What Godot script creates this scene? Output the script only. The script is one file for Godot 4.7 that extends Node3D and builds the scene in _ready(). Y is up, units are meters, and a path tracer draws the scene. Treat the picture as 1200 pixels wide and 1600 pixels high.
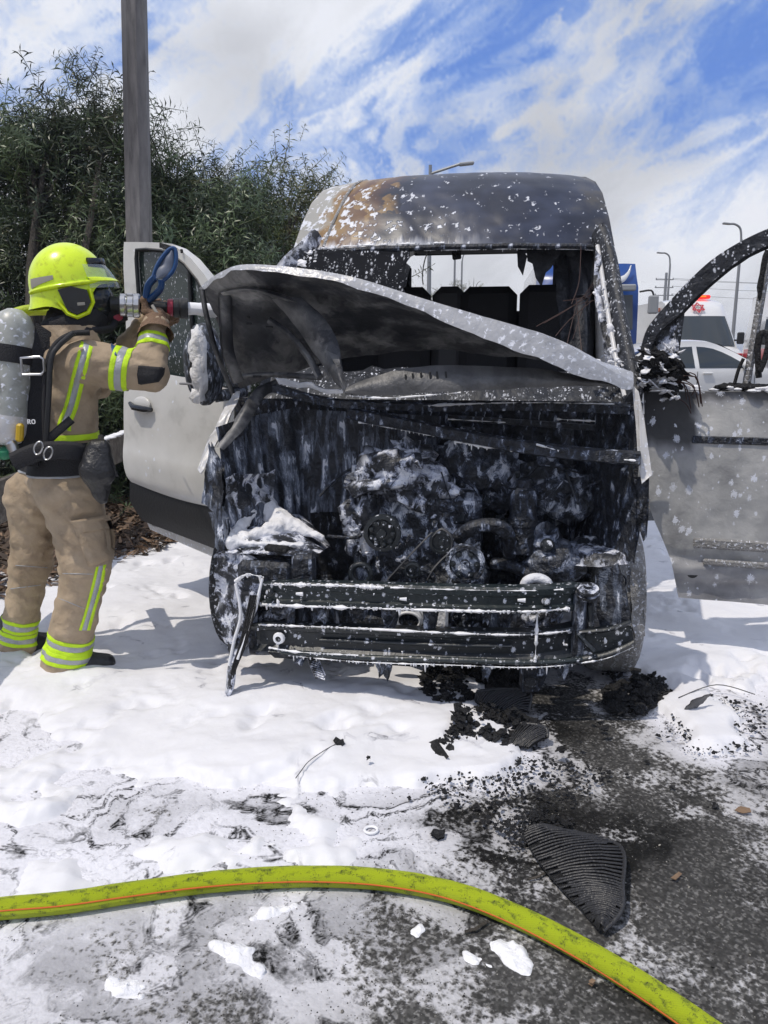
extends Node3D

const CAM_HEIGHT := 1.45
const PITCH := 11.6
var rng := RandomNumberGenerator.new()
var M := {}          # materials by name
var used := {}       # names taken at top level
var van: Node3D


func _ready():
	rng.seed = 71
	make_camera()
	make_sky()
	make_sun()
	make_materials()
	build_ground()
	build_trees()
	build_background()
	build_van()
	build_person()
	build_hose()
	build_debris()


func make_camera():
	var c := Camera3D.new()
	c.name = "camera"
	c.fov = 67.3
	c.keep_aspect = Camera3D.KEEP_HEIGHT
	c.near = 0.05
	c.far = 2000.0
	c.position = Vector3(0, CAM_HEIGHT, 0)
	c.rotation_degrees = Vector3(-PITCH, 0, 0)
	add_child(c)
	c.current = true


func make_sky():
	var we := WorldEnvironment.new()
	we.name = "world_environment"
	var e := Environment.new()
	e.background_mode = Environment.BG_SKY
	var s := Sky.new()
	var pm := PanoramaSkyMaterial.new()
	pm.panorama = ImageTexture.create_from_image(sky_image())
	s.sky_material = pm
	e.sky = s
	e.tonemap_mode = Environment.TONE_MAPPER_LINEAR
	e.tonemap_exposure = 1.0
	e.background_energy_multiplier = 1.0
	e.sdfgi_enabled = true
	e.ssao_enabled = true
	e.ssil_enabled = true
	e.fog_enabled = true
	e.fog_density = 0.0012
	e.fog_light_color = Color(0.80, 0.84, 0.92)
	we.environment = e
	add_child(we)


func sky_image() -> Image:
	var w := 3072
	var h := 1536
	var half := h / 2
	var data := PackedByteArray()
	data.resize(w * h * 3)
	data.fill(0)
	var a := FastNoiseLite.new()
	a.seed = 5
	a.noise_type = FastNoiseLite.TYPE_SIMPLEX_SMOOTH
	a.frequency = 1.0
	a.fractal_octaves = 5
	a.fractal_gain = 0.58
	a.domain_warp_enabled = true
	a.domain_warp_amplitude = 0.55
	a.domain_warp_frequency = 1.1
	a.domain_warp_fractal_octaves = 3
	var b := FastNoiseLite.new()
	b.seed = 12
	b.frequency = 1.0
	b.fractal_octaves = 3
	# clear gaps between the cirrus: azimuth, elevation (degrees), radius, depth
	var gaps := [[24.5, 17.0, 7.0, 0.46], [4.0, 18.5, 5.0, 0.20], [9.0, 21.5, 4.0, 0.14], [-17.0, 21.5, 4.0, 0.28], [-28.0, 17.0, 5.5, 0.34], [60.0, 25.0, 16.0, 0.4], [-75.0, 30.0, 15.0, 0.35], [140.0, 28.0, 18.0, 0.4], [-140.0, 35.0, 18.0, 0.4]]
	var i := 0
	var ca := cos(0.62)
	var sa := sin(0.62)
	for y in half:
		var el := (0.5 - (y + 0.5) / h) * PI
		var ce := cos(el)
		var dy := sin(el)
		var eld := rad_to_deg(el)
		var low := clampf(1.0 - eld / 13.0, 0.0, 1.0)
		var blue := Color(0.46, 0.60, 0.87).lerp(Color(0.33, 0.49, 0.82), clampf(eld / 55.0, 0, 1))
		var hor := Color(0.82, 0.85, 0.92)
		var near_gaps := gaps.filter(func(g): return absf(eld - g[1]) < g[2] * 2.2)
		var x := 0
		while x < w:
			var az := wrapf((x + 0.5) / w * TAU, -PI, PI)
			var azd := rad_to_deg(az)
			var dx := sin(az) * ce
			var dz := -cos(az) * ce
			var p := dx * ca + dy * sa
			var q := -dx * sa + dy * ca
			var n := a.get_noise_3d(p * 2.6, q * 6.4, dz * 2.6)
			var m := b.get_noise_3d(dx * 3.0 + 7.0, dy * 5.0, dz * 3.0)
			var c := 0.74 + n * 0.95 + m * 0.22 + low * 0.45
			for g in near_gaps:
				var ux: float = (azd - g[0]) * ce
				if absf(ux) < g[2] * 2.2:
					# gaps lie along the wind, as the streaks do
					var uy: float = eld - g[1]
					var along := ux * 0.75 + uy * 0.66
					var across := -ux * 0.66 + uy * 0.75
					c -= g[3] * exp(-(along * along * 0.6 + across * across * 1.9) / (g[2] * g[2]))
			c = clampf((c - 0.04) / 0.80, 0.05, 1.0)
			c = c * c * (3.0 - 2.0 * c)
			var shade := clampf(0.93 + m * 0.16 - n * 0.10 - low * 0.08, 0.74, 0.98)
			var col := blue.lerp(hor, low * 0.7).lerp(Color(shade * 0.975, shade * 0.98, shade), c * 0.95)
			var cr := int(clampf(col.r, 0, 1) * 255.0)
			var cg := int(clampf(col.g, 0, 1) * 255.0)
			var cb := int(clampf(col.b, 0, 1) * 255.0)
			# finer where the picture looks, as soft clouds need less elsewhere
			for k in (1 if absf(azd) < 42.0 and eld < 40.0 else 8):
				data[i] = cr
				data[i + 1] = cg
				data[i + 2] = cb
				i += 3
				x += 1
				if x >= w:
					break
	var below := PackedByteArray([120, 118, 116])
	while i < w * h * 3:
		data[i] = below[i % 3]
		i += 1
	return Image.create_from_data(w, h, false, Image.FORMAT_RGB8, data)


func make_sun():
	var l := DirectionalLight3D.new()
	l.name = "sun"
	l.light_energy = 0.80
	l.light_color = Color(1.0, 0.965, 0.91)
	l.light_angular_distance = 0.6
	l.shadow_enabled = true
	add_child(l)
	# high, from the left and a little from the camera's side
	var towards := Vector3(-0.36, 0.90, 0.20).normalized()
	l.look_at_from_position(towards * 50.0, Vector3.ZERO, Vector3.UP)

func V(x: float, y: float, z: float) -> Vector3:
	return Vector3(x, y, z)


# ---------------------------------------------------------------- mesh building

class MB:
	var v := PackedVector3Array()
	var n := PackedVector3Array()
	var t := PackedVector2Array()
	var c := PackedColorArray()
	var i := PackedInt32Array()
	var tint := Color(1, 1, 1)

	func vert(p: Vector3, uv := Vector2.ZERO, col = null) -> int:
		v.append(p)
		n.append(Vector3.ZERO)
		t.append(uv)
		c.append(tint if col == null else col)
		return v.size() - 1

	func face(a: int, b: int, d: int):
		i.append(a)
		i.append(b)
		i.append(d)

	# area weighted normals for what was added since i0
	func smooth(i0: int):
		var k := i0
		while k < i.size():
			var a := i[k]
			var b := i[k + 1]
			var d := i[k + 2]
			var m := (v[d] - v[a]).cross(v[b] - v[a])
			n[a] += m
			n[b] += m
			n[d] += m
			k += 3

	# rows of equal length; u runs along a row
	func grid(rows: Array, closed := false, uvs := Vector2(1, 1), cols = null):
		var i0 := i.size()
		var base := v.size()
		var nr := rows.size()
		var nc: int = rows[0].size()
		for r in nr:
			var row = rows[r]
			for k in nc:
				vert(row[k], Vector2(float(k) / (nc if closed else nc - 1) * uvs.x, float(r) / (nr - 1) * uvs.y), null if cols == null else cols[r][k])
		for r in nr - 1:
			for k in (nc if closed else nc - 1):
				var k2 := (k + 1) % nc
				var a := base + r * nc + k
				var b := base + r * nc + k2
				var d := a + nc
				var e := b + nc
				face(a, b, e)
				face(a, e, d)
		smooth(i0)

	func quad(a: Vector3, b: Vector3, d: Vector3, e: Vector3, uvs := Vector2(1, 1)):
		var i0 := i.size()
		var p := vert(a, Vector2(0, 0))
		var q := vert(b, Vector2(uvs.x, 0))
		var r := vert(d, Vector2(uvs.x, uvs.y))
		var s := vert(e, Vector2(0, uvs.y))
		face(p, q, r)
		face(p, r, s)
		smooth(i0)

	func tri(a: Vector3, b: Vector3, d: Vector3):
		var i0 := i.size()
		face(vert(a), vert(b), vert(d))
		smooth(i0)

	# box with chamfered edges
	func box(at: Vector3, size: Vector3, turn := Basis(), bevel := 0.006):
		var h := size * 0.5
		var bv := minf(bevel, minf(h.x, minf(h.y, h.z)) * 0.9)
		var pos := {}
		for sx in [-1, 1]:
			for sy in [-1, 1]:
				for sz in [-1, 1]:
					for ax in 3:
						var q := Vector3(sx * (h.x - bv), sy * (h.y - bv), sz * (h.z - bv))
						q[ax] = [sx, sy, sz][ax] * h[ax]
						pos[[sx, sy, sz, ax]] = at + turn * q
		for ax in 3:
			var b1 := (ax + 1) % 3
			var b2 := (ax + 2) % 3
			for s in [-1, 1]:
				var ring := []
				for pr in [[-1, -1], [1, -1], [1, 1], [-1, 1]]:
					var key := [0, 0, 0, ax]
					key[ax] = s
					key[b1] = pr[0]
					key[b2] = pr[1]
					ring.append(pos[key])
				if s < 0:
					quad(ring[0], ring[1], ring[2], ring[3])
				else:
					quad(ring[3], ring[2], ring[1], ring[0])
			# edges along ax
			for pr in [[-1, -1], [1, -1], [1, 1], [-1, 1]]:
				var e := []
				for s in [-1, 1]:
					var key := [0, 0, 0, b1]
					key[ax] = s
					key[b1] = pr[0]
					key[b2] = pr[1]
					var key2: Array = key.duplicate()
					key2[3] = b2
					e.append(pos[key])
					e.append(pos[key2])
				if pr[0] * pr[1] > 0:
					quad(e[0], e[2], e[3], e[1])
				else:
					quad(e[0], e[1], e[3], e[2])
		for sx in [-1, 1]:
			for sy in [-1, 1]:
				for sz in [-1, 1]:
					var p = pos[[sx, sy, sz, 0]]
					var q = pos[[sx, sy, sz, 1]]
					var r = pos[[sx, sy, sz, 2]]
					if sx * sy * sz > 0:
						tri(p, r, q)
					else:
						tri(p, q, r)

	# round tube along a path; radii: a number or one per point
	func tube(path: Array, radii, seg := 8, cap := true, flat := Vector2(1, 1), up := Vector3.UP):
		var rows := []
		var np := path.size()
		var side := Vector3.ZERO
		var length := 0.0
		for k in np:
			var d: Vector3 = (path[mini(k + 1, np - 1)] - path[maxi(k - 1, 0)])
			d = d.normalized() if d.length() > 1e-7 else Vector3.FORWARD
			if k == 0:
				side = d.cross(up)
				if side.length() < 0.05:
					side = d.cross(Vector3.RIGHT)
				side = side.normalized()
			else:
				side = (side - d * side.dot(d)).normalized()
				length += (path[k] - path[k - 1]).length()
			var w := side.cross(d)
			var r: float = radii[k] if radii is Array else radii
			var row := []
			for s in seg + 1:
				var a := TAU * s / seg
				row.append(path[k] + (side * cos(a) * flat.x + w * sin(a) * flat.y) * r)
			rows.append(row)
		grid(rows, false, Vector2(1, length))
		if cap:
			for e in [0, np - 1]:
				var i0 := i.size()
				var m := vert(path[e])
				var ids := []
				for s in seg:
					ids.append(vert(rows[e][s]))
				for s in seg:
					if e == 0:
						face(m, ids[(s + 1) % seg], ids[s])
					else:
						face(m, ids[s], ids[(s + 1) % seg])
				smooth(i0)

	# flat outline (x right, y up in the plane of turn) with thickness along its z
	func plate(outline: PackedVector2Array, thick: float, at := Vector3.ZERO, turn := Basis()):
		var ids := Geometry2D.triangulate_polygon(outline)
		for s in [1, -1]:
			var i0 := i.size()
			var base := v.size()
			for p in outline:
				vert(at + turn * Vector3(p.x, p.y, thick * 0.5 * s), p)
			var k := 0
			while k < ids.size():
				if s > 0:
					face(base + ids[k], base + ids[k + 2], base + ids[k + 1])
				else:
					face(base + ids[k], base + ids[k + 1], base + ids[k + 2])
				k += 3
			# keep both sides facing outwards whatever the outline's turn
			if i.size() > i0:
				var m := (v[i[i0 + 2]] - v[i[i0]]).cross(v[i[i0 + 1]] - v[i[i0]])
				if m.dot(turn.z * s) < 0:
					var q := i0
					while q < i.size():
						var x := i[q + 1]
						i[q + 1] = i[q + 2]
						i[q + 2] = x
						q += 3
			smooth(i0)
		var np := outline.size()
		for k in np:
			var p := outline[k]
			var q := outline[(k + 1) % np]
			var z := thick * 0.5
			quad(at + turn * Vector3(p.x, p.y, -z), at + turn * Vector3(p.x, p.y, z), at + turn * Vector3(q.x, q.y, z), at + turn * Vector3(q.x, q.y, -z))

	# turned shape: profile (radius, height) about the y axis of turn
	func lathe(profile: Array, at := Vector3.ZERO, turn := Basis(), seg := 20):
		var rows := []
		for p in profile:
			var row := []
			for s in seg + 1:
				var a := TAU * s / seg
				row.append(at + turn * Vector3(cos(a) * p[0], p[1], sin(a) * p[0]))
			rows.append(row)
		# each step flat shaded along the profile unless gentle
		for k in rows.size() - 1:
			grid([rows[k], rows[k + 1]], false, Vector2(1, 1))

	func lathe_smooth(profile: Array, at := Vector3.ZERO, turn := Basis(), seg := 20):
		var rows := []
		for p in profile:
			var row := []
			for s in seg + 1:
				var a := TAU * s / seg
				row.append(at + turn * Vector3(cos(a) * p[0], p[1], sin(a) * p[0]))
			rows.append(row)
		grid(rows)

	# lump: uneven ball
	func lump(at: Vector3, r: Vector3, rough: float, noise: FastNoiseLite, rings := 8, seg := 12, turn := Basis()):
		var rows := []
		for k in rings + 1:
			var th := PI * k / rings
			var row := []
			for s in seg + 1:
				var ph := TAU * (s % seg) / seg
				var d := Vector3(sin(th) * cos(ph), cos(th), sin(th) * sin(ph))
				var f := 1.0 + rough * noise.get_noise_3dv(d * 1.3 + at * 23.0)
				row.append(at + turn * (d * r * f))
			rows.append(row)
		grid(rows)

	func mesh(mat: Material = null) -> ArrayMesh:
		for k in n.size():
			n[k] = n[k].normalized() if n[k].length_squared() > 1e-20 else Vector3.UP
		var arr := []
		arr.resize(Mesh.ARRAY_MAX)
		arr[Mesh.ARRAY_VERTEX] = v
		arr[Mesh.ARRAY_NORMAL] = n
		arr[Mesh.ARRAY_TEX_UV] = t
		arr[Mesh.ARRAY_COLOR] = c
		arr[Mesh.ARRAY_INDEX] = i
		var m := ArrayMesh.new()
		m.add_surface_from_arrays(Mesh.PRIMITIVE_TRIANGLES, arr)
		if mat:
			m.surface_set_material(0, mat)
		return m


func noise(sd: int, freq := 1.0, oct := 3) -> FastNoiseLite:
	var f := FastNoiseLite.new()
	f.seed = sd
	f.frequency = freq
	f.noise_type = FastNoiseLite.TYPE_SIMPLEX_SMOOTH
	f.fractal_octaves = oct
	return f


func numbered(called: String) -> String:
	if not used.has(called):
		used[called] = 0
		return called
	used[called] += 1
	return "%s_%03d" % [called, used[called]]


func thing(called: String, label: String, category: String, at := Vector3.ZERO, turn := 0.0, group := "") -> Node3D:
	var o := Node3D.new()
	o.name = numbered(called)
	add_child(o)
	o.position = at
	o.rotation.y = turn
	o.set_meta("label", label)
	o.set_meta("category", category)
	if group != "":
		o.set_meta("group", group)
	return o


func part(called: String, mb, mat: Material, parent: Node3D, kind := "", label := "") -> MeshInstance3D:
	var m := MeshInstance3D.new()
	var k := 0
	var nm := called
	while parent.has_node(NodePath(nm)):
		k += 1
		nm = "%s_%03d" % [called, k]
	m.name = nm
	m.mesh = mb.mesh(mat) if mb is MB else mb
	if not (mb is MB) and mat:
		m.material_override = mat
	parent.add_child(m)
	if kind != "":
		m.set_meta("kind", kind)
	if label != "":
		m.set_meta("label", label)
	return m


# a thing that is one mesh
func single(called: String, mb, mat: Material, label: String, category: String, group := "") -> MeshInstance3D:
	var m := MeshInstance3D.new()
	m.name = numbered(called)
	m.mesh = mb.mesh(mat) if mb is MB else mb
	if not (mb is MB) and mat:
		m.material_override = mat
	add_child(m)
	m.set_meta("label", label)
	m.set_meta("category", category)
	if group != "":
		m.set_meta("group", group)
	return m


func struct(called: String, mb, mat: Material, label := "", kind := "structure") -> MeshInstance3D:
	var m := MeshInstance3D.new()
	m.name = numbered(called)
	m.mesh = mb.mesh(mat) if mb is MB else mb
	add_child(m)
	m.set_meta("kind", kind)
	if label != "":
		m.set_meta("label", label)
	return m


# point along a polyline resampled with a Catmull-Rom spline
func spline(pts: Array, per := 6) -> Array:
	var out := []
	for k in pts.size() - 1:
		var p0 = pts[maxi(k - 1, 0)]
		var p1 = pts[k]
		var p2 = pts[k + 1]
		var p3 = pts[mini(k + 2, pts.size() - 1)]
		for s in per:
			out.append(p1.cubic_interpolate(p2, p0, p3, float(s) / per))
	out.append(pts[-1])
	return out


# surface between two polylines, bulged along a vector
func between(mb: MB, a: Array, b: Array, rows := 8, bulge := Vector3.ZERO, per := 5, uvs := Vector2(1, 1), rough := 0.0, nz: FastNoiseLite = null):
	var p := spline(a, per)
	var q := spline(b, per)
	var g := []
	for r in rows + 1:
		var f := float(r) / rows
		var row := []
		for k in p.size():
			var x: Vector3 = p[k].lerp(q[k], f) + bulge * sin(f * PI)
			if nz:
				x += Vector3(0.3, 0.6, 1.0) * nz.get_noise_3dv(x * 6.0) * rough
			row.append(x)
		g.append(row)
	mb.grid(g, false, uvs)


func text_part(called: String, words_: String, height: float, mat: Material, parent: Node3D, xf: Transform3D, bold := true):
	var tm := TextMesh.new()
	var f := SystemFont.new()
	f.font_names = PackedStringArray(["Droid Sans"])
	f.font_weight = 700 if bold else 400
	tm.font = f
	tm.text = words_
	tm.font_size = 32
	tm.pixel_size = height / 24.0
	tm.depth = 0.003
	tm.material = mat
	var m := MeshInstance3D.new()
	m.name = called
	m.mesh = tm
	m.transform = xf
	parent.add_child(m, true)

# ---------------------------------------------------------------- materials

func lin(r: float, g: float, b: float) -> Color:
	return Color(r, g, b).linear_to_srgb()


func ramp(stops: Array) -> Gradient:
	var g := Gradient.new()
	var o := PackedFloat32Array()
	var c := PackedColorArray()
	for s in stops:
		o.append(s[0])
		c.append(s[1])
	g.offsets = o
	g.colors = c
	return g


func noise_tex(nz: FastNoiseLite, size := 512, stops = null, normalize := true, bump := 0.0) -> NoiseTexture2D:
	var t := NoiseTexture2D.new()
	t.width = size
	t.height = size
	t.seamless = true
	t.seamless_blend_skirt = 0.15
	t.normalize = normalize
	t.noise = nz
	if stops != null:
		t.color_ramp = ramp(stops)
	return t


func cell(sd: int, freq: float, ret := FastNoiseLite.RETURN_DISTANCE, jitter := 1.0, warp := 0.0) -> FastNoiseLite:
	var f := FastNoiseLite.new()
	f.seed = sd
	f.noise_type = FastNoiseLite.TYPE_CELLULAR
	f.frequency = freq
	f.cellular_return_type = ret
	f.cellular_jitter = jitter
	f.fractal_type = FastNoiseLite.FRACTAL_NONE
	if warp > 0.0:
		f.domain_warp_enabled = true
		f.domain_warp_amplitude = warp
		f.domain_warp_frequency = freq * 0.7
		f.domain_warp_fractal_octaves = 3
	return f


func warped(sd: int, freq: float, oct := 5, warp := 30.0, gain := 0.5) -> FastNoiseLite:
	var f := noise(sd, freq, oct)
	f.fractal_gain = gain
	if warp > 0.0:
		f.domain_warp_enabled = true
		f.domain_warp_amplitude = warp
		f.domain_warp_frequency = freq * 1.2
		f.domain_warp_fractal_octaves = 3
	return f


func std(called: String, col: Color, rough := 0.7, metal := 0.0) -> StandardMaterial3D:
	var m := StandardMaterial3D.new()
	m.resource_name = called
	m.albedo_color = col
	m.roughness = rough
	m.metallic = metal
	M[called] = m
	return m


func tri(m: StandardMaterial3D, scale: Vector3) -> StandardMaterial3D:
	m.uv1_triplanar = true
	m.uv1_scale = scale
	m.uv1_triplanar_sharpness = 4.0
	return m


func bump(m: StandardMaterial3D, t: Texture2D, cm: float):
	m.heightmap_enabled = true
	m.heightmap_texture = t
	m.heightmap_scale = cm


# foam lying over a surface: a second layer that runs down it
func foam_over(m: StandardMaterial3D, t: Texture2D, scale: Vector3):
	m.detail_enabled = true
	m.detail_blend_mode = BaseMaterial3D.BLEND_MODE_MIX
	m.detail_albedo = t
	m.detail_uv_layer = BaseMaterial3D.DETAIL_UV_2
	m.uv2_triplanar = true
	m.uv2_triplanar_sharpness = 4.0
	m.uv2_scale = scale


func make_materials():
	var foam_white := Color(0.93, 0.935, 0.96)
	var clear := Color(0.85, 0.87, 0.92, 0.0)
	var T := {}
	T.soot = noise_tex(warped(3, 0.012, 6, 40.0, 0.6), 512, [[0.0, lin(0.006, 0.007, 0.010)], [0.45, lin(0.013, 0.015, 0.021)], [0.7, lin(0.028, 0.031, 0.040)], [1.0, lin(0.075, 0.076, 0.080)]])
	T.rough = noise_tex(warped(9, 0.02, 5, 20.0, 0.6), 512)
	T.fine = noise_tex(warped(10, 0.05, 4, 0.0, 0.6), 256)
	T.drips = noise_tex(warped(21, 0.011, 5, 70.0, 0.58), 512, [[0.0, clear], [0.44, Color(0.5, 0.54, 0.62, 0.0)], [0.56, Color(0.50, 0.54, 0.63, 0.30)], [0.60, Color(0.58, 0.62, 0.70, 0.5)], [0.64, Color(0.50, 0.54, 0.62, 0.25)], [0.74, Color(0.66, 0.70, 0.78, 0.6)], [0.80, Color(0.86, 0.88, 0.93, 0.9)], [1.0, foam_white]])
	T.drips_lean = noise_tex(warped(22, 0.012, 5, 60.0, 0.6), 512, [[0.0, clear], [0.58, Color(0.4, 0.45, 0.55, 0.0)], [0.70, Color(0.42, 0.47, 0.58, 0.22)], [0.78, Color(0.55, 0.60, 0.70, 0.4)], [0.86, Color(0.80, 0.83, 0.90, 0.8)], [1.0, foam_white]])
	T.specks = splatter(1024, 420, 2.0, 15.0, 0.5, 31)
	T.specks_few = splatter(1024, 90, 1.5, 10.0, 0.5, 30)
	T.specks_dense = splatter(1024, 800, 1.5, 12.0, 0.6, 32)
	T.runs = splatter(1024, 520, 1.5, 7.0, 4.0, 33)
	T.splat = noise_tex(warped(33, 0.03, 4, 22.0, 0.55), 512, [[0.0, clear], [0.64, clear], [0.68, Color(0.85, 0.87, 0.92, 0.75)], [0.75, foam_white], [1.0, foam_white]])
	T.lace = noise_tex(warped(35, 0.014, 6, 45.0, 0.66), 512, [[0.0, clear], [0.47, clear], [0.52, Color(0.60, 0.63, 0.74, 0.5)], [0.58, Color(0.82, 0.84, 0.9, 0.85)], [0.70, foam_white], [1.0, foam_white]])
	T.foam_bump = noise_tex(warped(41, 0.03, 5, 10.0, 0.62), 512)
	var veins := warped(44, 0.0035, 4, 120.0, 0.5)
	veins.fractal_type = FastNoiseLite.FRACTAL_RIDGED
	T.foam_veins = noise_tex(veins, 1024, [[0.0, lin(0.74, 0.74, 0.78)], [0.5, lin(0.80, 0.80, 0.83)], [0.82, lin(0.79, 0.79, 0.82)], [0.89, lin(0.64, 0.64, 0.68)], [0.94, lin(0.36, 0.36, 0.39)], [1.0, lin(0.16, 0.16, 0.18)]])
	T.foam_col = noise_tex(warped(43, 0.008, 5, 60.0, 0.55), 512, [[0.0, lin(0.62, 0.63, 0.68)], [0.35, lin(0.80, 0.80, 0.83)], [0.7, lin(0.86, 0.86, 0.88)], [1.0, lin(0.9, 0.9, 0.92)]])
	T.grey_burn = noise_tex(warped(51, 0.006, 6, 50.0, 0.6), 512, [[0.0, lin(0.22, 0.22, 0.222)], [0.35, lin(0.36, 0.36, 0.357)], [0.6, lin(0.45, 0.447, 0.437)], [0.85, lin(0.53, 0.523, 0.505)], [1.0, lin(0.58, 0.57, 0.55)]])
	T.hood_under = noise_tex(warped(53, 0.007, 6, 60.0, 0.6), 512, [[0.0, lin(0.009, 0.010, 0.014)], [0.34, lin(0.022, 0.024, 0.031)], [0.50, lin(0.075, 0.077, 0.084)], [0.66, lin(0.19, 0.19, 0.195)], [1.0, lin(0.42, 0.415, 0.41)]])
	T.bark = noise_tex(warped(57, 0.02, 5, 20.0, 0.6), 256, [[0.0, lin(0.015, 0.012, 0.01)], [0.5, lin(0.045, 0.038, 0.03)], [1.0, lin(0.10, 0.088, 0.075)]])
	T.dirt_white = noise_tex(warped(59, 0.006, 5, 40.0, 0.6), 512, [[0.0, lin(0.50, 0.49, 0.47)], [0.3, lin(0.62, 0.61, 0.59)], [1.0, lin(0.70, 0.69, 0.67)]])
	T.char = noise_tex(warped(61, 0.04, 5, 20.0, 0.65), 256, [[0.0, lin(0.006, 0.006, 0.007)], [0.6, lin(0.016, 0.016, 0.018)], [0.85, lin(0.05, 0.05, 0.052)], [1.0, lin(0.16, 0.16, 0.16)]])
	T.cloth = weave_image(96, 3)
	T.tan = noise_tex(warped(63, 0.01, 6, 25.0, 0.62), 512, [[0.0, lin(0.20, 0.148, 0.098)], [0.4, lin(0.37, 0.282, 0.190)], [1.0, lin(0.48, 0.375, 0.262)]])
	M["_tex"] = T

	var m := std("soot", Color(1, 1, 1), 0.62)
	m.albedo_texture = T.soot
	tri(m, Vector3(1.6, 1.6, 1.6))
	bump(m, T.rough, 1.2)

	m = std("soot_drips", Color(1, 1, 1), 0.5)
	m.albedo_texture = T.soot
	tri(m, Vector3(1.9, 1.9, 1.9))
	bump(m, T.rough, 1.0)
	foam_over(m, T.drips, Vector3(3.4, 0.8, 3.4))

	m = std("soot_lean", Color(1, 1, 1), 0.5)
	m.albedo_texture = T.soot
	tri(m, Vector3(2.3, 2.3, 2.3))
	bump(m, T.rough, 1.5)
	foam_over(m, T.drips_lean, Vector3(4.0, 1.8, 4.0))

	m = std("soot_specks", Color(1, 1, 1), 0.55)
	m.albedo_texture = T.soot
	tri(m, Vector3(2.0, 2.0, 2.0))
	bump(m, T.rough, 0.6)
	foam_over(m, T.specks_dense, Vector3(2.2, 2.2, 2.2))

	m = std("sooty_glass", lin(0.012, 0.013, 0.016), 0.85)
	m.metallic_specular = 0.2
	tri(m, Vector3(2, 2, 2))
	foam_over(m, T.specks_dense, Vector3(1.8, 1.8, 1.8))

	m = std("soot_half", Color(1, 1, 1), 0.45)
	m.albedo_texture = T.soot
	tri(m, Vector3(2.2, 2.2, 2.2))
	bump(m, T.rough, 1.4)
	foam_over(m, noise_tex(warped(36, 0.015, 6, 50.0, 0.64), 512, [[0.0, clear], [0.50, Color(0.40, 0.44, 0.52, 0.0)], [0.58, Color(0.42, 0.46, 0.55, 0.4)], [0.64, Color(0.62, 0.66, 0.74, 0.7)], [0.72, Color(0.84, 0.86, 0.91, 0.9)], [1.0, foam_white]]), Vector3(1.5, 1.0, 1.5))

	m = std("soot_lace", Color(1, 1, 1), 0.5)
	m.albedo_texture = T.soot
	tri(m, Vector3(2.0, 2.0, 2.0))
	bump(m, T.rough, 1.0)
	foam_over(m, T.lace, Vector3(1.5, 1.1, 1.5))

	m = std("wet_steel", lin(0.016, 0.020, 0.024), 0.42, 0.0)
	tri(m, Vector3(2.0, 2.0, 2.0))
	bump(m, T.rough, 0.25)
	foam_over(m, T.specks, Vector3(1.7, 1.7, 1.7))

	m = std("wet_steel_green", lin(0.014, 0.022, 0.025), 0.40, 0.0)
	tri(m, Vector3(2.0, 2.0, 2.0))
	bump(m, T.rough, 0.25)
	foam_over(m, T.specks, Vector3(2.1, 2.1, 2.1))

	m = std("foam", Color(1, 1, 1), 0.65)
	m.albedo_texture = T.foam_col
	tri(m, Vector3(1.3, 1.3, 1.3))
	bump(m, T.foam_bump, 0.7)
	m.subsurf_scatter_enabled = false

	m = std("foam_bead", lin(0.86, 0.865, 0.89), 0.5)

	m = std("hood_under", Color(1, 1, 1), 0.5, 0.15)
	m.albedo_texture = T.hood_under
	tri(m, Vector3(0.9, 0.9, 0.9))
	bump(m, T.rough, 0.3)

	m = std("burnt_rail", Color(1.35, 1.32, 1.3), 0.5, 0.2)
	m.albedo_color = lin(0.32, 0.32, 0.33)
	m.albedo_texture = T.grey_burn
	tri(m, Vector3(2.4, 2.4, 2.4))
	bump(m, T.rough, 0.4)

	m = std("scorched_white", lin(0.95, 0.95, 0.97), 0.32, 0.0)
	m.albedo_texture = T.dirt_white
	tri(m, Vector3(1.1, 1.1, 1.1))
	bump(m, T.rough, 0.12)
	foam_over(m, T.splat, Vector3(3.0, 3.0, 3.0))

	m = std("bonnet_paint", lin(0.66, 0.68, 0.74), 0.30, 0.0)
	m.albedo_texture = T.dirt_white
	tri(m, Vector3(2.6, 2.6, 2.6))
	bump(m, T.rough, 0.25)
	foam_over(m, T.splat, Vector3(2.2, 2.2, 2.2))

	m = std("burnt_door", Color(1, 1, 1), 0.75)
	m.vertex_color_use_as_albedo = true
	m.albedo_texture = T.grey_burn
	tri(m, Vector3(1.0, 1.0, 1.0))
	bump(m, T.rough, 0.25)
	foam_over(m, T.specks, Vector3(0.95, 0.8, 0.95))

	m = std("white_paint", lin(0.66, 0.655, 0.64), 0.30)
	m.clearcoat_enabled = true
	m.clearcoat = 0.5
	m.clearcoat_roughness = 0.12
	m.albedo_texture = T.dirt_white
	m.albedo_color = lin(0.98, 0.98, 0.97)
	tri(m, Vector3(0.8, 0.8, 0.8))
	foam_over(m, T.specks_few, Vector3(0.9, 0.9, 0.9))

	m = std("black_plastic", lin(0.016, 0.017, 0.019), 0.5)
	tri(m, Vector3(3, 3, 3))
	bump(m, T.fine, 0.15)

	m = std("black_plastic_foamed", lin(0.014, 0.015, 0.017), 0.45)
	tri(m, Vector3(3, 3, 3))
	foam_over(m, T.drips, Vector3(7.0, 2.4, 7.0))

	m = std("char", Color(1, 1, 1), 0.85)
	m.albedo_texture = T.char
	tri(m, Vector3(5, 5, 5))
	bump(m, T.rough, 2.0)

	m = std("char_rib", lin(0.030, 0.030, 0.033), 0.42)
	tri(m, Vector3(6, 6, 6))
	bump(m, T.fine, 0.2)

	m = std("tyre", lin(0.028, 0.028, 0.030), 0.85)
	tri(m, Vector3(4, 4, 4))
	bump(m, T.rough, 1.0)
	foam_over(m, T.splat, Vector3(2.2, 2.2, 2.2))

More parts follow.
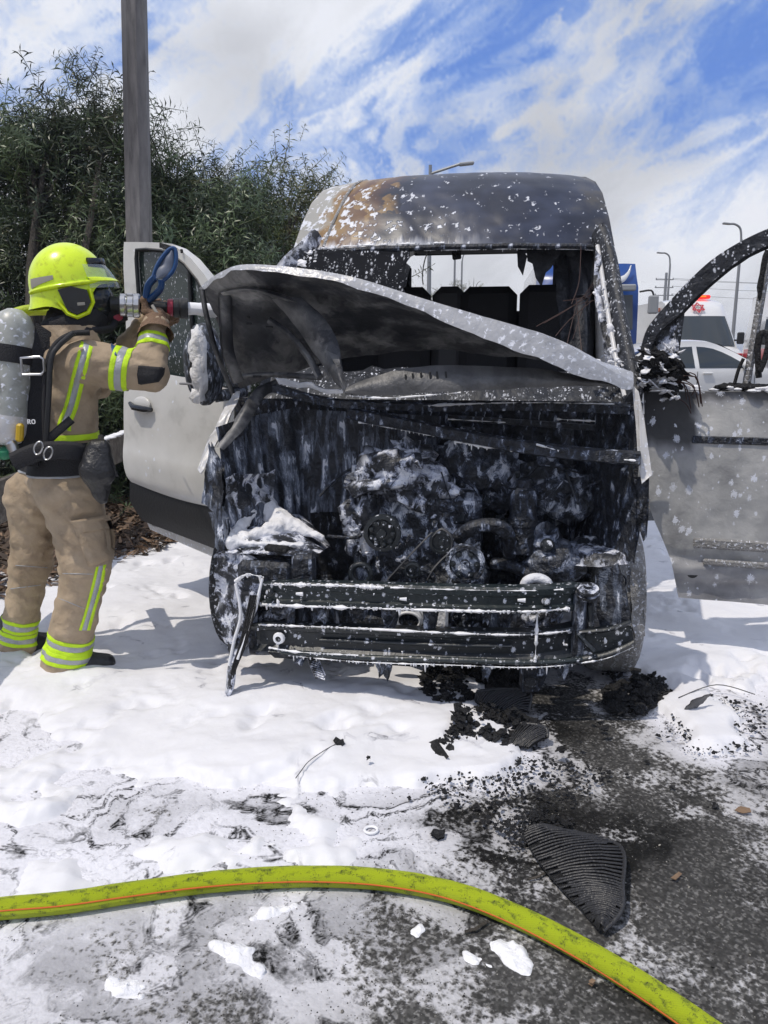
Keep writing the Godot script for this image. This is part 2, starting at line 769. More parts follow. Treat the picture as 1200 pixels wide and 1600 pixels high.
	m = std("rim_metal", lin(0.35, 0.35, 0.36), 0.4, 0.8)

	m = std("ashen", lin(0.26, 0.255, 0.25), 0.85)
	tri(m, Vector3(4, 4, 4))
	bump(m, T.rough, 1.0)
	foam_over(m, T.splat, Vector3(3, 3, 3))

	m = std("glass_dark", Color(0.03, 0.06, 0.055, 0.42), 0.04)
	m.transparency = BaseMaterial3D.TRANSPARENCY_ALPHA

	m = std("tint_glass", lin(0.035, 0.045, 0.045), 0.07)
	tri(m, Vector3(1, 1, 1))

	m = std("door_glass", lin(0.028, 0.040, 0.036), 0.06)
	tri(m, Vector3(1, 1, 1))
	foam_over(m, T.runs, Vector3(2.4, 2.4, 2.4))

	m = std("tan_cloth", Color(1, 1, 1), 0.88)
	m.albedo_texture = T.tan
	m.vertex_color_use_as_albedo = true
	tri(m, Vector3(1.1, 1.1, 1.1))
	bump(m, T.rough, 0.5)
	m.rim_enabled = true
	m.rim = 0.12
	m.rim_tint = 0.6

	m = std("flap_cloth", Color(1, 1, 1), 0.88)
	m.albedo_texture = T.tan
	tri(m, Vector3(1.4, 1.4, 1.4))
	bump(m, T.rough, 0.6)

	m = std("lime_tape", lin(0.58, 0.86, 0.015), 0.6)
	tri(m, Vector3(6, 6, 6))
	bump(m, T.fine, 0.15)

	m = std("silver_tape", lin(0.40, 0.41, 0.43), 0.42, 0.2)
	tri(m, Vector3(6, 6, 6))
	bump(m, T.fine, 0.15)

	m = std("helmet_shell", lin(0.74, 0.95, 0.01), 0.26)
	m.albedo_texture = noise_tex(warped(68, 0.02, 5, 30.0, 0.62), 512, [[0.0, lin(0.55, 0.52, 0.5)], [0.30, lin(0.9, 0.88, 0.85)], [0.45, Color(1, 1, 1)], [1.0, Color(1, 1, 1)]])
	tri(m, Vector3(2.2, 2.2, 2.2))
	m.clearcoat_enabled = true
	m.clearcoat = 0.5
	m.clearcoat_roughness = 0.1

	m = std("grey_patch", lin(0.33, 0.31, 0.27), 0.55)
	m = std("black_gloss", lin(0.010, 0.011, 0.013), 0.16)
	m = std("visor", Color(0.75, 0.8, 0.85, 0.22), 0.05)
	m.transparency = BaseMaterial3D.TRANSPARENCY_ALPHA
	m = std("mask_glass", lin(0.02, 0.024, 0.028), 0.05)

	m = std("webbing", lin(0.014, 0.014, 0.017), 0.8)
	tri(m, Vector3(9, 9, 9))
	bump(m, T.fine, 0.3)

	m = std("cylinder_shell", Color(1, 1, 1), 0.38)
	m.albedo_texture = noise_tex(warped(65, 0.02, 5, 15.0, 0.6), 256, [[0.0, lin(0.20, 0.20, 0.18)], [0.35, lin(0.36, 0.37, 0.34)], [1.0, lin(0.46, 0.47, 0.44)]])
	tri(m, Vector3(2.5, 2.5, 2.5))
	foam_over(m, T.splat, Vector3(2.0, 2.0, 2.0))

	m = std("steel", lin(0.55, 0.55, 0.56), 0.28, 0.9)
	m = std("dull_steel", lin(0.30, 0.30, 0.31), 0.5, 0.6)
	m = std("brass", lin(0.45, 0.33, 0.12), 0.4, 0.8)
	m = std("blue_plastic", lin(0.010, 0.055, 0.17), 0.4)
	m = std("grey_blue_cloth", lin(0.13, 0.15, 0.20), 0.5)
	m = std("lamp_side", lin(0.4, 0.16, 0.10), 0.4)
	m = std("red_plastic", lin(0.32, 0.02, 0.05), 0.45)
	m = std("yellow_plastic", lin(0.55, 0.36, 0.02), 0.5)
	m = std("green_print", lin(0.02, 0.20, 0.10), 0.5)
	m = std("white_print", lin(0.8, 0.8, 0.8), 0.5)
	m = std("skin", lin(0.45, 0.28, 0.20), 0.6)

	m = std("glove", lin(0.20, 0.125, 0.078), 0.85)
	tri(m, Vector3(7, 7, 7))
	bump(m, T.rough, 0.6)

	m = std("leather_black", lin(0.020, 0.020, 0.022), 0.38)
	tri(m, Vector3(4, 4, 4))
	bump(m, T.rough, 0.35)

	m = std("bark", Color(1, 1, 1), 0.9)
	m.albedo_texture = T.bark
	tri(m, Vector3(2.0, 0.7, 2.0))
	bump(m, T.rough, 2.0)

	m = std("pole_metal", Color(1, 1, 1), 0.62, 0.25)
	m.albedo_texture = noise_tex(warped(67, 0.015, 5, 25.0, 0.6), 512, [[0.0, lin(0.12, 0.115, 0.115)], [0.4, lin(0.21, 0.20, 0.195)], [1.0, lin(0.31, 0.295, 0.285)]])
	m.vertex_color_use_as_albedo = true
	tri(m, Vector3(2.0, 0.35, 2.0))
	bump(m, T.fine, 0.1)

	m = std("old_board", Color(1, 1, 1), 0.85)
	m.albedo_texture = noise_tex(warped(69, 0.015, 5, 25.0, 0.6), 256, [[0.0, lin(0.07, 0.06, 0.05)], [0.5, lin(0.15, 0.135, 0.12)], [1.0, lin(0.24, 0.22, 0.2)]])
	tri(m, Vector3(0.8, 3.0, 3.0))
	bump(m, T.rough, 0.8)

	m = std("car_white", lin(0.74, 0.74, 0.74), 0.22)
	m.clearcoat_enabled = true
	m.clearcoat = 0.6
	m.clearcoat_roughness = 0.05
	m = std("car_glass", lin(0.035, 0.045, 0.055), 0.04)
	m = std("rubber", lin(0.02, 0.02, 0.02), 0.7)
	m = std("car_red", lin(0.50, 0.02, 0.03), 0.3)
	m = std("truck_blue", lin(0.014, 0.065, 0.27), 0.3)
	m = std("grey_paint", lin(0.30, 0.31, 0.32), 0.5)
	m = std("galvanised", lin(0.28, 0.29, 0.30), 0.5, 0.4)
	m = std("lamp_red", lin(0.7, 0.02, 0.01), 0.3)
	m.emission_enabled = true
	m.emission = Color(1.0, 0.10, 0.02)
	m.emission_energy_multiplier = 0.8
	m = std("lamp_amber", lin(0.8, 0.25, 0.02), 0.3)
	m.emission_enabled = true
	m.emission = Color(1.0, 0.45, 0.05)
	m.emission_energy_multiplier = 1.2
	m = std("lamp_smoke", lin(0.05, 0.05, 0.045), 0.3)
	m = std("grey_seat", lin(0.06, 0.06, 0.065), 0.8)
	m = std("glass_sliver", lin(0.05, 0.06, 0.05), 0.2)
	m = std("leaf_brown", lin(0.20, 0.13, 0.08), 0.8)
	m = std("orange_thread", lin(0.55, 0.10, 0.01), 0.7)
	m = std("lime_hose", lin(0.42, 0.52, 0.012), 0.5)
	tri(m, Vector3(8, 8, 8))
	bump(m, T.fine, 0.2)
	m = std("cable", lin(0.02, 0.02, 0.02), 0.6)
	m = std("copper_wire", lin(0.06, 0.03, 0.025), 0.6)


# plain weave, for cloth and hose jackets
func weave_image(size: int, threads: int) -> ImageTexture:
	var im := Image.create(size, size, false, Image.FORMAT_L8)
	for y in size:
		for x in size:
			var a := absf(sin(PI * (x + y) * 6.0 / size))
			var b := absf(sin(PI * (x - y) * 6.0 / size))
			var g := clampf(maxf(a, b * 0.8), 0, 1)
			im.set_pixel(x, y, Color(g, g, g))
	return ImageTexture.create_from_image(im)


# foam flung at a surface: many uneven flecks, some of them open bubbles, some running down
func splatter(size: int, count: int, rmin: float, rmax: float, run: float, sd: int) -> ImageTexture:
	var g := RandomNumberGenerator.new()
	g.seed = sd
	var nz := noise(sd, 0.11, 3)
	var place := noise(sd + 1, 0.006, 2)
	var data := PackedByteArray()
	data.resize(size * size * 4)
	for k in size * size:
		data[k * 4] = 226
		data[k * 4 + 1] = 229
		data[k * 4 + 2] = 238
	var done := 0
	while done < count:
		var cx := g.randi() % size
		var cy := g.randi() % size
		if place.get_noise_2d(cx, cy) < g.randf_range(-0.5, 0.35):
			continue
		done += 1
		var r := rmin + (rmax - rmin) * pow(g.randf(), 3.2)
		var stretch := 1.0 + g.randf() * run
		var lean := g.randf_range(-0.5, 0.5)
		var hollow := g.randf() < 0.22 and r > 5.0
		var solid := g.randf_range(0.7, 1.0)
		var ry := int(r * stretch * 1.4) + 2
		var rx := int(r * 1.8) + 2
		for y in range(-ry, ry + 1):
			for x in range(-rx, rx + 1):
				var fy := y / (r * stretch)
				var fx := (x - lean * y * 0.4) / r
				var taper := 1.0 + clampf(-fy, -0.2, 1.0) * 0.6 * clampf(run, 0.0, 1.0)
				var d := sqrt(fx * fx * taper + fy * fy) + nz.get_noise_2d(cx + x, cy + y) * 0.75
				var a := clampf((1.0 - d) * r * 0.6, 0.0, 1.0) * solid
				if hollow:
					a *= clampf(absf(d - 0.55) * 5.0 + 0.15, 0.0, 1.0)
				if a > 0.0:
					var at := (posmod(cy + y, size) * size + posmod(cx + x, size)) * 4 + 3
					data[at] = maxi(data[at], int(a * 255.0))
	return ImageTexture.create_from_image(Image.create_from_data(size, size, false, Image.FORMAT_RGBA8, data))

# ---------------------------------------------------------------- ground, foam, trees

const PATCH := Rect2(-2.7, 0.9, 5.4, 5.4)     # x, distance before the camera, sizes
# how much foam lies where: rows every 0.245 m from 1.02 m before the camera, columns every 0.415 m from x = -2.49
const COVER := [
	"6666663111111",
	"6666663111111",
	"7676665211111",
	"7777766312221",
	"7777887404322",
	"8888777414221",
	"8888899926110",
	"8888999929310",
	"8889999829671",
	"8899999938896",
	"8999999989998",
	"9999999999999",
	"9999999999999",
	"9999999999999",
	"9999999999999",
	"9999999999999",
	"9999999999999",
	"9999999999999",
	"8999999999999",
	"5899999999999",
	"3799999999999",
	"2589999999999"]


func smooth(a: float, b: float, x: float) -> float:
	var t := clampf((x - a) / (b - a), 0.0, 1.0)
	return t * t * (3.0 - 2.0 * t)


func cover_image(size: int) -> Image:
	var im := Image.create(13, COVER.size(), false, Image.FORMAT_L8)
	for y in COVER.size():
		for x in 13:
			var c: int = COVER[y].unicode_at(x) - 48
			im.set_pixel(x, y, Color(c / 9.0, c / 9.0, c / 9.0))
	im.resize(size, size, Image.INTERPOLATE_CUBIC)
	return im


func build_ground():
	# far ground and the wider asphalt
	var m := std("far_ground", lin(0.16, 0.14, 0.11), 0.95)
	tri(m, Vector3(0.5, 0.5, 0.5))
	m.albedo_texture = M._tex.bark
	m.albedo_color = Color(1.5, 1.4, 1.25)
	var mb := MB.new()
	mb.quad(Vector3(-900, -0.03, 300), Vector3(900, -0.03, 300), Vector3(900, -0.03, -1500), Vector3(-900, -0.03, -1500))
	struct("ground", mb, m, "bare dry ground beyond the road edge")

	m = std("asphalt_plain", Color(1, 1, 1), 0.85)
	m.albedo_texture = noise_tex(cell(81, 0.12, FastNoiseLite.RETURN_CELL_VALUE, 1.0, 0.0), 512, [[0.0, lin(0.025, 0.025, 0.026)], [0.6, lin(0.06, 0.058, 0.055)], [1.0, lin(0.17, 0.16, 0.145)]])
	m.uv1_triplanar = true
	m.uv1_world_triplanar = true
	m.uv1_scale = Vector3(1.7, 1.7, 1.7)
	mb = MB.new()
	mb.quad(Vector3(-2.9, -0.012, 6), Vector3(14, -0.012, 6), Vector3(14, -0.012, -16), Vector3(-2.9, -0.012, -16))
	struct("road_shoulder", mb, m, "dark asphalt road shoulder under the van")

	# the asphalt near the van, its grit, soot and the thin film of foam on it
	var s := 2048
	var cov := cover_image(s)
	var n_fine := warped(101, 0.10, 4, 6.0, 0.68).get_image(s, s)
	var n_mid := warped(102, 0.009, 5, 70.0, 0.55).get_image(s, s)
	var n_swirl := warped(103, 0.0036, 2, 120.0, 0.4).get_image(s, s)
	var n_grit := cell(104, 0.36, FastNoiseLite.RETURN_CELL_VALUE, 1.0, 0.0).get_image(s, s)
	var n_soot := warped(105, 0.006, 5, 60.0, 0.6).get_image(s, s)
	for im in [n_fine, n_mid, n_swirl, n_grit, n_soot]:
		im.convert(Image.FORMAT_L8)
	var C := cov.get_data()
	var A := n_fine.get_data()
	var B := n_mid.get_data()
	var W := n_swirl.get_data()
	var G := n_grit.get_data()
	var S := n_soot.get_data()
	var lut := PackedByteArray()
	lut.resize(1025)
	for k in 1025:
		var l := k / 1024.0
		lut[k] = int(255.0 * clampf(1.055 * pow(l, 1.0 / 2.4) - 0.055 if l > 0.0031308 else l * 12.92, 0, 1))
	var out := PackedByteArray()
	out.resize(s * s * 3)
	var hgt := PackedByteArray()
	hgt.resize(s * s)
	var px := PATCH.size.x / s
	var k3 := 0
	var sx_at := PackedFloat32Array()
	for x in s:
		var sx := ((PATCH.position.x + x * px) - 0.36) / 0.55
		sx_at.append(exp(-sx * sx))
	for y in s:
		var z := PATCH.position.y + y * px
		var dz1 := (z - 2.12) / 0.26
		var dz2 := (z - 2.85) / 0.33
		var sz := exp(-dz1 * dz1) * 1.3 + exp(-dz2 * dz2) * 1.2
		for x in s:
			var k := y * s + x
			var c := C[k] / 255.0
			if c > 0.985 or absf(PATCH.position.x + x * px) > z * 0.62 + 1.0:
				out[k3] = 230
				out[k3 + 1] = 230
				out[k3 + 2] = 234
				k3 += 3
				hgt[k] = 128
				continue
			var nf := A[k] / 255.0
			var nm := B[k] / 255.0
			var nn := 0.5 + (0.50 * nf + 0.50 * nm - 0.5) * 2.1
			var smear := clampf(0.68 + 0.7 * sin(W[k] * 0.050 + nm * 3.5), 0.0, 1.0)
			nn += (smear - 0.5) * 0.22
			var body := clampf((c - 0.55) * 4.5, 0.0, 1.0)
			var a := clampf((nn - 1.0 + c + body * 0.34) * 3.4 + 0.40, 0.0, 1.0)
			a *= 0.62 + 0.38 * body
			if c < 0.05:
				a *= c * 20.0
			# stirred film: dark threads where the water shows
			var stir := clampf((S[k] / 255.0 - 0.32) * 3.4, 0.0, 1.0)
			var t1 := absf(sin(W[k] * 0.075 + nm * 1.1))
			var thread := clampf(0.02 + t1 * (4.2 - 2.6 * stir) + (nf - 0.5) * 0.5, 0.0, 1.0)
			var film := 1.0 - clampf((c - 0.86) * 9.0, 0.0, 1.0)
			var fo := 0.83 - film * (1.0 - thread) * (0.16 + 0.60 * stir) - film * (1.0 - nf) * 0.15 - film * stir * 0.12 * W[k] / 255.0
			var thin := 1.0 - clampf((c - 0.70) * 6.0, 0.0, 1.0)
			fo *= 1.0 - thin * (0.40 * (1.0 - smear) + 0.05)
			var grit := G[k] / 255.0
			var soot := clampf((S[k] / 255.0 - 0.42) * 2.2, 0.0, 1.0) * 0.65 + sx_at[x] * sz
			soot = clampf(soot, 0.0, 1.0)
			var g := grit * grit
			var as_ := (0.054 + 0.16 * g * g + (nf - 0.5) * 0.05) * (1.0 - soot * 0.86)
			as_ = maxf(as_, 0.006)
			var l := as_ + (fo - as_) * a
			var warm := (1.0 - a) * 0.03
			out[k3] = lut[int(clampf(l * (1.0 + warm), 0, 1) * 1024.0)]
			out[k3 + 1] = lut[int(clampf(l * (1.0 + warm * 0.2), 0, 1) * 1024.0)]
			out[k3 + 2] = lut[int(clampf(l * (1.0 - warm * 0.9 + a * 0.07), 0, 1) * 1024.0)]
			k3 += 3
			hgt[k] = int(clampf((grit * 0.30 + nf * 0.25) * (1.0 - a) + a * (0.5 + nf * 0.4 - film * (1.0 - thread) * 0.3), 0, 1) * 255.0)
	m = std("asphalt", Color(1, 1, 1), 0.75)
	m.metallic_specular = 0.3
	m.albedo_texture = ImageTexture.create_from_image(Image.create_from_data(s, s, false, Image.FORMAT_RGB8, out))
	bump(m, ImageTexture.create_from_image(Image.create_from_data(s, s, false, Image.FORMAT_L8, hgt)), 0.9)
	mb = MB.new()
	var x0 := PATCH.position.x
	var z0 := PATCH.position.y
	mb.quad(Vector3(x0, 0, -z0), Vector3(x0 + PATCH.size.x, 0, -z0), Vector3(x0 + PATCH.size.x, 0, -z0 - PATCH.size.y), Vector3(x0, 0, -z0 - PATCH.size.y))
	struct("asphalt", mb, m, "gritty wet asphalt with soot stains and thin streaks of foam")

	build_foam(cov)
	build_verge()


func build_foam(cov: Image):
	var small: Image = cov.duplicate()
	small.resize(256, 256, Image.INTERPOLATE_BILINEAR)
	var C := small.get_data()
	var nx := 470
	var nz := 440
	var cell_ := 0.0125
	var x0 := -2.95
	var z0 := 1.0
	var n1 := noise(201, 2.6, 4)
	var n2 := noise(202, 11.0, 3)
	var n3 := noise(203, 1.1, 2)
	var n4 := noise(204, 5.5, 3)
	var H := PackedFloat32Array()
	H.resize((nx + 1) * (nz + 1))
	for j in nz + 1:
		var z := z0 + j * cell_
		for i in nx + 1:
			var x := x0 + i * cell_
			var ci := clampi(int((x - PATCH.position.x) / PATCH.size.x * 256.0), 0, 255)
			var cj := clampi(int((z - PATCH.position.y) / PATCH.size.y * 256.0), 0, 255)
			var c := C[cj * 256 + ci] / 255.0
			var e := c + n1.get_noise_2d(x, z) * 0.17 + n4.get_noise_2d(x, z) * 0.03
			var h := smooth(0.86, 0.985, e)
			var thick := 0.044 + 0.036 * n3.get_noise_2d(x, z)
			var y := sqrt(h) * thick * (1.0 + 0.20 * n1.get_noise_2d(x * 1.2 + 9.0, z * 1.5)) + h * (0.0013 * n2.get_noise_2d(x, z) + 0.0032 * n4.get_noise_2d(x + 4.0, z * 1.3))
			H[j * (nx + 1) + i] = y - 0.004
	var mb := MB.new()
	var ids := PackedInt32Array()
	ids.resize(H.size())
	ids.fill(-1)
	var n5 := warped(206, 0.9, 3, 0.5, 0.5)
	var n6 := noise(207, 1.3, 3)
	for j in nz:
		for i in nx:
			var k := j * (nx + 1) + i
			var q := [k, k + 1, k + nx + 2, k + nx + 1]
			if H[q[0]] <= -0.0039 and H[q[1]] <= -0.0039 and H[q[2]] <= -0.0039 and H[q[3]] <= -0.0039:
				continue
			for p in q:
				if ids[p] < 0:
					var x: float = x0 + (p % (nx + 1)) * cell_
					var z: float = z0 + (p / (nx + 1)) * cell_
					# soot drawn into threads where the foam has been trodden
					var g := 1.0
					var where := smooth(-0.05, 0.25, n6.get_noise_2d(x, z)) * smooth(3.7, 3.0, z) * smooth(0.5, -0.5, x)
					if where > 0.0:
						g = 1.0 - 0.62 * where * smooth(0.42, 0.05, absf(sin(n5.get_noise_2d(x, z) * 13.0))) * clampf(0.6 + n1.get_noise_2d(x * 2.0, z * 2.0) * 2.0, 0, 1)
					ids[p] = mb.vert(Vector3(x, H[p], -z), Vector2.ZERO, Color(g, g, g))
			mb.face(ids[q[0]], ids[q[2]], ids[q[1]])
			mb.face(ids[q[0]], ids[q[3]], ids[q[2]])
	mb.smooth(0)
	# turn the normals up
	for k in mb.n.size():
		if mb.n[k].y < 0:
			mb.n[k] = -mb.n[k]
	var m := std("foam_sheet", Color(1, 1, 1), 0.6)
	m.albedo_texture = M._tex.foam_veins
	m.uv1_triplanar = true
	m.uv1_world_triplanar = true
	m.uv1_scale = Vector3(0.42, 0.42, 0.42)
	bump(m, M._tex.foam_bump, 0.35)
	struct("fire_foam", mb, m, "thick white firefighting foam spread over the road", "stuff")


func build_verge():
	var m := std("soil", Color(1, 1, 1), 0.95)
	m.albedo_texture = noise_tex(warped(83, 0.03, 5, 20.0, 0.65), 512, [[0.0, lin(0.02, 0.016, 0.012)], [0.5, lin(0.06, 0.045, 0.032)], [1.0, lin(0.15, 0.115, 0.085)]])
	m.uv1_triplanar = true
	m.uv1_world_triplanar = true
	m.uv1_scale = Vector3(1.1, 1.1, 1.1)
	bump(m, M._tex.rough, 4.0)
	var n1 := noise(301, 0.7, 3)
	var rows := []
	for j in 36:
		var z := 3.6 + j * 0.35
		var edge := -1.95 + 0.35 * n1.get_noise_1d(z * 1.5) - maxf(0.0, 5.0 - z) * 0.75 + maxf(0.0, z - 6.5) * 0.12
		var row := []
		for i in 26:
			var f := i / 25.0
			var x := lerpf(-16.0, edge, 1.0 - pow(1.0 - f, 2.0))
			var y := -0.02 + 0.10 * smooth(0.0, 0.8, edge - x) + 0.06 * n1.get_noise_2d(x * 3.0, z * 3.0) * smooth(0.0, 0.3, edge - x)
			row.append(Vector3(x, y, -z))
		rows.append(row)
	var mb := MB.new()
	mb.grid(rows)
	struct("verge", mb, m, "soil verge with dry leaf litter beside the road")

	# dry leaves lying on the verge
	var leaf := MB.new()
	leaf.grid([[Vector3(-0.006, 0, 0.045), Vector3(0.006, 0, 0.045)], [Vector3(-0.011, 0.008, 0), Vector3(0.011, 0.004, 0)], [Vector3(-0.003, 0, -0.05), Vector3(0.003, 0.003, -0.05)]])
	m = std("dry_leaf", Color(1, 1, 1), 0.85)
	m.vertex_color_use_as_albedo = true
	var mm := MultiMesh.new()
	mm.transform_format = MultiMesh.TRANSFORM_3D
	mm.use_colors = true
	mm.mesh = leaf.mesh(m)
	mm.instance_count = 5200
	for k in 5200:
		var z := rng.randf_range(4.1, 9.5)
		var edge := -1.78 - maxf(0.0, 5.0 - z) * 0.75 + 0.35 * n1.get_noise_1d(z * 1.5)
		var x := edge - absf(rng.randfn()) * 0.95
		var b := Basis.from_euler(Vector3(rng.randf_range(-0.6, 0.6), rng.randf() * TAU, rng.randf_range(-0.7, 0.7))).scaled(Vector3.ONE * rng.randf_range(0.7, 1.7))
		mm.set_instance_transform(k, Transform3D(b, Vector3(x, 0.03 + 0.09 * smooth(0.0, 0.8, edge - x) + rng.randf() * 0.03, -z)))
		var g := rng.randf()
		mm.set_instance_color(k, Color(0.05 + 0.22 * g * g, 0.035 + 0.14 * g * g, 0.025 + 0.085 * g * g))
	var mi := MultiMeshInstance3D.new()
	mi.name = "leaf_litter"
	mi.multimesh = mm
	add_child(mi)
	mi.set_meta("kind", "stuff")
	mi.set_meta("label", "dry brown leaf litter on the verge behind the firefighter")


# a spray: a thin twig with long narrow leaves
func spray_mesh(sd: int, leaves: int, length: float, width: float, m: Material) -> ArrayMesh:
	var r := RandomNumberGenerator.new()
	r.seed = sd
	var mb := MB.new()
	for k in leaves:
		var f := (k + 0.5) / leaves
		var at := Vector3(0, f * 0.30, 0)
		var ang := k * 2.4 + r.randf() * 0.8
		var out := Vector3(cos(ang), r.randf_range(0.1, 0.9), sin(ang)).normalized()
		var droop := Vector3(0, -r.randf_range(0.5, 1.3), 0)
		var l := length * r.randf_range(0.7, 1.25)
		var side := out.cross(Vector3.UP).normalized().rotated(out, r.randf_range(-0.9, 0.9)) * width * r.randf_range(0.75, 1.2)
		var p1 := at + out * l * 0.5 + droop * l * 0.12
		var p2 := at + out * l + droop * l * 0.5
		var g := r.randf_range(0.75, 1.25)
		mb.tint = Color(g, g, g)
		var i0 := mb.i.size()
		var a := mb.vert(at)
		var b := mb.vert(p1 - side * 0.5)
		var c := mb.vert(p1 + side * 0.5)
		var d := mb.vert(p2)
		mb.face(a, b, c)
		mb.face(b, d, c)
		mb.smooth(i0)
	mb.tint = Color(0.7, 0.6, 0.5)
	mb.tube([Vector3.ZERO, Vector3(0, 0.30, 0)], [0.005, 0.002], 3, false)
	return mb.mesh(m)


# blobs: [centre, radii]; crown made of sprays on limbs that reach into them
func tree(called: String, label: String, base: Vector3, blobs: Array, count: int, spr: Mesh, hue: Color, sd: int, trunk_r: float, group := ""):
	var r := RandomNumberGenerator.new()
	r.seed = sd
	var t := thing(called, label, "tree", base, 0.0, group)
	var wood := MB.new()
	var fork: Vector3 = Vector3(r.randf_range(-0.1, 0.1), 0.9, 0)
	wood.tube(spline([Vector3.ZERO, Vector3(0.04, 0.45, 0.02), fork], 4), [trunk_r * 1.25, trunk_r * 1.1, trunk_r * 1.05, trunk_r, trunk_r, trunk_r * 0.95, trunk_r * 0.93, trunk_r * 0.9, trunk_r * 0.9], 8)
	var limb := MB.new()
	var mm := MultiMesh.new()
	mm.transform_format = MultiMesh.TRANSFORM_3D
	mm.use_colors = true
	mm.mesh = spr
	var xs := []
	var cs := []
	var volume := 0.0
	for b in blobs:
		volume += pow(b[1].x * b[1].y * b[1].z, 0.72)
	for b in blobs:
		var c: Vector3 = b[0] - base
		var mid := fork.lerp(c, 0.5) + Vector3(r.randf_range(-0.15, 0.15), -0.12, r.randf_range(-0.15, 0.15))
		limb.tube(spline([fork + Vector3(0, -0.1, 0), mid, c], 4), [0.55, 0.52, 0.48, 0.44, 0.4, 0.34, 0.28, 0.22, 0.15].map(func(q): return q * trunk_r), 6)
		for k in 5:
			var e: Vector3 = c + Vector3(r.randfn() * b[1].x, r.randfn() * b[1].y, r.randfn() * b[1].z) * 0.55
			limb.tube(spline([mid.lerp(c, 0.6), c.lerp(e, 0.4) + Vector3(0, 0.05, 0), e], 3), [0.22, 0.2, 0.17, 0.14, 0.11, 0.08, 0.05].map(func(q): return q * trunk_r), 4)
		var many := int(count * pow(b[1].x * b[1].y * b[1].z, 0.72) / volume * (b[2] if b.size() > 2 else 1.0))
		# clumps of sprays with gaps between
		var clumps := maxi(5, many / 34)
		for q in clumps:
			var d := Vector3(r.randfn(), r.randfn(), r.randfn()).normalized() * pow(r.randf(), 0.30)
			var cc: Vector3 = c + d * b[1] * 0.8
			var size := r.randf_range(0.18, 0.36)
			var tone := 0.5 + 1.5 * pow(r.randf(), 1.5)
			var olive := r.randf_range(0.9, 1.2)
			for s in 34:
				var p: Vector3 = cc + Vector3(r.randfn(), r.randfn() * 0.8, r.randfn()) * size * 0.7 - Vector3(0, 0.12, 0)
				var away: Vector3 = (p - c) / b[1]
				var dirn := (away.normalized() * 0.8 + Vector3(r.randfn() * 0.55, 0.12 + r.randfn() * 0.45, r.randfn() * 0.55)).normalized()
				var x := dirn.cross(Vector3(r.randfn(), r.randfn(), r.randfn())).normalized()
				var bs := Basis(x, dirn, x.cross(dirn)).scaled(Vector3.ONE * r.randf_range(0.7, 1.2))
				xs.append(Transform3D(bs, p))
				var g := tone * r.randf_range(0.8, 1.2)
				var dry := 1.0 if r.randf() > 0.05 else 1.4
				cs.append(Color(hue.r * g * dry * olive, hue.g * g * lerpf(1.0, olive, 0.5), hue.b * g))
	mm.instance_count = xs.size()
	for k in xs.size():
		mm.set_instance_transform(k, xs[k])
		mm.set_instance_color(k, cs[k])
	part("trunk", wood, M.bark, t)
	part("limbs", limb, M.bark, t)
	var mi := MultiMeshInstance3D.new()
	mi.name = "crown"
	mi.multimesh = mm
	t.add_child(mi)
	mi.set_meta("kind", "stuff")


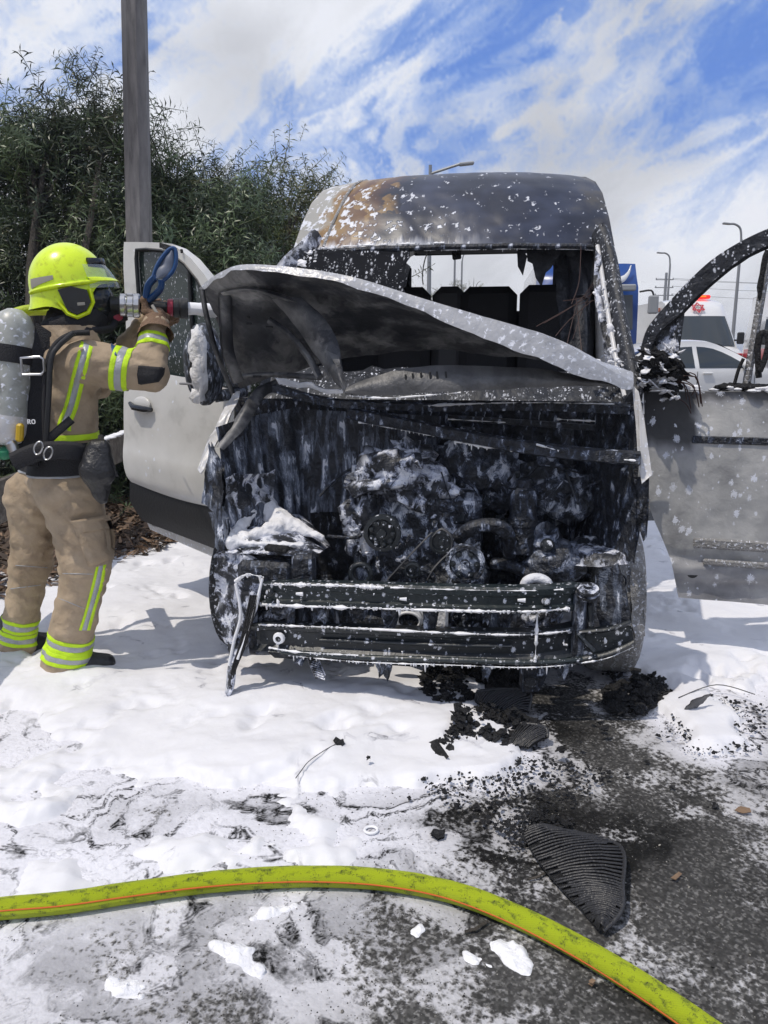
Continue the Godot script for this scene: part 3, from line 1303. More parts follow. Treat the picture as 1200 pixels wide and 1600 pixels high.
func build_trees():
	var m := std("leaf", Color(1, 1, 1), 0.42)
	m.vertex_color_use_as_albedo = true
	m.backlight_enabled = true
	m.backlight = Color(0.14, 0.18, 0.05)
	var s1 := spray_mesh(1, 19, 0.11, 0.015, m)
	var s2 := spray_mesh(2, 20, 0.09, 0.013, m)
	tree("willow_wattle", "tall airy tree with long narrow leaves left of the lamp pole", V(-2.888,0,-6.266), [
		[V(-3.443,3.282,-8.2), Vector3(0.75, 0.50, 0.6), 0.30], [V(-2.995,3.558,-8.6), Vector3(0.5, 0.5, 0.5), 0.2], [V(-3.762,3.599,-8.4), Vector3(0.40, 0.36, 0.4), 0.35], [V(-2.877,3.804,-8.6), Vector3(0.3, 0.24, 0.3), 0.3], [V(-3.362,3.837,-8.5), Vector3(0.3, 0.22, 0.3), 0.3],
		[V(-3.555,3.019,-8.4), Vector3(1.1, 0.5, 0.7)], [V(-4.505,2.769,-8.4), Vector3(1.0, 1.1, 0.9)],
		[V(-3.19,2.283,-8), Vector3(1.2, 0.7, 0.7)], [V(-3.643,1.901,-7.8), Vector3(1.1, 0.8, 0.7)], [V(-2.802,1.471,-8), Vector3(1.0, 0.8, 0.6)], [V(-2.902,.902,-7.8), Vector3(0.9, 0.5, 0.5)], [V(-4.278,1.409,-7.6), Vector3(0.9, 1.0, 0.7)]],
		5600, s1, Color(0.056, 0.084, 0.036), 11, 0.09)
	tree("willow_wattle", "dense dark tree between the lamp pole and the van", V(-1.62,0,-7.064), [
		[V(-2.354,3.296,-9), Vector3(0.6, 0.5, 0.6), 0.7], [V(-2.024,3.066,-9.2), Vector3(0.7, 0.45, 0.6), 0.8], [V(-2.325,2.832,-8.8), Vector3(0.9, 0.55, 0.7)], [V(-1.817,2.694,-9), Vector3(0.75, 0.55, 0.7)],
		[V(-2.332,2.345,-8.6), Vector3(1.0, 0.7, 0.7)], [V(-1.72,2.213,-8.6), Vector3(0.8, 0.6, 0.6)], [V(-2.451,1.672,-8.4), Vector3(0.8, 0.6, 0.6)], [V(-2.112,1.266,-8.6), Vector3(1.0, 0.7, 0.6)]],
		4600, s1, Color(0.050, 0.078, 0.034), 12, 0.08)
	tree("flowering_wattle", "yellow-green bushy tree beside the left edge of the burnt roof", V(-1.093,0,-8.083), [
		[V(-1.776,3.216,-10.5), Vector3(0.45, 0.4, 0.5), 0.7], [V(-1.609,3.052,-10.2), Vector3(0.6, 0.5, 0.6)], [V(-1.354,2.567,-10), Vector3(0.75, 0.55, 0.6)], [V(-1.082,3.303,-10), Vector3(0.42, 0.28, 0.4), 0.55], [V(-1.291,1.95,-10), Vector3(0.9, 0.8, 0.6)], [V(-.683,2.063,-10.6), Vector3(0.9, 0.8, 0.6)]],
		3000, s2, Color(0.115, 0.14, 0.045), 13, 0.06)
	# low scrub behind the guard rail
	var k := 0
	for p in [V(-2.886,.586,-7.2), V(-2.348,.538,-7.6), V(-3.39,.61,-7), V(-1.855,.328,-8.2), V(-4.047,.492,-7)]:
		k += 1
		tree("scrub_bush", ["low green scrub behind the guard rail, near the firefighter's back", "low green scrub beside the open white door", "low green scrub behind the air cylinder", "low green scrub behind the raised bonnet", "low scrub at the edge left of the firefighter"][k - 1], Vector3(p.x, 0, p.z), [[p + Vector3(0, -0.2, 0), Vector3(0.6, 0.5, 0.4)], [p + Vector3(0.3, 0.2, -0.2), Vector3(0.5, 0.4, 0.4)]], 420, s2, Color(0.05, 0.08, 0.035), 40 + k, 0.02, "scrub along the verge")
	# small tree seen through the van, far behind
	tree("roadside_tree", "small pale tree seen through the burnt windscreen", Vector3(4.2, 0, -42), [[V(4.714,4.79,-42), Vector3(1.2, 0.9, 1.0)], [V(3.377,4.204,-42), Vector3(1.6, 0.9, 1.0)], [V(2.097,3.877,-42), Vector3(0.9, 1.1, 1.0)]], 900, s2, Color(0.10, 0.11, 0.04), 21, 0.1)
	tree("roadside_tree", "row of far trees between the blue lorry and the ambulance", Vector3(28, 0, -80), [[V(26.197,4.508,-80), Vector3(2.6, 2.2, 2)], [V(27.86,3.879,-80), Vector3(2.6, 1.8, 2)], [V(24.965,3.563,-80), Vector3(2.6, 1.8, 2)]], 900, s2, Color(0.07, 0.085, 0.04), 22, 0.14)

# ---------------------------------------------------------------- the burnt van
# its own axes: x to the right as seen from the front, y up, -z back along the van; z = 0 at the crash beam

func half_width(v: float) -> float:
	var k := [[0.3, 1.0], [1.25, 1.0], [1.4, 0.97], [1.7, 0.945], [2.03, 0.915], [2.2, 0.89], [2.36, 0.862], [2.45, 0.832], [2.51, 0.785], [2.545, 0.70], [2.565, 0.52]]
	for i in k.size() - 1:
		if v <= k[i + 1][0]:
			return lerpf(k[i][1], k[i + 1][1], clampf((v - k[i][0]) / (k[i + 1][0] - k[i][0]), 0, 1))
	return 0.5


func front_at(v: float) -> float:
	var k := [[1.3, 0.86], [2.03, 1.45], [2.2, 1.57], [2.36, 1.73], [2.45, 1.87], [2.51, 2.02], [2.545, 2.16], [2.565, 2.34]]
	for i in k.size() - 1:
		if v <= k[i + 1][0]:
			return lerpf(k[i][1], k[i + 1][1], clampf((v - k[i][0]) / (k[i + 1][0] - k[i][0]), 0, 1))
	return 2.34


func shell_point(u: float, v: float) -> Vector3:
	var s := absf(u) / half_width(v)
	return Vector3(u, v, -(front_at(v) + 0.2 * s * s * s))


func dome_texture() -> Array:
	var w := 1024
	var h := 384
	var n1 := warped(401, 0.010, 5, 45.0, 0.55)
	var n2 := warped(402, 0.030, 4, 16.0, 0.6)
	var n3 := noise(403, 0.0035, 3)
	var n4 := warped(404, 0.018, 3, 25.0, 0.5)
	var im := Image.create(w, h, false, Image.FORMAT_RGB8)
	var hm := Image.create(w, h, false, Image.FORMAT_L8)
	var cream := Color(0.36, 0.35, 0.32)
	var ochre := Color(0.26, 0.155, 0.055)
	var rust := Color(0.115, 0.055, 0.030)
	var navy := Color(0.012, 0.017, 0.038)  # burnt black, its blue raised for the sky it reflects
	var haze := Color(0.036, 0.046, 0.085)  # the same, paler: sky reflection put into the colour
	for y in h:
		var v := 1.0 - (y + 0.5) / h          # 0 at the windscreen, 1 at the roof
		for x in w:
			var s := (x + 0.5) / w             # 0 left, 1 right
			var a := n3.get_noise_2d(x, y * 1.6) 
			var b := n1.get_noise_2d(x, y * 1.4)
			var f := s + a * 0.06 + b * 0.04 - v * 0.02
			var col: Color
			if f < 0.075:
				col = cream
			elif f < 0.105:
				col = cream.lerp(ochre, (f - 0.075) / 0.03)
			elif f < 0.18:
				col = ochre.lerp(rust, smooth(0.105, 0.18, f))
			elif f < 0.36:
				col = rust.lerp(navy, smooth(0.18, 0.30, f))
				var blotch := smooth(0.12, 0.34, b + 0.16 - absf(v - 0.55) * 0.5) * smooth(0.36, 0.30, f)
				col = col.lerp(ochre, blotch * 0.8)
			else:
				col = navy.lerp(haze, clampf(0.25 + a * 1.1 + b * 0.5, 0, 1))
				col = col.lerp(Color(0.075, 0.07, 0.065), smooth(0.86, 0.99, f) * clampf(0.5 + b * 1.2, 0, 1))
			# pale ash along the roof edge
			col = col.lerp(Color(0.16, 0.16, 0.16), smooth(0.80, 1.0, v) * 0.45 * clampf(0.5 + b * 2.0, 0, 1))
			# foam flung at it: thick at the lower left, thinning to specks on the right
			var d := n2.get_noise_2d(x * 1.4 + y * 0.3, y * 1.1) + n4.get_noise_2d(x, y) * 0.75
			var left := smooth(0.62, 0.10, s + absf(v - 0.28) * 0.35)
			var lim := 0.58 - 0.48 * left + 0.42 * n3.get_noise_2d(x * 2.6 + 500.0, y * 3.0) + 0.05 * v
			var foam := smooth(lim, lim + 0.07, d)
			var rag := smooth(0.10, 0.0, v + n4.get_noise_2d(x, 9.0) * 0.10) * smooth(0.75, 0.2, s)
			foam = maxf(foam, rag * 0.95)
			col = col.lerp(Color(0.72, 0.74, 0.80), foam * (0.72 + 0.28 * clampf(d * 2.0 - lim * 2.0, 0, 1)))
			im.set_pixel(x, y, col.linear_to_srgb())
			var g := clampf(0.3 + b * 0.10 + foam * 0.5, 0, 1)
			hm.set_pixel(x, y, Color(g, g, g))
	return [ImageTexture.create_from_image(im), ImageTexture.create_from_image(hm)]


# sweep an outline (outwards, up) along a path; outwards is level
func sweep(mb: MB, path: Array, outline: Array, closed := true):
	var rows := []
	for p in outline:
		rows.append([])
	for k in path.size():
		var d: Vector3 = path[mini(k + 1, path.size() - 1)] - path[maxi(k - 1, 0)]
		d.y = 0
		d = d.normalized()
		var out := Vector3(-d.z, 0, d.x)
		if out.z < 0:
			out = -out
		for q in outline.size():
			rows[q].append(path[k] + out * outline[q].x + Vector3.UP * outline[q].y)
	for q in (rows.size() if closed else rows.size() - 1):
		mb.grid([rows[q], rows[(q + 1) % rows.size()]], false, Vector2(path.size(), 1))
	if closed:
		for e in [0, path.size() - 1]:
			var pts := []
			for q in rows.size():
				pts.append(rows[q][e])
			for q in range(1, pts.size() - 1):
				mb.tri(pts[0], pts[q], pts[q + 1])


# a bead of foam along an edge with drops hanging from it
func foam_edge(mb: MB, path: Array, r := 0.007, drop := 0.022, gap := 0.020, sd := 1):
	var g := RandomNumberGenerator.new()
	g.seed = sd
	var pts := spline(path, 16)
	var radii := []
	var gate := noise(sd + 900, 1.0, 2)
	for p in pts:
		radii.append(r * g.randf_range(0.5, 1.2) * clampf(0.62 + 1.5 * gate.get_noise_3dv(p * 11.0), 0.06, 1.5))
	mb.tube(pts, radii, 6)
	for k in pts.size() - 1:
		var d: float = (pts[k + 1] - pts[k]).length()
		var many := int(d / gap + g.randf())
		for q in many:
			var p: Vector3 = pts[k].lerp(pts[k + 1], g.randf())
			var l := drop * g.randf_range(0.08, 0.5) * (2.6 if g.randf() < 0.10 else 1.0)
			var rr := r * g.randf_range(0.6, 1.2)
			mb.tube([p + Vector3(0, rr * 0.5, 0), p - Vector3(0, l * 0.35, 0), p - Vector3(0, l * 0.8, 0), p - Vector3(0, l, 0)], [rr * 1.1, rr * 0.85, rr * 0.5, rr * 0.12], 5, false)


# sheet through a loop of 3-D points, given thickness backwards
func sheet(mb: MB, loop: Array, thick := 0.006, crumple := 0.0, nz: FastNoiseLite = null):
	var c := Vector3.ZERO
	for p in loop:
		c += p
	c /= loop.size()
	var n := Vector3.ZERO
	for k in loop.size():
		n += (loop[k] - c).cross(loop[(k + 1) % loop.size()] - c)
	n = n.normalized()
	var x: Vector3 = (loop[1] - loop[0])
	x = (x - n * x.dot(n)).normalized()
	var y := n.cross(x)
	var poly := PackedVector2Array()
	for p in loop:
		poly.append(Vector2((p - c).dot(x), (p - c).dot(y)))
	# refine so that the sheet can crumple
	var ids := Geometry2D.triangulate_polygon(poly)
	var tris := []
	var k := 0
	while k < ids.size():
		tris.append([loop[ids[k]], loop[ids[k + 1]], loop[ids[k + 2]]])
		k += 3
	for level in (3 if crumple > 0.0 else 0):
		var more := []
		for t in tris:
			var a: Vector3 = (t[0] + t[1]) * 0.5
			var b: Vector3 = (t[1] + t[2]) * 0.5
			var d: Vector3 = (t[2] + t[0]) * 0.5
			more.append_array([[t[0], a, d], [a, t[1], b], [d, b, t[2]], [a, b, d]])
		tris = more
	for side in [0.5, -0.5]:
		var i0 := mb.i.size()
		var seen := {}
		for t in tris:
			var q := []
			for p in t:
				var key := Vector3i(p * 2000.0)
				if not seen.has(key):
					var o: Vector3 = p
					if crumple > 0.0:
						o += n * nz.get_noise_3dv(p * 9.0) * crumple
					seen[key] = mb.vert(o + n * thick * side)
				q.append(seen[key])
			if side > 0:
				mb.face(q[0], q[2], q[1])
			else:
				mb.face(q[0], q[1], q[2])
		mb.smooth(i0)
	if crumple == 0.0:
		for q in loop.size():
			var a: Vector3 = loop[q]
			var b: Vector3 = loop[(q + 1) % loop.size()]
			mb.quad(a + n * thick * 0.5, b + n * thick * 0.5, b - n * thick * 0.5, a - n * thick * 0.5)


func build_van():
	van = thing("burnt_van", "burnt-out high-roof van with raised crumpled bonnet, front stripped to the engine and covered in foam", "van", Vector3(0.09, 0, -2.95), deg_to_rad(-9.5))
	van_shell()
	van_inside()
	van_bonnet()
	van_bay()
	van_engine()
	van_front()
	van_wheels()
	van_left_door()
	van_right_door()
	van_foam()


func van_shell():
	var nz := noise(410, 1.0, 3)
	# roof front
	var t := dome_texture()
	var m := std("roof_burn", Color(1, 1, 1), 0.40)
	m.albedo_texture = t[0]
	m.texture_repeat = false
	m.metallic_specular = 0.5
	bump(m, t[1], 0.5)
	var rows := []
	for r in 25:
		var v := 2.565 - (2.565 - 2.03) * r / 24.0
		var row := []
		for k in 81:
			var s := k / 80.0 * 2.0 - 1.0
			var p := shell_point(s * half_width(v), v)
			p.z += 0.012 * nz.get_noise_2d(p.x * 3.5, p.y * 5.0)
			row.append(p)
		rows.append(row)
	var mb := MB.new()
	mb.grid(rows)
	part("roof_front", mb, m, van)
	# roof behind it
	var prof := [[-0.915, 2.03], [-0.89, 2.2], [-0.862, 2.36], [-0.832, 2.45], [-0.785, 2.51], [-0.70, 2.545], [-0.52, 2.565], [-0.25, 2.578], [0.0, 2.582], [0.25, 2.578], [0.52, 2.565], [0.70, 2.545], [0.785, 2.51], [0.832, 2.45], [0.862, 2.36], [0.89, 2.2], [0.915, 2.03]]
	rows = []
	for j in 20:
		var row := []
		for q in prof:
			var a := shell_point(q[0], q[1]) if q[1] <= 2.565 else Vector3(q[0], q[1], -2.36)
			row.append(a.lerp(Vector3(q[0], q[1], -5.95), pow(j / 19.0, 1.4)))
		rows.append(row)
	mb = MB.new()
	mb.grid(rows)
	part("roof", mb, M.white_paint, van)
	# hatch on the roof, its front lip burnt
	mb = MB.new()
	mb.box(Vector3(0.12, 2.60, -3.0), Vector3(0.62, 0.05, 0.8), Basis(), 0.02)
	part("roof_hatch", mb, M.dull_steel, van)
	mb = MB.new()
	for k in 9:
		mb.lump(Vector3(0.05 + k * 0.045 + rng.randf() * 0.02, 2.588 + rng.randf() * 0.012, -2.55 - rng.randf() * 0.05), Vector3(0.045, 0.012, 0.03), 0.8, nz, 6, 8)
	part("burnt_hatch_seal", mb, M.char, van)
	# seam down the left of the roof front
	mb = MB.new()
	var path := []
	for k in 12:
		var v := lerpf(2.05, 2.54, k / 11.0)
		path.append(shell_point(-0.70 + 0.12 * k / 11.0, v) + Vector3(0, 0, 0.004))
	mb.tube(path, 0.009, 6)
	part("roof_seam", mb, M.ashen, van)
	# sides behind the front doors, and the rails above the doors
	for s in [-1, 1]:
		mb = MB.new()
		rows = []
		for k in 12:
			var v := lerpf(0.35, 2.03, k / 11.0)
			var row := []
			for j in 10:
				row.append(Vector3(s * half_width(v), v, -lerpf(2.05, 5.95, j / 9.0)))
			rows.append(row)
		mb.grid(rows)
		part("side_panel", mb, M.white_paint, van)
		mb = MB.new()
		mb.box(Vector3(s * 0.885, 1.98, -1.9), Vector3(0.06, 0.09, 0.55), Basis(), 0.01)
		part("door_rail", mb, M.soot, van)
		# pillar behind the door
		mb = MB.new()
		mb.tube([Vector3(s * 0.955, 0.4, -2.08), Vector3(s * 0.955, 1.3, -2.08), Vector3(s * 0.90, 2.03, -2.08)], 0.055, 8)
		part("door_pillar", mb, M.scorched_white, van)
		mb = MB.new()
		mb.box(Vector3(s * 0.93, 0.36, -1.45), Vector3(0.14, 0.16, 1.3), Basis(), 0.02)
		part("door_sill", mb, M.soot, van)
	# bar over the windscreen
	mb = MB.new()
	path = []
	for k in 25:
		var u := lerpf(-0.80, 0.86, k / 24.0)
		path.append(shell_point(u, 2.03) + Vector3(0, -0.012 - 0.01 * absf(sin(u * 9.0)) * 0.3, 0.012))
	mb.tube(path, 0.017, 8)
	part("windscreen_header", mb, M.soot_lean, van)
	# windscreen pillars
	mb = MB.new()
	path = spline([V(.822,2.084,-1.58), V(.864,1.904,-1.42), V(.891,1.649,-1.2), V(.919,1.43,-1), V(.943,1.242,-.8)], 6)
	mb.tube(path, 0.052, 8, true, Vector2(0.75, 1.5))
	part("windscreen_pillar", mb, M.soot_specks, van)
	mb = MB.new()
	mb.tube(spline([V(.809,2.012,-1.48), V(.827,1.849,-1.34), V(.852,1.616,-1.14), V(.884,1.385,-.94), V(.905,1.257,-.8)], 6), 0.012, 6)
	part("windscreen_seal", mb, M.scorched_white, van)
	mb = MB.new()
	path = spline([V(-.749,2.096,-1.62), V(-.806,1.995,-1.5), V(-.876,1.885,-1.36), V(-.962,1.627,-1.1), V(-.965,1.303,-.8)], 6)
	mb.tube(path, 0.052, 8, true, Vector2(0.75, 1.4))
	part("windscreen_pillar", mb, M.soot_lace, van)
	# what is left of the windscreen, on the left
	mb = MB.new()
	sheet(mb, [V(-.931,1.886,-1.36), V(-.865,1.991,-1.46), V(-.719,2.027,-1.5), V(-.479,2.021,-1.46), V(-.192,2.02,-1.45), V(-.183,1.972,-1.41), V(-.205,1.918,-1.37), V(-.184,1.856,-1.32), V(-.202,1.794,-1.28), V(-.159,1.724,-1.22), V(-.433,1.727,-1.22), V(-.728,1.801,-1.28)], 0.006, 0.01, nz)
	part("windscreen_remnant", mb, M.sooty_glass, van, "", "sooty left remnant of the windscreen with foam flecks")
	# torn lining hanging in the right half of the opening
	mb = MB.new()
	sheet(mb, [V(.398,2.037,-1.6), V(.436,2.036,-1.6), V(.434,1.995,-1.6), V(.445,1.982,-1.6), V(.425,1.877,-1.6), V(.395,1.928,-1.6), V(.389,1.996,-1.6)], 0.006, 0.012, nz)
	sheet(mb, [V(.436,2.042,-1.62), V(.706,2.036,-1.62), V(.706,1.972,-1.62), V(.626,1.994,-1.62), V(.574,1.914,-1.62), V(.55,1.894,-1.62), V(.529,1.818,-1.62), V(.495,1.867,-1.62), V(.475,1.943,-1.62), V(.447,1.957,-1.62)], 0.006, 0.015, nz)
	part("torn_lining", mb, M.soot, van)
	mb = MB.new()
	mb.box(V(.056,2.007,-1.55), Vector3(0.05, 0.085, 0.02), Basis(Vector3(0, 0, 1), 0.12), 0.006)
	mb.tube([V(.052,2.045,-1.5), V(.054,2.022,-1.53)], 0.006, 5)
	part("melted_mirror_mount", mb, M.char, van)
	mb = MB.new()
	mb.tube(spline([V(-.074,2.029,-1.46), V(-.103,1.955,-1.42), V(-.112,1.868,-1.38), V(-.104,1.818,-1.35)], 5), 0.0035, 5)
	part("hanging_wire", mb, M.cable, van)


func van_inside():
	# sooty inner skin: walls, ceiling, floor
	for s in [-1, 1]:
		var mb := MB.new()
		var rows := []
		for k in 8:
			var v := lerpf(0.5, 2.40, k / 7.0)
			var row := []
			for j in 8:
				row.append(Vector3(s * (minf(half_width(v), 0.95) - 0.07), v, -lerpf(2.12, 5.9, j / 7.0)))
			rows.append(row)
		mb.grid(rows)
		part("inner_wall", mb, M.soot, van)
	var mb := MB.new()
	mb.box(Vector3(0, 2.53, -4.1), Vector3(1.40, 0.02, 3.6), Basis(), 0.005)
	part("ceiling_lining", mb, M.soot, van)
	mb = MB.new()
	mb.box(Vector3(0, 0.50, -3.4), Vector3(1.80, 0.08, 5.0), Basis(), 0.01)
	part("floor_pan", mb, M.soot, van)
	mb = MB.new()
	mb.box(Vector3(0, 0.36, -3.5), Vector3(1.2, 0.18, 4.9), Basis(), 0.02)
	part("chassis", mb, M.soot, van)
	# rear opening, its doors swung away
	mb = MB.new()
	for s in [-1, 1]:
		mb.box(Vector3(s * 0.83, 1.45, -5.9), Vector3(0.12, 1.9, 0.08), Basis(), 0.02)
	mb.box(Vector3(0, 2.535, -5.9), Vector3(1.5, 0.04, 0.08), Basis(), 0.02)
	part("rear_frame", mb, M.soot, van)
	# seats
	var seats := [[V(-.325,1.869,-2.2), 0.34, 0.10], [V(-.039,1.874,-2.25), 0.22, 0.0], [V(.218,1.866,-2.2), 0.36, 0.0], [V(.643,1.864,-2.1), 0.46, 0.0]]
	for q in seats:
		mb = MB.new()
		var at: Vector3 = q[0]
		mb.box(Vector3(at.x, at.y - 0.36, at.z), Vector3(q[1], 0.74, 0.13), Basis(Vector3.RIGHT, -0.12), 0.055)
		part("seat_back", mb, M.webbing if q[1] > 0.3 else M.grey_seat, van)
	mb = MB.new()
	mb.box(Vector3(0.05, 1.30, -2.36), Vector3(1.72, 0.86, 0.10), Basis(Vector3.RIGHT, -0.12), 0.03)
	part("bench_back", mb, M.webbing, van)
	mb = MB.new()
	mb.box(Vector3(-0.1, 1.02, -1.95), Vector3(1.5, 0.18, 0.5), Basis(), 0.06)
	part("seat_cushion", mb, M.webbing, van)
	# dashboard and the scuttle under the windscreen
	var nz := noise(421, 1.0, 3)
	mb = MB.new()
	var rows := []
	for k in 10:
		var row := []
		for j in 30:
			var u := lerpf(-0.92, 0.92, j / 29.0)
			var a := k / 9.0
			row.append(Vector3(u, 1.16 + 0.20 * sin(a * PI * 0.75) + 0.05 * nz.get_noise_2d(u * 4.0, a * 3.0), -0.80 - 0.55 * a + 0.04 * nz.get_noise_2d(u * 5.0 + 7.0, a * 3.0)))
		rows.append(row)
	mb.grid(rows)
	part("dashboard", mb, M.soot_specks, van)
	# burnt wiring that hangs at the right of the opening
	mb = MB.new()
	var g := RandomNumberGenerator.new()
	g.seed = 5
	var ends := [[V(.834,1.893,-1.4), V(.722,1.726,-1.4), V(.54,1.608,-1.3)], [V(.826,1.869,-1.38), V(.755,1.753,-1.42), V(.639,1.727,-1.4)], [V(.821,1.819,-1.36), V(.746,1.693,-1.4), V(.691,1.526,-1.3)], [V(.797,1.77,-1.35), V(.69,1.7,-1.4), V(.501,1.592,-1.3)], [V(.704,1.743,-1.4), V(.724,1.593,-1.35), V(.737,1.428,-1.2)], [V(.778,1.719,-1.3), V(.67,1.624,-1.3), V(.6,1.542,-1.25)], [V(.725,2.013,-1.5), V(.72,1.828,-1.45), V(.683,1.71,-1.4)], [V(.842,1.718,-1.3), V(.783,1.722,-1.35), V(.69,1.7,-1.4)], [V(.705,1.692,-1.38), V(.673,1.559,-1.3), V(.655,1.477,-1.2)]]
	for e in ends:
		mb.tube(spline(e, 6), g.randf_range(0.0014, 0.0026), 5)
	part("burnt_wiring", mb, M.copper_wire, van)
	# melted trim along the right door opening
	mb = MB.new()
	sheet(mb, [V(.795,1.979,-1.42), V(.824,1.951,-1.4), V(.819,1.817,-1.34), V(.835,1.683,-1.24), V(.869,1.522,-1.08), V(.877,1.384,-.98), V(.831,1.429,-1.05), V(.817,1.554,-1.12), V(.795,1.684,-1.25), V(.783,1.818,-1.34)], 0.008, 0.03, nz)
	part("melted_pillar_trim", mb, M.soot_lace, van)
	mb = MB.new()
	mb.tube(spline([V(.737,1.739,-1.6), V(.748,1.564,-1.5), V(.738,1.394,-1.4)], 4), 0.035, 7)
	mb.tube(spline([V(.702,2.04,-1.7), V(.73,1.885,-1.7), V(.737,1.739,-1.6)], 4), 0.05, 7)
	sheet(mb, [V(.58,2.048,-1.72), V(.804,2.043,-1.72), V(.802,1.743,-1.68), V(.802,1.409,-1.6), V(.664,1.426,-1.6), V(.627,1.709,-1.66)], 0.02, 0.05, nz)
	part("burnt_curtain", mb, M.soot, van)


func van_bonnet():
	var nz := noise(431, 1.0, 3)
	var front := [V(-.929,1.726,-.3), V(-.798,1.765,-.19), V(-.657,1.784,-.1), V(-.403,1.759,-.07), V(-.198,1.719,-.05), V(.024,1.65,-.04), V(.24,1.586,-.04), V(.454,1.525,-.07), V(.575,1.481,-.11), V(.701,1.41,-.17), V(.864,1.329,-.28)]
	var back := [V(-.93,1.288,-.72), V(-.844,1.307,-.72), V(-.75,1.338,-.73), V(-.53,1.393,-.75), V(-.343,1.43,-.76), V(-.096,1.454,-.76), V(.147,1.454,-.75), V(.441,1.425,-.7), V(.609,1.398,-.64), V(.74,1.367,-.55), V(.869,1.322,-.4)]
	var mb := MB.new()
	var p := spline(front, 6)
	var q := spline(back, 6)
	var rows := []
	for r in 15:
		var f := r / 14.0
		var row := []
		for k in p.size():
			var x: Vector3 = p[k].lerp(q[k], f) + Vector3(0, 0.035, 0) * sin(f * PI)
			x.y += (0.012 * nz.get_noise_3dv(x * 4.0) - 0.030 * absf(nz.get_noise_3dv(x * 2.2 + Vector3(5, 0, 0))) + 0.010) * smooth(0.0, 0.3, f)
			row.append(x)
		rows.append(row)
	mb.grid(rows)
	# top skin a little above, so that the panel has thickness
	var top := []
	for row in rows:
		var up := []
		for x in row:
			up.append(x + Vector3(0, 0.012, -0.004))
		top.append(up)
	var outer := MB.new()
	outer.grid(top)
	part("bonnet", outer, M.bonnet_paint, van, "", "raised bonnet, white outside")
	part("bonnet_underside", mb, M.hood_under, van)
	# rolled front lip
	var low := [V(-.922,1.719,-.29), V(-.795,1.759,-.18), V(-.652,1.777,-.085), V(-.398,1.743,-.05), V(-.194,1.696,-.03), V(.026,1.619,-.02), V(.243,1.523,-.01), V(.456,1.444,-.03), V(.576,1.397,-.075), V(.701,1.357,-.14), V(.855,1.312,-.26)]
	mb = MB.new()
	var a := spline(front, 6)
	var b := spline(low, 6)
	rows = []
	for r in 7:
		var f := r / 6.0
		var row := []
		for k in a.size():
			var w: float = (a[k] - b[k]).length()
			var x: Vector3 = a[k].lerp(b[k], f) + Vector3(0, 0.012 * (1.0 - f), 0.07 * w * sin(f * PI * 0.9))
			x.y += 0.012 * nz.get_noise_3dv(x * 8.0) * f - 0.010 * absf(nz.get_noise_3dv(x * 5.0)) * f
			x.z += 0.010 * nz.get_noise_3dv(x * 9.0)
			row.append(x)
		rows.append(row)
	mb.grid(rows)
	part("bonnet_lip", mb, M.bonnet_paint, van)
	# left edge flange
	mb = MB.new()
	mb.tube(spline([V(-.924,1.725,-.29), V(-.938,1.623,-.36), V(-.954,1.459,-.5), V(-.95,1.325,-.62), V(-.927,1.184,-.7)], 5), 0.012, 6)
	part("bonnet_flange", mb, M.hood_under, van)
	# pressed frame under the left half
	mb = MB.new()
	mb.tube(spline([V(-.824,1.703,-.3), V(-.849,1.595,-.36), V(-.883,1.459,-.46), V(-.884,1.324,-.58)], 4), 0.022, 6, true, Vector2(1.3, 0.5))
	mb.tube(spline([V(-.824,1.703,-.3), V(-.689,1.712,-.24), V(-.553,1.681,-.22), V(-.451,1.644,-.24)], 4), 0.022, 6, true, Vector2(1.3, 0.5))
	mb.tube(spline([V(-.648,1.593,-.34), V(-.565,1.539,-.34), V(-.471,1.445,-.3), V(-.402,1.354,-.24)], 4), 0.016, 6)
	mb.tube(spline([V(-.923,1.341,-.6), V(-.739,1.357,-.6), V(-.442,1.349,-.4)], 4), 0.014, 6)
	part("bonnet_frame", mb, M.hood_under, van)
	for k in [[V(-.75,1.606,-.37), 0.014, 0.014], [V(-.752,1.579,-.38), 0.026, 0.010], [V(-.788,1.348,-.575), 0.043, 0.010], [V(-.653,1.564,-.36), 0.034, 0.010]]:
		mb = MB.new()
		mb.box(k[0], Vector3(k[1], k[2], 0.01), Basis(), 0.003)
		part("frame_hole", mb, M.black_plastic, van)
	# torn brace: falls from the frame to a kink, then runs right as the slotted rail
	mb = MB.new()
	between(mb, [V(-.606,1.667,-.26), V(-.529,1.589,-.27), V(-.427,1.458,-.24), V(-.331,1.351,-.17), V(-.262,1.296,-.11)], [V(-.472,1.673,-.22), V(-.379,1.594,-.22), V(-.317,1.497,-.2), V(-.291,1.408,-.16), V(-.26,1.314,-.1)], 5, Vector3(0, 0, 0.03), 5, Vector2(1, 1), 0.02, nz)
	part("bonnet_brace", mb, M.hood_under, van)
	mb = MB.new()  # small paler grey patch on the brace
	between(mb, [V(-.349,1.463,-.165), V(-.326,1.453,-.155), V(-.298,1.443,-.15)], [V(-.297,1.388,-.14), V(-.292,1.388,-.14), V(-.286,1.393,-.14)], 4, Vector3(0, 0, 0.012))
	part("brace_pale_patch", mb, M.burnt_rail, van)
	mb = MB.new()
	between(mb, [V(-.26,1.319,-.1), V(-.161,1.359,-.11), V(-.035,1.392,-.12), V(.14,1.409,-.13), V(.362,1.402,-.14), V(.583,1.38,-.18), V(.853,1.334,-.29)], [V(-.258,1.294,-.09), V(-.157,1.288,-.085), V(-.029,1.296,-.085), V(.145,1.307,-.09), V(.365,1.318,-.1), V(.584,1.327,-.15), V(.85,1.324,-.27)], 6, Vector3(0, 0, 0.022), 6, Vector2(1, 1), 0.012, nz)
	part("slotted_rail", mb, M.burnt_rail, van)
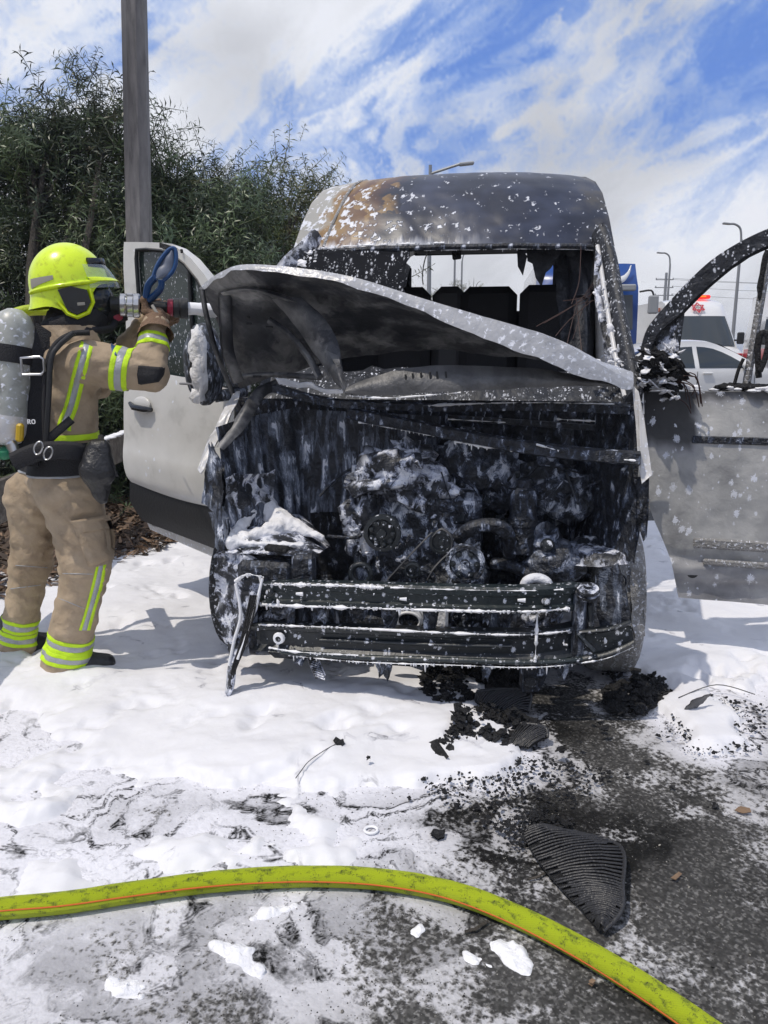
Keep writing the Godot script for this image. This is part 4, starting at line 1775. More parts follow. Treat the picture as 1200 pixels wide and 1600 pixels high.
	for c in [V(-.02,1.36,-.088), V(.008,1.365,-.088), V(.04,1.368,-.09), V(.075,1.37,-.09), V(.102,1.371,-.092), V(.136,1.371,-.095), V(-.236,1.305,-.085), V(-.208,1.315,-.085)]:
		mb = MB.new()
		mb.box(c, Vector3(0.008, 0.028, 0.006), Basis(Vector3.BACK, 0.12), 0.002)
		part("rail_slot", mb, M.black_plastic, van)
	mb = MB.new()
	foam_edge(mb, [V(-.257,1.289,-.085), V(-.105,1.281,-.08), V(.047,1.292,-.08), V(.195,1.305,-.085)], 0.004, 0.014, 0.03, 3)
	part("rail_foam", mb, M.foam_bead, van, "stuff")


func van_bay():
	var nz := noise(441, 1.0, 4)
	# bulkhead
	var mb := MB.new()
	var rows := []
	for k in 16:
		var row := []
		for j in 40:
			var u := lerpf(-0.95, 0.97, j / 39.0)
			var v := lerpf(1.24, 0.28, k / 15.0)
			row.append(Vector3(u, v, -0.70 + 0.05 * nz.get_noise_2d(u * 5.0, v * 4.0)))
		rows.append(row)
	mb.grid(rows)
	part("bulkhead", mb, M.soot_lean, van)
	# foam-streaked panel left of the engine
	mb = MB.new()
	rows = []
	for k in 14:
		var row := []
		for j in 14:
			var f := j / 13.0
			var top := V(-.575,1.193,-.62).lerp(V(.08,1.177,-.55), f)
			var low := V(-.555,.704,-.6).lerp(V(.036,.74,-.52), f)
			row.append(top.lerp(low, k / 13.0) + Vector3(0, 0, 0.02 * nz.get_noise_2d(f * 7.0, k * 0.3) + 0.02 * (1.0 if fmod(f * 3.0, 1.0) < 0.1 else 0.0)))
		rows.append(row)
	mb.grid(rows)
	part("cooler_panel", mb, M.soot_drips, van)
	# inner wing, left: ribbed and streaked
	mb = MB.new()
	rows = []
	for k in 18:
		var f := k / 17.0
		var row := []
		var a := V(-.853,1.143,-.2).lerp(V(-.818,.614,-.16), f)
		var b := V(-.562,1.211,-.62).lerp(V(-.549,.673,-.6), f)
		for j in 22:
			var s := j / 21.0
			row.append(a.lerp(b, s) + Vector3(-0.05 * sin(s * PI) * (1.0 - f * 0.5), 0, 0.012 * sin(s * 40.0) - 0.03 * sin(f * PI * 2.0) * (1.0 - s)))
		rows.append(row)
	mb.grid(rows)
	part("inner_wing", mb, M.soot_drips, van)
	mb = MB.new()
	between(mb, [V(-.807,.936,-.17), V(-.831,.784,-.16), V(-.802,.63,-.12)], [V(-.671,.927,-.44), V(-.685,.766,-.42), V(-.726,.612,-.3)], 10, Vector3(-0.03, 0, 0.03), 6, Vector2(1, 1), 0.06, nz)
	part("wing_foam", mb, M.soot_lace, van)
	# inner wing, right
	mb = MB.new()
	rows = []
	for k in 10:
		var f := k / 9.0
		var row := []
		var a := V(.875,1.234,-.28).lerp(V(.893,.637,-.15), f)
		var b := V(.676,1.205,-.66).lerp(V(.674,.591,-.62), f)
		for j in 10:
			row.append(a.lerp(b, j / 9.0) + Vector3(0.02 * nz.get_noise_2d(j * 0.7, k * 0.7), 0, 0))
		rows.append(row)
	mb.grid(rows)
	part("inner_wing", mb, M.soot_lean, van)
	# wheel arch shelf with foam lying on it, left
	mb = MB.new()
	between(mb, [V(-.812,.618,-.1), V(-.651,.625,-.08), V(-.462,.619,-.1), V(-.392,.623,-.15)], [V(-.886,.701,-.5), V(-.742,.758,-.55), V(-.585,.701,-.55), V(-.419,.582,-.45)], 8, Vector3(0, 0.0, 0), 5, Vector2(1, 1), 0.01, nz)
	part("wheel_arch_shelf", mb, M.soot_lace, van)
	# torn lower bar that crosses the bay
	mb = MB.new()
	sweep(mb, spline([V(-.311,1.196,-.42), V(-.037,1.154,-.34), V(.292,1.102,-.27), V(.6,1.066,-.22), V(.894,1.05,-.2)], 5), [Vector2(0, 0.028), Vector2(0.03, 0.02), Vector2(0.035, -0.02), Vector2(0, -0.03)])
	part("grille_support", mb, M.soot_lean, van)
	mb = MB.new()
	sweep(mb, spline([V(-.663,1.301,-.45), V(-.449,1.251,-.42), V(-.276,1.233,-.42), V(.119,1.226,-.42), V(.497,1.237,-.4), V(.863,1.231,-.32)], 5), [Vector2(0, 0.02), Vector2(0.03, 0.012), Vector2(0.03, -0.018), Vector2(0, -0.02)])
	part("lock_carrier", mb, M.soot_lean, van)
	mb = MB.new()
	sweep(mb, spline([V(.113,1.176,-.5), V(.448,1.16,-.48), V(.743,1.145,-.45)], 4), [Vector2(0, 0.012), Vector2(0.02, 0.01), Vector2(0.02, -0.012), Vector2(0, -0.015)])
	part("cable_duct", mb, M.soot_lean, van)
	mb = MB.new()
	foam_edge(mb, [V(-.264,1.16,-.36), V(-.033,1.129,-.31), V(.132,1.108,-.28)], 0.0035, 0.02, 0.04, 5)
	foam_edge(mb, [V(.16,1.094,-.27), V(.32,1.074,-.24), V(.454,1.063,-.22)], 0.006, 0.03, 0.03, 6)
	foam_edge(mb, [V(.492,1.097,-.2), V(.648,1.061,-.19), V(.875,1.043,-.17)], 0.006, 0.026, 0.035, 7)
	foam_edge(mb, [V(.011,1.232,-.39), V(.284,1.246,-.385), V(.522,1.252,-.37), V(.801,1.25,-.33)], 0.005, 0.018, 0.03, 8)
	foam_edge(mb, [V(.115,1.17,-.47), V(.366,1.16,-.46)], 0.003, 0.012, 0.05, 9)
	foam_edge(mb, [V(.582,1.178,-.45), V(.738,1.174,-.42)], 0.004, 0.014, 0.05, 10)
	part("bar_foam", mb, M.foam_bead, van, "stuff")
	# foam lying in the bay
	mb = MB.new()
	var g := RandomNumberGenerator.new()
	g.seed = 17
	# the mound left, falling towards the engine
	var ff := Field.new()
	ff.build([[V(-.716,.869,-.48), V(-.719,.761,-.44), 0.022, 0.05], [V(-.719,.761,-.44), V(-.623,.685,-.36), 0.05, 0.055], [V(-.628,.702,-.38), V(-.409,.653,-.28), 0.05, 0.018], [V(-.634,.675,-.3), V(-.778,.658,-.16), 0.05, 0.03], [V(-.771,.655,-.14), V(-.478,.651,-.16), 0.022, 0.02], [V(-.832,.776,-.2), V(-.796,.663,-.14), 0.016, 0.026], [V(-.757,.746,-.36), V(-.784,.687,-.22), 0.03, 0.035]], 0.009, 70.0, noise(443, 1.6, 3), 0.012)
	ff.mesh_into(mb, func(_q): return Color(1, 1, 1))
	part("foam_mound", mb, M.foam, van, "stuff")
	mb = MB.new()
	between(mb, [V(.677,.654,-.46), V(.767,.673,-.44), V(.875,.664,-.4)], [V(.647,.607,-.22), V(.747,.606,-.2), V(.875,.633,-.16)], 8, Vector3(0, 0.01, 0), 5, Vector2(1, 1), 0.05, nz)
	part("foam_patch", mb, M.soot_lace, van)
	# tray at the left front with a bent clip
	mb = MB.new()
	mb.box(V(-.61,.548,-.12), Vector3(0.24, 0.10, 0.14), Basis(), 0.02)
	part("battery_tray", mb, M.soot_lean, van)
	mb = MB.new()
	mb.box(V(-.449,.575,-.1), Vector3(0.10, 0.12, 0.10), Basis(Vector3.UP, 0.2), 0.015)
	part("horn_box", mb, M.soot_lean, van)
	mb = MB.new()
	mb.box(V(-.558,.654,-.08), Vector3(0.10, 0.022, 0.05), Basis(Vector3.BACK, -0.06), 0.006)
	part("bent_clip", mb, M.char, van)


func pulley(called: String, at: Vector3, r: float, depth: float, bolts: int, mat: Material, grooves := 0):
	var mb := MB.new()
	var turn := Basis(Vector3.RIGHT, PI / 2)
	var prof := [[0.0, depth * 0.55], [r * 0.22, depth * 0.55], [r * 0.26, depth * 0.25], [r * 0.70, depth * 0.2], [r * 0.78, depth * 0.5], [r, depth * 0.45], [r * 0.94, depth * 0.1], [r, -depth * 0.2], [r * 0.9, -depth * 0.5], [0.0, -depth * 0.5]]
	mb.lathe(prof, at, turn, 24)
	var o := part(called, mb, mat, van)
	if bolts > 0:
		mb = MB.new()
		for k in bolts:
			var a := TAU * k / bolts
			mb.lathe([[0.0, 0.014], [r * 0.12, 0.012], [r * 0.15, 0.0], [r * 0.15, -0.01]], at + Vector3(cos(a), sin(a), 0) * r * 0.60 + Vector3(0, 0, depth * 0.32), turn, 8)
		part("bolts", mb, M.wet_steel, o)


func van_engine():
	var nz := noise(451, 1.0, 3)
	var mb := MB.new()
	var g := RandomNumberGenerator.new()
	g.seed = 23
	# block: uneven castings
	mb.box(V(-.001,.612,-.42), Vector3(0.56, 0.52, 0.26), Basis(), 0.03)
	for q in [[V(-.1,.76,-.4), Vector3(0.16, 0.13, 0.10)], [V(.069,.791,-.42), Vector3(0.14, 0.10, 0.1)], [V(-.151,.532,-.36), Vector3(0.12, 0.10, 0.09)], [V(.138,.478,-.34), Vector3(0.16, 0.10, 0.1)], [V(-.032,.395,-.34), Vector3(0.2, 0.08, 0.1)]]:
		mb.lump(q[0], q[1], 0.7, nz, 10, 14)
	part("engine_block", mb, M.soot_half, van)
	# foam-covered plastic cover on top, left
	mb = MB.new()
	mb.lump(V(-.097,.92,-.34), Vector3(0.20, 0.12, 0.13), 0.9, nz, 16, 22)
	mb.lump(V(-.226,.747,-.33), Vector3(0.10, 0.18, 0.10), 0.9, nz, 14, 16)
	mb.lump(V(-.042,1.017,-.38), Vector3(0.09, 0.07, 0.08), 0.9, nz, 12, 14)
	part("engine_cover", mb, M.soot_lace, van)
	mb = MB.new()
	mb.lump(V(.231,.926,-.5), Vector3(0.20, 0.16, 0.10), 0.7, nz, 14, 18)
	mb.lump(V(.586,.846,-.52), Vector3(0.20, 0.13, 0.10), 0.7, nz, 14, 18)
	part("intake_casting", mb, M.soot_half, van)
	mb = MB.new()
	mb.lump(V(.579,.582,-.3), Vector3(0.13, 0.10, 0.10), 0.5, nz, 14, 18)
	mb.lump(V(.532,.654,-.34), Vector3(0.09, 0.09, 0.08), 0.5, nz, 12, 14)
	part("alternator", mb, M.soot_half, van)
	mb = MB.new()
	mb.lathe([[0.0, 0.05], [0.02, 0.045], [0.03, 0.01], [0.025, -0.03]], V(.555,.671,-.25), Basis(Vector3.RIGHT, 1.3), 14)
	part("alternator_nose", mb, M.wet_steel, van)
	# canister
	mb = MB.new()
	mb.lathe([[0.0, 0.17], [0.03, 0.17], [0.032, 0.14], [0.05, 0.13], [0.056, 0.10], [0.056, 0.02], [0.06, 0.01], [0.06, -0.02], [0.052, -0.03], [0.052, -0.14], [0.0, -0.14]], V(.452,.77,-.28), Basis(), 20)
	part("filter_canister", mb, M.soot_lean, van)
	mb = MB.new()
	mb.box(V(.443,.883,-.26), Vector3(0.055, 0.05, 0.05), Basis(), 0.008)
	part("filter_cap", mb, M.burnt_rail, van)
	# hoses
	mb = MB.new()
	mb.tube(spline([V(.185,.691,-.22), V(.239,.744,-.19), V(.317,.765,-.18), V(.372,.749,-.19), V(.399,.7,-.22), V(.404,.602,-.3)], 6), 0.030, 10)
	part("coolant_hose", mb, M.soot_lean, van)
	mb = MB.new()
	mb.tube(spline([V(.332,.571,-.3), V(.414,.571,-.26), V(.494,.539,-.24), V(.548,.492,-.22)], 6), 0.026, 10)
	mb.tube(spline([V(.136,.671,-.32), V(.107,.725,-.33), V(.022,.734,-.34)], 6), 0.02, 8)
	part("lower_hose", mb, M.soot_lean, van)
	mb = MB.new()
	var ring := []
	for k in 15:
		var a := PI * k / 14.0
		ring.append(V(.511,.539,-.06) + Vector3(cos(a) * 0.052, sin(a) * 0.045, 0))
	mb.tube(ring, [0.012, 0.016, 0.018, 0.02, 0.02, 0.02, 0.02, 0.02, 0.02, 0.02, 0.02, 0.02, 0.018, 0.016, 0.012], 8)
	part("foamed_hose_end", mb, M.foam, van)
	# pulleys and what drives them
	pulley("vacuum_pump", V(-.113,.735,-.1), 0.076, 0.05, 9, M.wet_steel)
	pulley("idler_pulley", V(.126,.699,-.13), 0.050, 0.04, 0, M.wet_steel)
	pulley("compressor_pulley", V(.226,.623,-.09), 0.080, 0.06, 6, M.soot_half)
	pulley("tensioner_pulley", V(.011,.58,-.11), 0.034, 0.04, 0, M.wet_steel)
	pulley("water_pump_pulley", V(.05,.538,-.12), 0.055, 0.04, 4, M.soot_half)
	pulley("crank_pulley", V(.227,.376,-.16), 0.062, 0.06, 6, M.soot_half)
	mb = MB.new()
	ring = []
	for k in 25:
		var a := TAU * k / 24.0
		ring.append(V(-.207,.551,-.11) + Vector3(cos(a) * 0.042, sin(a) * 0.042, 0))
	mb.tube(ring, 0.013, 8, false)
	part("hose_clip", mb, M.wet_steel, van)
	mb = MB.new()
	ring = []
	for k in 41:
		var a := TAU * k / 24.0
		ring.append(V(-.003,.368,-.12) + Vector3(cos(a) * (0.062 - k * 0.0004), sin(a) * 0.05, 0.0012 * k))
	mb.tube(ring, 0.008, 6, false)
	ring = []
	for k in 31:
		var a := TAU * k / 24.0 + 1.0
		ring.append(V(-.003,.368,-.12) + Vector3(cos(a) * 0.05, sin(a) * 0.038, 0.02 + 0.001 * k))
	mb.tube(ring, 0.006, 6, false)
	part("foamed_coil", mb, M.foam_bead, van)
	# foam caught on the front of the engine
	mb = MB.new()
	var caps := []
	for q in [V(-.281,.899,-.23), V(-.24,.818,-.23), V(-.199,.707,-.23), V(-.236,.621,-.23), V(-.13,.876,-.23), V(-.021,.907,-.23), V(.047,.827,-.23), V(.008,.715,-.23), V(-.046,.601,-.23), V(-.172,.567,-.23), V(.115,.769,-.23), V(.185,.661,-.23), V(.257,.681,-.23), V(-.021,.988,-.23), V(-.103,1.013,-.23), V(.078,.507,-.23), V(-.255,.747,-.23)]:
		for k in 3:
			var p: Vector3 = q + Vector3(g.randf_range(-0.04, 0.04), g.randf_range(-0.03, 0.03), g.randf_range(-0.03, 0.02))
			caps.append([p, p + Vector3(g.randf_range(-0.04, 0.04), g.randf_range(-0.05, 0.02), g.randf_range(-0.02, 0.02)), g.randf_range(0.006, 0.017), g.randf_range(0.003, 0.010)])
	var ef := Field.new()
	ef.build(caps, 0.006, 130.0, noise(452, 3.0, 3), 0.007)
	ef.mesh_into(mb, func(_q): return Color(1, 1, 1))
	part("engine_foam", mb, M.soot_lace, van, "stuff")
	# belt
	mb = MB.new()
	mb.tube(spline([V(.087,.738,-.12), V(-.003,.64,-.11), V(-.095,.531,-.12)], 4), 0.010, 6, true, Vector2(0.35, 1.6), Vector3.BACK)
	mb.tube(spline([V(.161,.66,-.12), V(.103,.598,-.11), V(.071,.539,-.12)], 4), 0.010, 6, true, Vector2(0.35, 1.6), Vector3.BACK)
	mb.tube(spline([V(.09,.722,-.12), V(.126,.755,-.12), V(.168,.72,-.12), V(.166,.666,-.12)], 4), 0.010, 6, true, Vector2(0.35, 1.6), Vector3.BACK)
	part("drive_belt", mb, M.burnt_rail, van)
	# bolts and small fittings everywhere
	mb = MB.new()
	for k in 60:
		var p := Vector3(g.randf_range(-0.30, 0.52), g.randf_range(0.5, 0.95), g.randf_range(-0.40, -0.30))
		var r := g.randf_range(0.008, 0.022)
		if g.randf() < 0.5:
			mb.lathe([[0.0, r], [r * 0.8, r * 0.9], [r, 0.0], [r, -r * 2.0]], p, Basis(Vector3.RIGHT, PI / 2 + g.randf_range(-0.5, 0.5)).rotated(Vector3.UP, g.randf_range(-0.6, 0.6)), 7)
		else:
			mb.box(p, Vector3(r * 2.5, r * 2.0, r * 2.0), Basis.from_euler(Vector3(g.randf(), g.randf(), g.randf())), 0.003)
	part("fittings", mb, M.wet_steel, van, "stuff")
	# burnt pipes and looms
	mb = MB.new()
	for k in 34:
		var a := Vector3(g.randf_range(-0.45, 0.80), g.randf_range(0.52, 1.02), g.randf_range(-0.48, -0.28))
		var b := a + Vector3(g.randf_range(-0.22, 0.22), g.randf_range(-0.22, 0.16), g.randf_range(-0.08, 0.08))
		var c := (a + b) * 0.5 + Vector3(g.randf_range(-0.07, 0.07), g.randf_range(-0.08, 0.04), g.randf_range(0.0, 0.06))
		mb.tube(spline([a, c, b], 6), g.randf_range(0.003, 0.010), 5)
	part("pipes", mb, M.soot_lean, van, "stuff")
	# lower cross bars and ducts behind the crash beam
	mb = MB.new()
	mb.box(V(-.497,.312,-.2), Vector3(0.34, 0.22, 0.06), Basis(Vector3.UP, 0.1), 0.02)
	part("cooler_core", mb, M.soot_drips, van)
	mb = MB.new()
	mb.box(V(.421,.344,-.22), Vector3(0.40, 0.20, 0.06), Basis(Vector3.UP, -0.1), 0.02)
	part("cooler_core", mb, M.soot_drips, van)
	mb = MB.new()
	mb.box(V(.133,.38,-.1), Vector3(0.055, 0.11, 0.04), Basis(), 0.01)
	part("foamed_bracket", mb, M.foam, van)
	mb = MB.new()
	mb.lump(V(.517,.392,-.1), Vector3(0.06, 0.05, 0.04), 0.8, nz, 10, 12)
	part("foamed_mount", mb, M.soot_lace, van)
	mb = MB.new()
	mb.tube(spline([V(-.668,.337,-.1), V(-.575,.363,-.08), V(-.503,.396,-.08)], 4), 0.03, 8)
	part("loose_duct", mb, M.soot_lace, van)
	mb = MB.new()
	mb.box(Vector3(0.0, 0.27, -0.55), Vector3(1.1, 0.10, 0.5), Basis(), 0.03)
	part("subframe", mb, M.soot_lean, van)


func van_front():
	var nz := noise(461, 1.0, 3)
	# crash beam: a pressed channel
	var mb := MB.new()
	var path := spline([V(-.639,.454,-.06), V(-.55,.475,-.01), V(-.216,.497,.03), V(.17,.509,.045), V(.465,.519,.04), V(.611,.524,.01), V(.679,.519,-.05)], 6)
	sweep(mb, path, [Vector2(-0.05, 0.052), Vector2(0.0, 0.054), Vector2(0.006, 0.046), Vector2(0.006, 0.022), Vector2(-0.004, 0.016), Vector2(-0.004, -0.020), Vector2(0.006, -0.026), Vector2(0.006, -0.046), Vector2(0.0, -0.052), Vector2(-0.05, -0.05)])
	part("crash_beam", mb, M.wet_steel_green, van)
	mb = MB.new()
	for q in [[V(-.437,.493,.02), 0.030, 0.013], [V(-.007,.502,.045), 0.028, 0.012], [V(.453,.522,.045), 0.030, 0.013]]:
		mb.tube([q[0] + Vector3(-q[1] * 0.5, 0, 0), q[0] + Vector3(q[1] * 0.5, 0, 0)], [q[2] * 0.4, q[2] * 0.7], 8, true, Vector2(0.5, 1.0))
	part("beam_slots", mb, M.foam_bead, van)
	mb = MB.new()
	for q in [V(-.567,.489,.01), V(.545,.519,.035)]:
		mb.lathe([[0.0, 0.012], [0.010, 0.012], [0.016, 0.006], [0.017, -0.01]], q, Basis(Vector3.RIGHT, PI / 2), 12)
	part("beam_bolts", mb, M.wet_steel, van)
	# lower cross-member, with a tube along its foot
	mb = MB.new()
	path = spline([V(-.676,.264,-.05), V(-.583,.28,-.01), V(-.22,.297,.02), V(.172,.31,.03), V(.473,.321,.02), V(.596,.331,0), V(.687,.343,-.04)], 6)
	sweep(mb, path, [Vector2(-0.06, 0.062), Vector2(0.004, 0.066), Vector2(0.012, 0.054), Vector2(0.004, 0.040), Vector2(-0.012, 0.030), Vector2(-0.012, -0.030), Vector2(0.002, -0.044), Vector2(0.012, -0.054), Vector2(-0.06, -0.06)])
	part("lower_cross_member", mb, M.wet_steel, van)
	mb = MB.new()  # dark plate added to hide the bright ground behind the cross-member
	sheet(mb, [V(-.668,.238,-.09), V(.033,.272,-.06), V(.676,.317,-.08), V(.693,.243,-.09), V(.032,.177,-.07), V(-.584,.167,-.09)], 0.02)
	part("added_dark_plate", mb, M.soot, van)
	mb = MB.new()
	mb.tube(spline([V(-.526,.23,0), V(-.192,.24,.03), V(.174,.26,.045), V(.474,.267,.04), V(.671,.279,.01), V(.723,.285,-.03)], 6), 0.012, 8)
	part("lower_rail", mb, M.wet_steel_green, van)
	mb = MB.new()
	mb.tube(spline([V(-.357,.296,.01), V(-.087,.308,.025), V(.172,.318,.035), V(.423,.327,.03)], 6), 0.008, 8)
	part("brake_pipe", mb, M.wet_steel, van)
	mb = MB.new()
	mb.lathe([[0.012, 0.014], [0.022, 0.012], [0.026, 0.0], [0.022, -0.012]], V(-.534,.291,.005), Basis(Vector3.RIGHT, PI / 2), 14)
	part("towing_eye", mb, M.foam_bead, van)
	# ribbed strip that hangs under the cross-member, left
	mb = MB.new()
	for k in 9:
		mb.box(V(-.402,.211,-.02).lerp(V(-.36,.128,-0), k / 8.0), Vector3(0.045, 0.006, 0.02), Basis(Vector3.BACK, -0.3), 0.002)
	mb.box(V(-.383,.164,-.02), Vector3(0.05, 0.10, 0.008), Basis(Vector3.BACK, 0.38), 0.003)
	part("ribbed_flap", mb, M.soot_lace, van)
	# right crash mount, headlamp recess and bracket
	mb = MB.new()
	mb.lathe([[0.0, 0.034], [0.016, 0.032], [0.017, 0.02], [0.042, 0.016], [0.046, 0.004], [0.030, 0.0], [0.046, -0.006], [0.046, -0.02], [0.03, -0.03], [0.0, -0.03]], V(.705,.548,-.03), Basis(Vector3.RIGHT, 0.3), 22)
	part("crash_mount", mb, M.soot_lace, van)
	mb = MB.new()
	mb.tube([V(.717,.494,-.03), V(.728,.376,-.03)], 0.012, 7)
	part("mount_stud", mb, M.wet_steel, van)
	mb = MB.new()
	sheet(mb, [V(.745,.574,-.16), V(.827,.639,-.13), V(.858,.545,-.1), V(.88,.414,-.06), V(.775,.359,-.1), V(.75,.446,-.14)], 0.01, 0.012, nz)
	part("headlamp_recess", mb, M.soot_drips, van)
	mb = MB.new()
	sheet(mb, [V(.681,.387,-.03), V(.875,.425,-.05), V(.893,.348,-.04), V(.82,.308,-.03), V(.693,.277,-.02)], 0.012, 0.01, nz)
	mb.tube([V(.674,.384,-0), V(.736,.322,.02)], 0.01, 6)
	mb.tube(spline([V(.684,.279,-0), V(.792,.307,0), V(.89,.353,-.02)], 4), 0.012, 6)
	mb.tube(spline([V(.679,.39,-0), V(.786,.407,0), V(.872,.432,-.03)], 4), 0.010, 6)
	part("bumper_bracket", mb, M.wet_steel, van)
	mb = MB.new()
	mb.box(V(.678,.407,-.07), Vector3(0.05, 0.30, 0.12), Basis(), 0.01)
	part("rail_end", mb, M.soot_drips, van)
	mb = MB.new()
	mb.box(V(-.668,.337,-.1), Vector3(0.05, 0.30, 0.12), Basis(), 0.01)
	part("rail_end", mb, M.soot_lean, van)
	# leg below the lower rail, right, with a coil mount
	mb = MB.new()
	sheet(mb, [V(.466,.238,-.03), V(.573,.24,-.05), V(.547,.148,-.08), V(.528,.109,-.09), V(.465,.119,-.05)], 0.05, 0.0)
	part("radiator_leg", mb, M.soot_lean, van)
	mb = MB.new()
	mb.lathe([[0.0, 0.03], [0.02, 0.03], [0.026, 0.0], [0.026, -0.03], [0.0, -0.03]], V(.502,.16,-.02), Basis(Vector3.RIGHT, 1.2), 12)
	part("rubber_mount", mb, M.tyre, van)
	# left corner: foam-hung inner arch and torn edge
	mb = MB.new()
	sheet(mb, [V(-.83,.613,-.14), V(-.736,.644,-.1), V(-.647,.586,-.08), V(-.664,.415,-.08), V(-.7,.222,-.08), V(-.799,.147,-.12), V(-.852,.23,-.16), V(-.87,.401,-.18)], 0.02, 0.05, nz)
	part("front_arch", mb, M.soot_lace, van)
	mb = MB.new()
	sheet(mb, [V(-.864,1.086,-.17), V(-.821,.995,-.16), V(-.801,.912,-.15), V(-.811,.815,-.15), V(-.839,.784,-.16), V(-.878,.794,-.17), V(-.919,.817,-.18), V(-.901,.932,-.18)], 0.02, 0.03, nz)
	sheet(mb, [V(-.838,.786,-.15), V(-.801,.817,-.14), V(-.785,.708,-.13), V(-.806,.616,-.13), V(-.844,.624,-.14), V(-.857,.7,-.15), V(-.896,.78,-.17)], 0.012, 0.03, nz)
	part("torn_wing_edge", mb, M.soot_drips, van)
	# strips of wing that fold outwards, left
	mb = MB.new()
	sheet(mb, [V(-.863,1.278,-.55), V(-.847,1.225,-.45), V(-.863,1.121,-.32), V(-.88,1.036,-.22), V(-.904,.947,-.14), V(-.924,.972,-.15), V(-.912,1.081,-.26), V(-.898,1.203,-.42), V(-.901,1.269,-.55)], 0.006, 0.02, nz)
	part("wing_strip", mb, M.scorched_white, van)
	mb = MB.new()
	between(mb, [V(-.684,1.348,-.62), V(-.77,1.298,-.5), V(-.81,1.186,-.36), V(-.86,1.055,-.2)], [V(-.704,1.277,-.6), V(-.728,1.253,-.48), V(-.756,1.149,-.34), V(-.812,1.048,-.18)], 5, Vector3(0, 0.01, 0.02), 6, Vector2(1, 1), 0.02, nz)
	part("wing_flange", mb, M.hood_under, van)
	mb = MB.new()
	between(mb, [V(-.69,1.339,-.52), V(-.587,1.323,-.5), V(-.456,1.303,-.45), V(-.325,1.291,-.36)], [V(-.66,1.305,-.5), V(-.567,1.301,-.48), V(-.451,1.287,-.43), V(-.329,1.281,-.35)], 4, Vector3(0, 0.012, 0.01), 6, Vector2(1, 1), 0.05, nz)
	part("flange_foam", mb, M.foam, van)
	# sliver of wing that hangs at the right
	mb = MB.new()
	sheet(mb, [V(.858,1.334,-.28), V(.883,1.305,-.27), V(.906,1.211,-.25), V(.926,1.088,-.22), V(.942,.986,-.19), V(.904,.951,-.18), V(.889,1.038,-.21), V(.88,1.16,-.25), V(.867,1.259,-.27)], 0.006, 0.02, nz)
	part("wing_sliver", mb, M.scorched_white, van)
	mb = MB.new()
	sheet(mb, [V(.892,.973,-.22), V(.936,.974,-.22), V(.941,.81,-.2), V(.941,.737,-.2), V(.928,.715,-.2), V(.913,.757,-.2), V(.897,.655,-.18), V(.881,.628,-.18), V(.878,.882,-.22)], 0.012, 0.03, nz)
	part("hanging_bracket", mb, M.soot_lean, van)
	mb = MB.new()
	sheet(mb, [V(.885,.61,-.2), V(.935,.579,-.22), V(.957,.396,-.24), V(.958,.307,-.24), V(.917,.297,-.2), V(.893,.434,-.2)], 0.02, 0.03, nz)
	part("arch_liner", mb, M.ashen, van)
	# strip of melted bumper that reaches the ground, left
	mb = MB.new()
	between(mb, [V(-.737,.515,-.04), V(-.717,.404,-.02), V(-.732,.268,-0), V(-.757,.16,.02), V(-.766,.052,.04), V(-.782,-.02,.05)], [V(-.6,.549,-.02), V(-.626,.416,-0), V(-.674,.28,.02), V(-.707,.172,.04), V(-.721,.075,.05), V(-.758,-.007,.06)], 4, Vector3(0, 0, 0.02), 7, Vector2(1, 1), 0.05, nz)
	part("melted_bumper_strip", mb, M.soot_lace, van)
	mb = MB.new()
	for k in 4:
		mb.tube(spline([V(-.644,.477,.02) + Vector3(0.01 * k, 0, 0), V(-.683,.287,.04) + Vector3(0.008 * k, 0, 0.01), V(-.726,.15,.06) + Vector3(0.004 * k, 0, 0), V(-.762,-.003,.07) + Vector3(0.003 * k, 0, 0.01 * (k - 2))], 5), 0.005, 5)
	part("strip_threads", mb, M.char, van)
	mb = MB.new()
	foam_edge(mb, [V(-.723,.521,-.02), V(-.665,.558,0), V(-.593,.55,0)], 0.008, 0.03, 0.02, 21)
	mb.tube(spline([V(-.596,.547,.01), V(-.633,.398,.03), V(-.674,.277,.05), V(-.698,.209,.06)], 6), 0.006, 6)
	mb.tube(spline([V(-.716,.516,0), V(-.695,.387,.01), V(-.72,.28,.03), V(-.74,.174,.05)], 6), 0.007, 6)
	part("strip_foam", mb, M.foam_bead, van, "stuff")


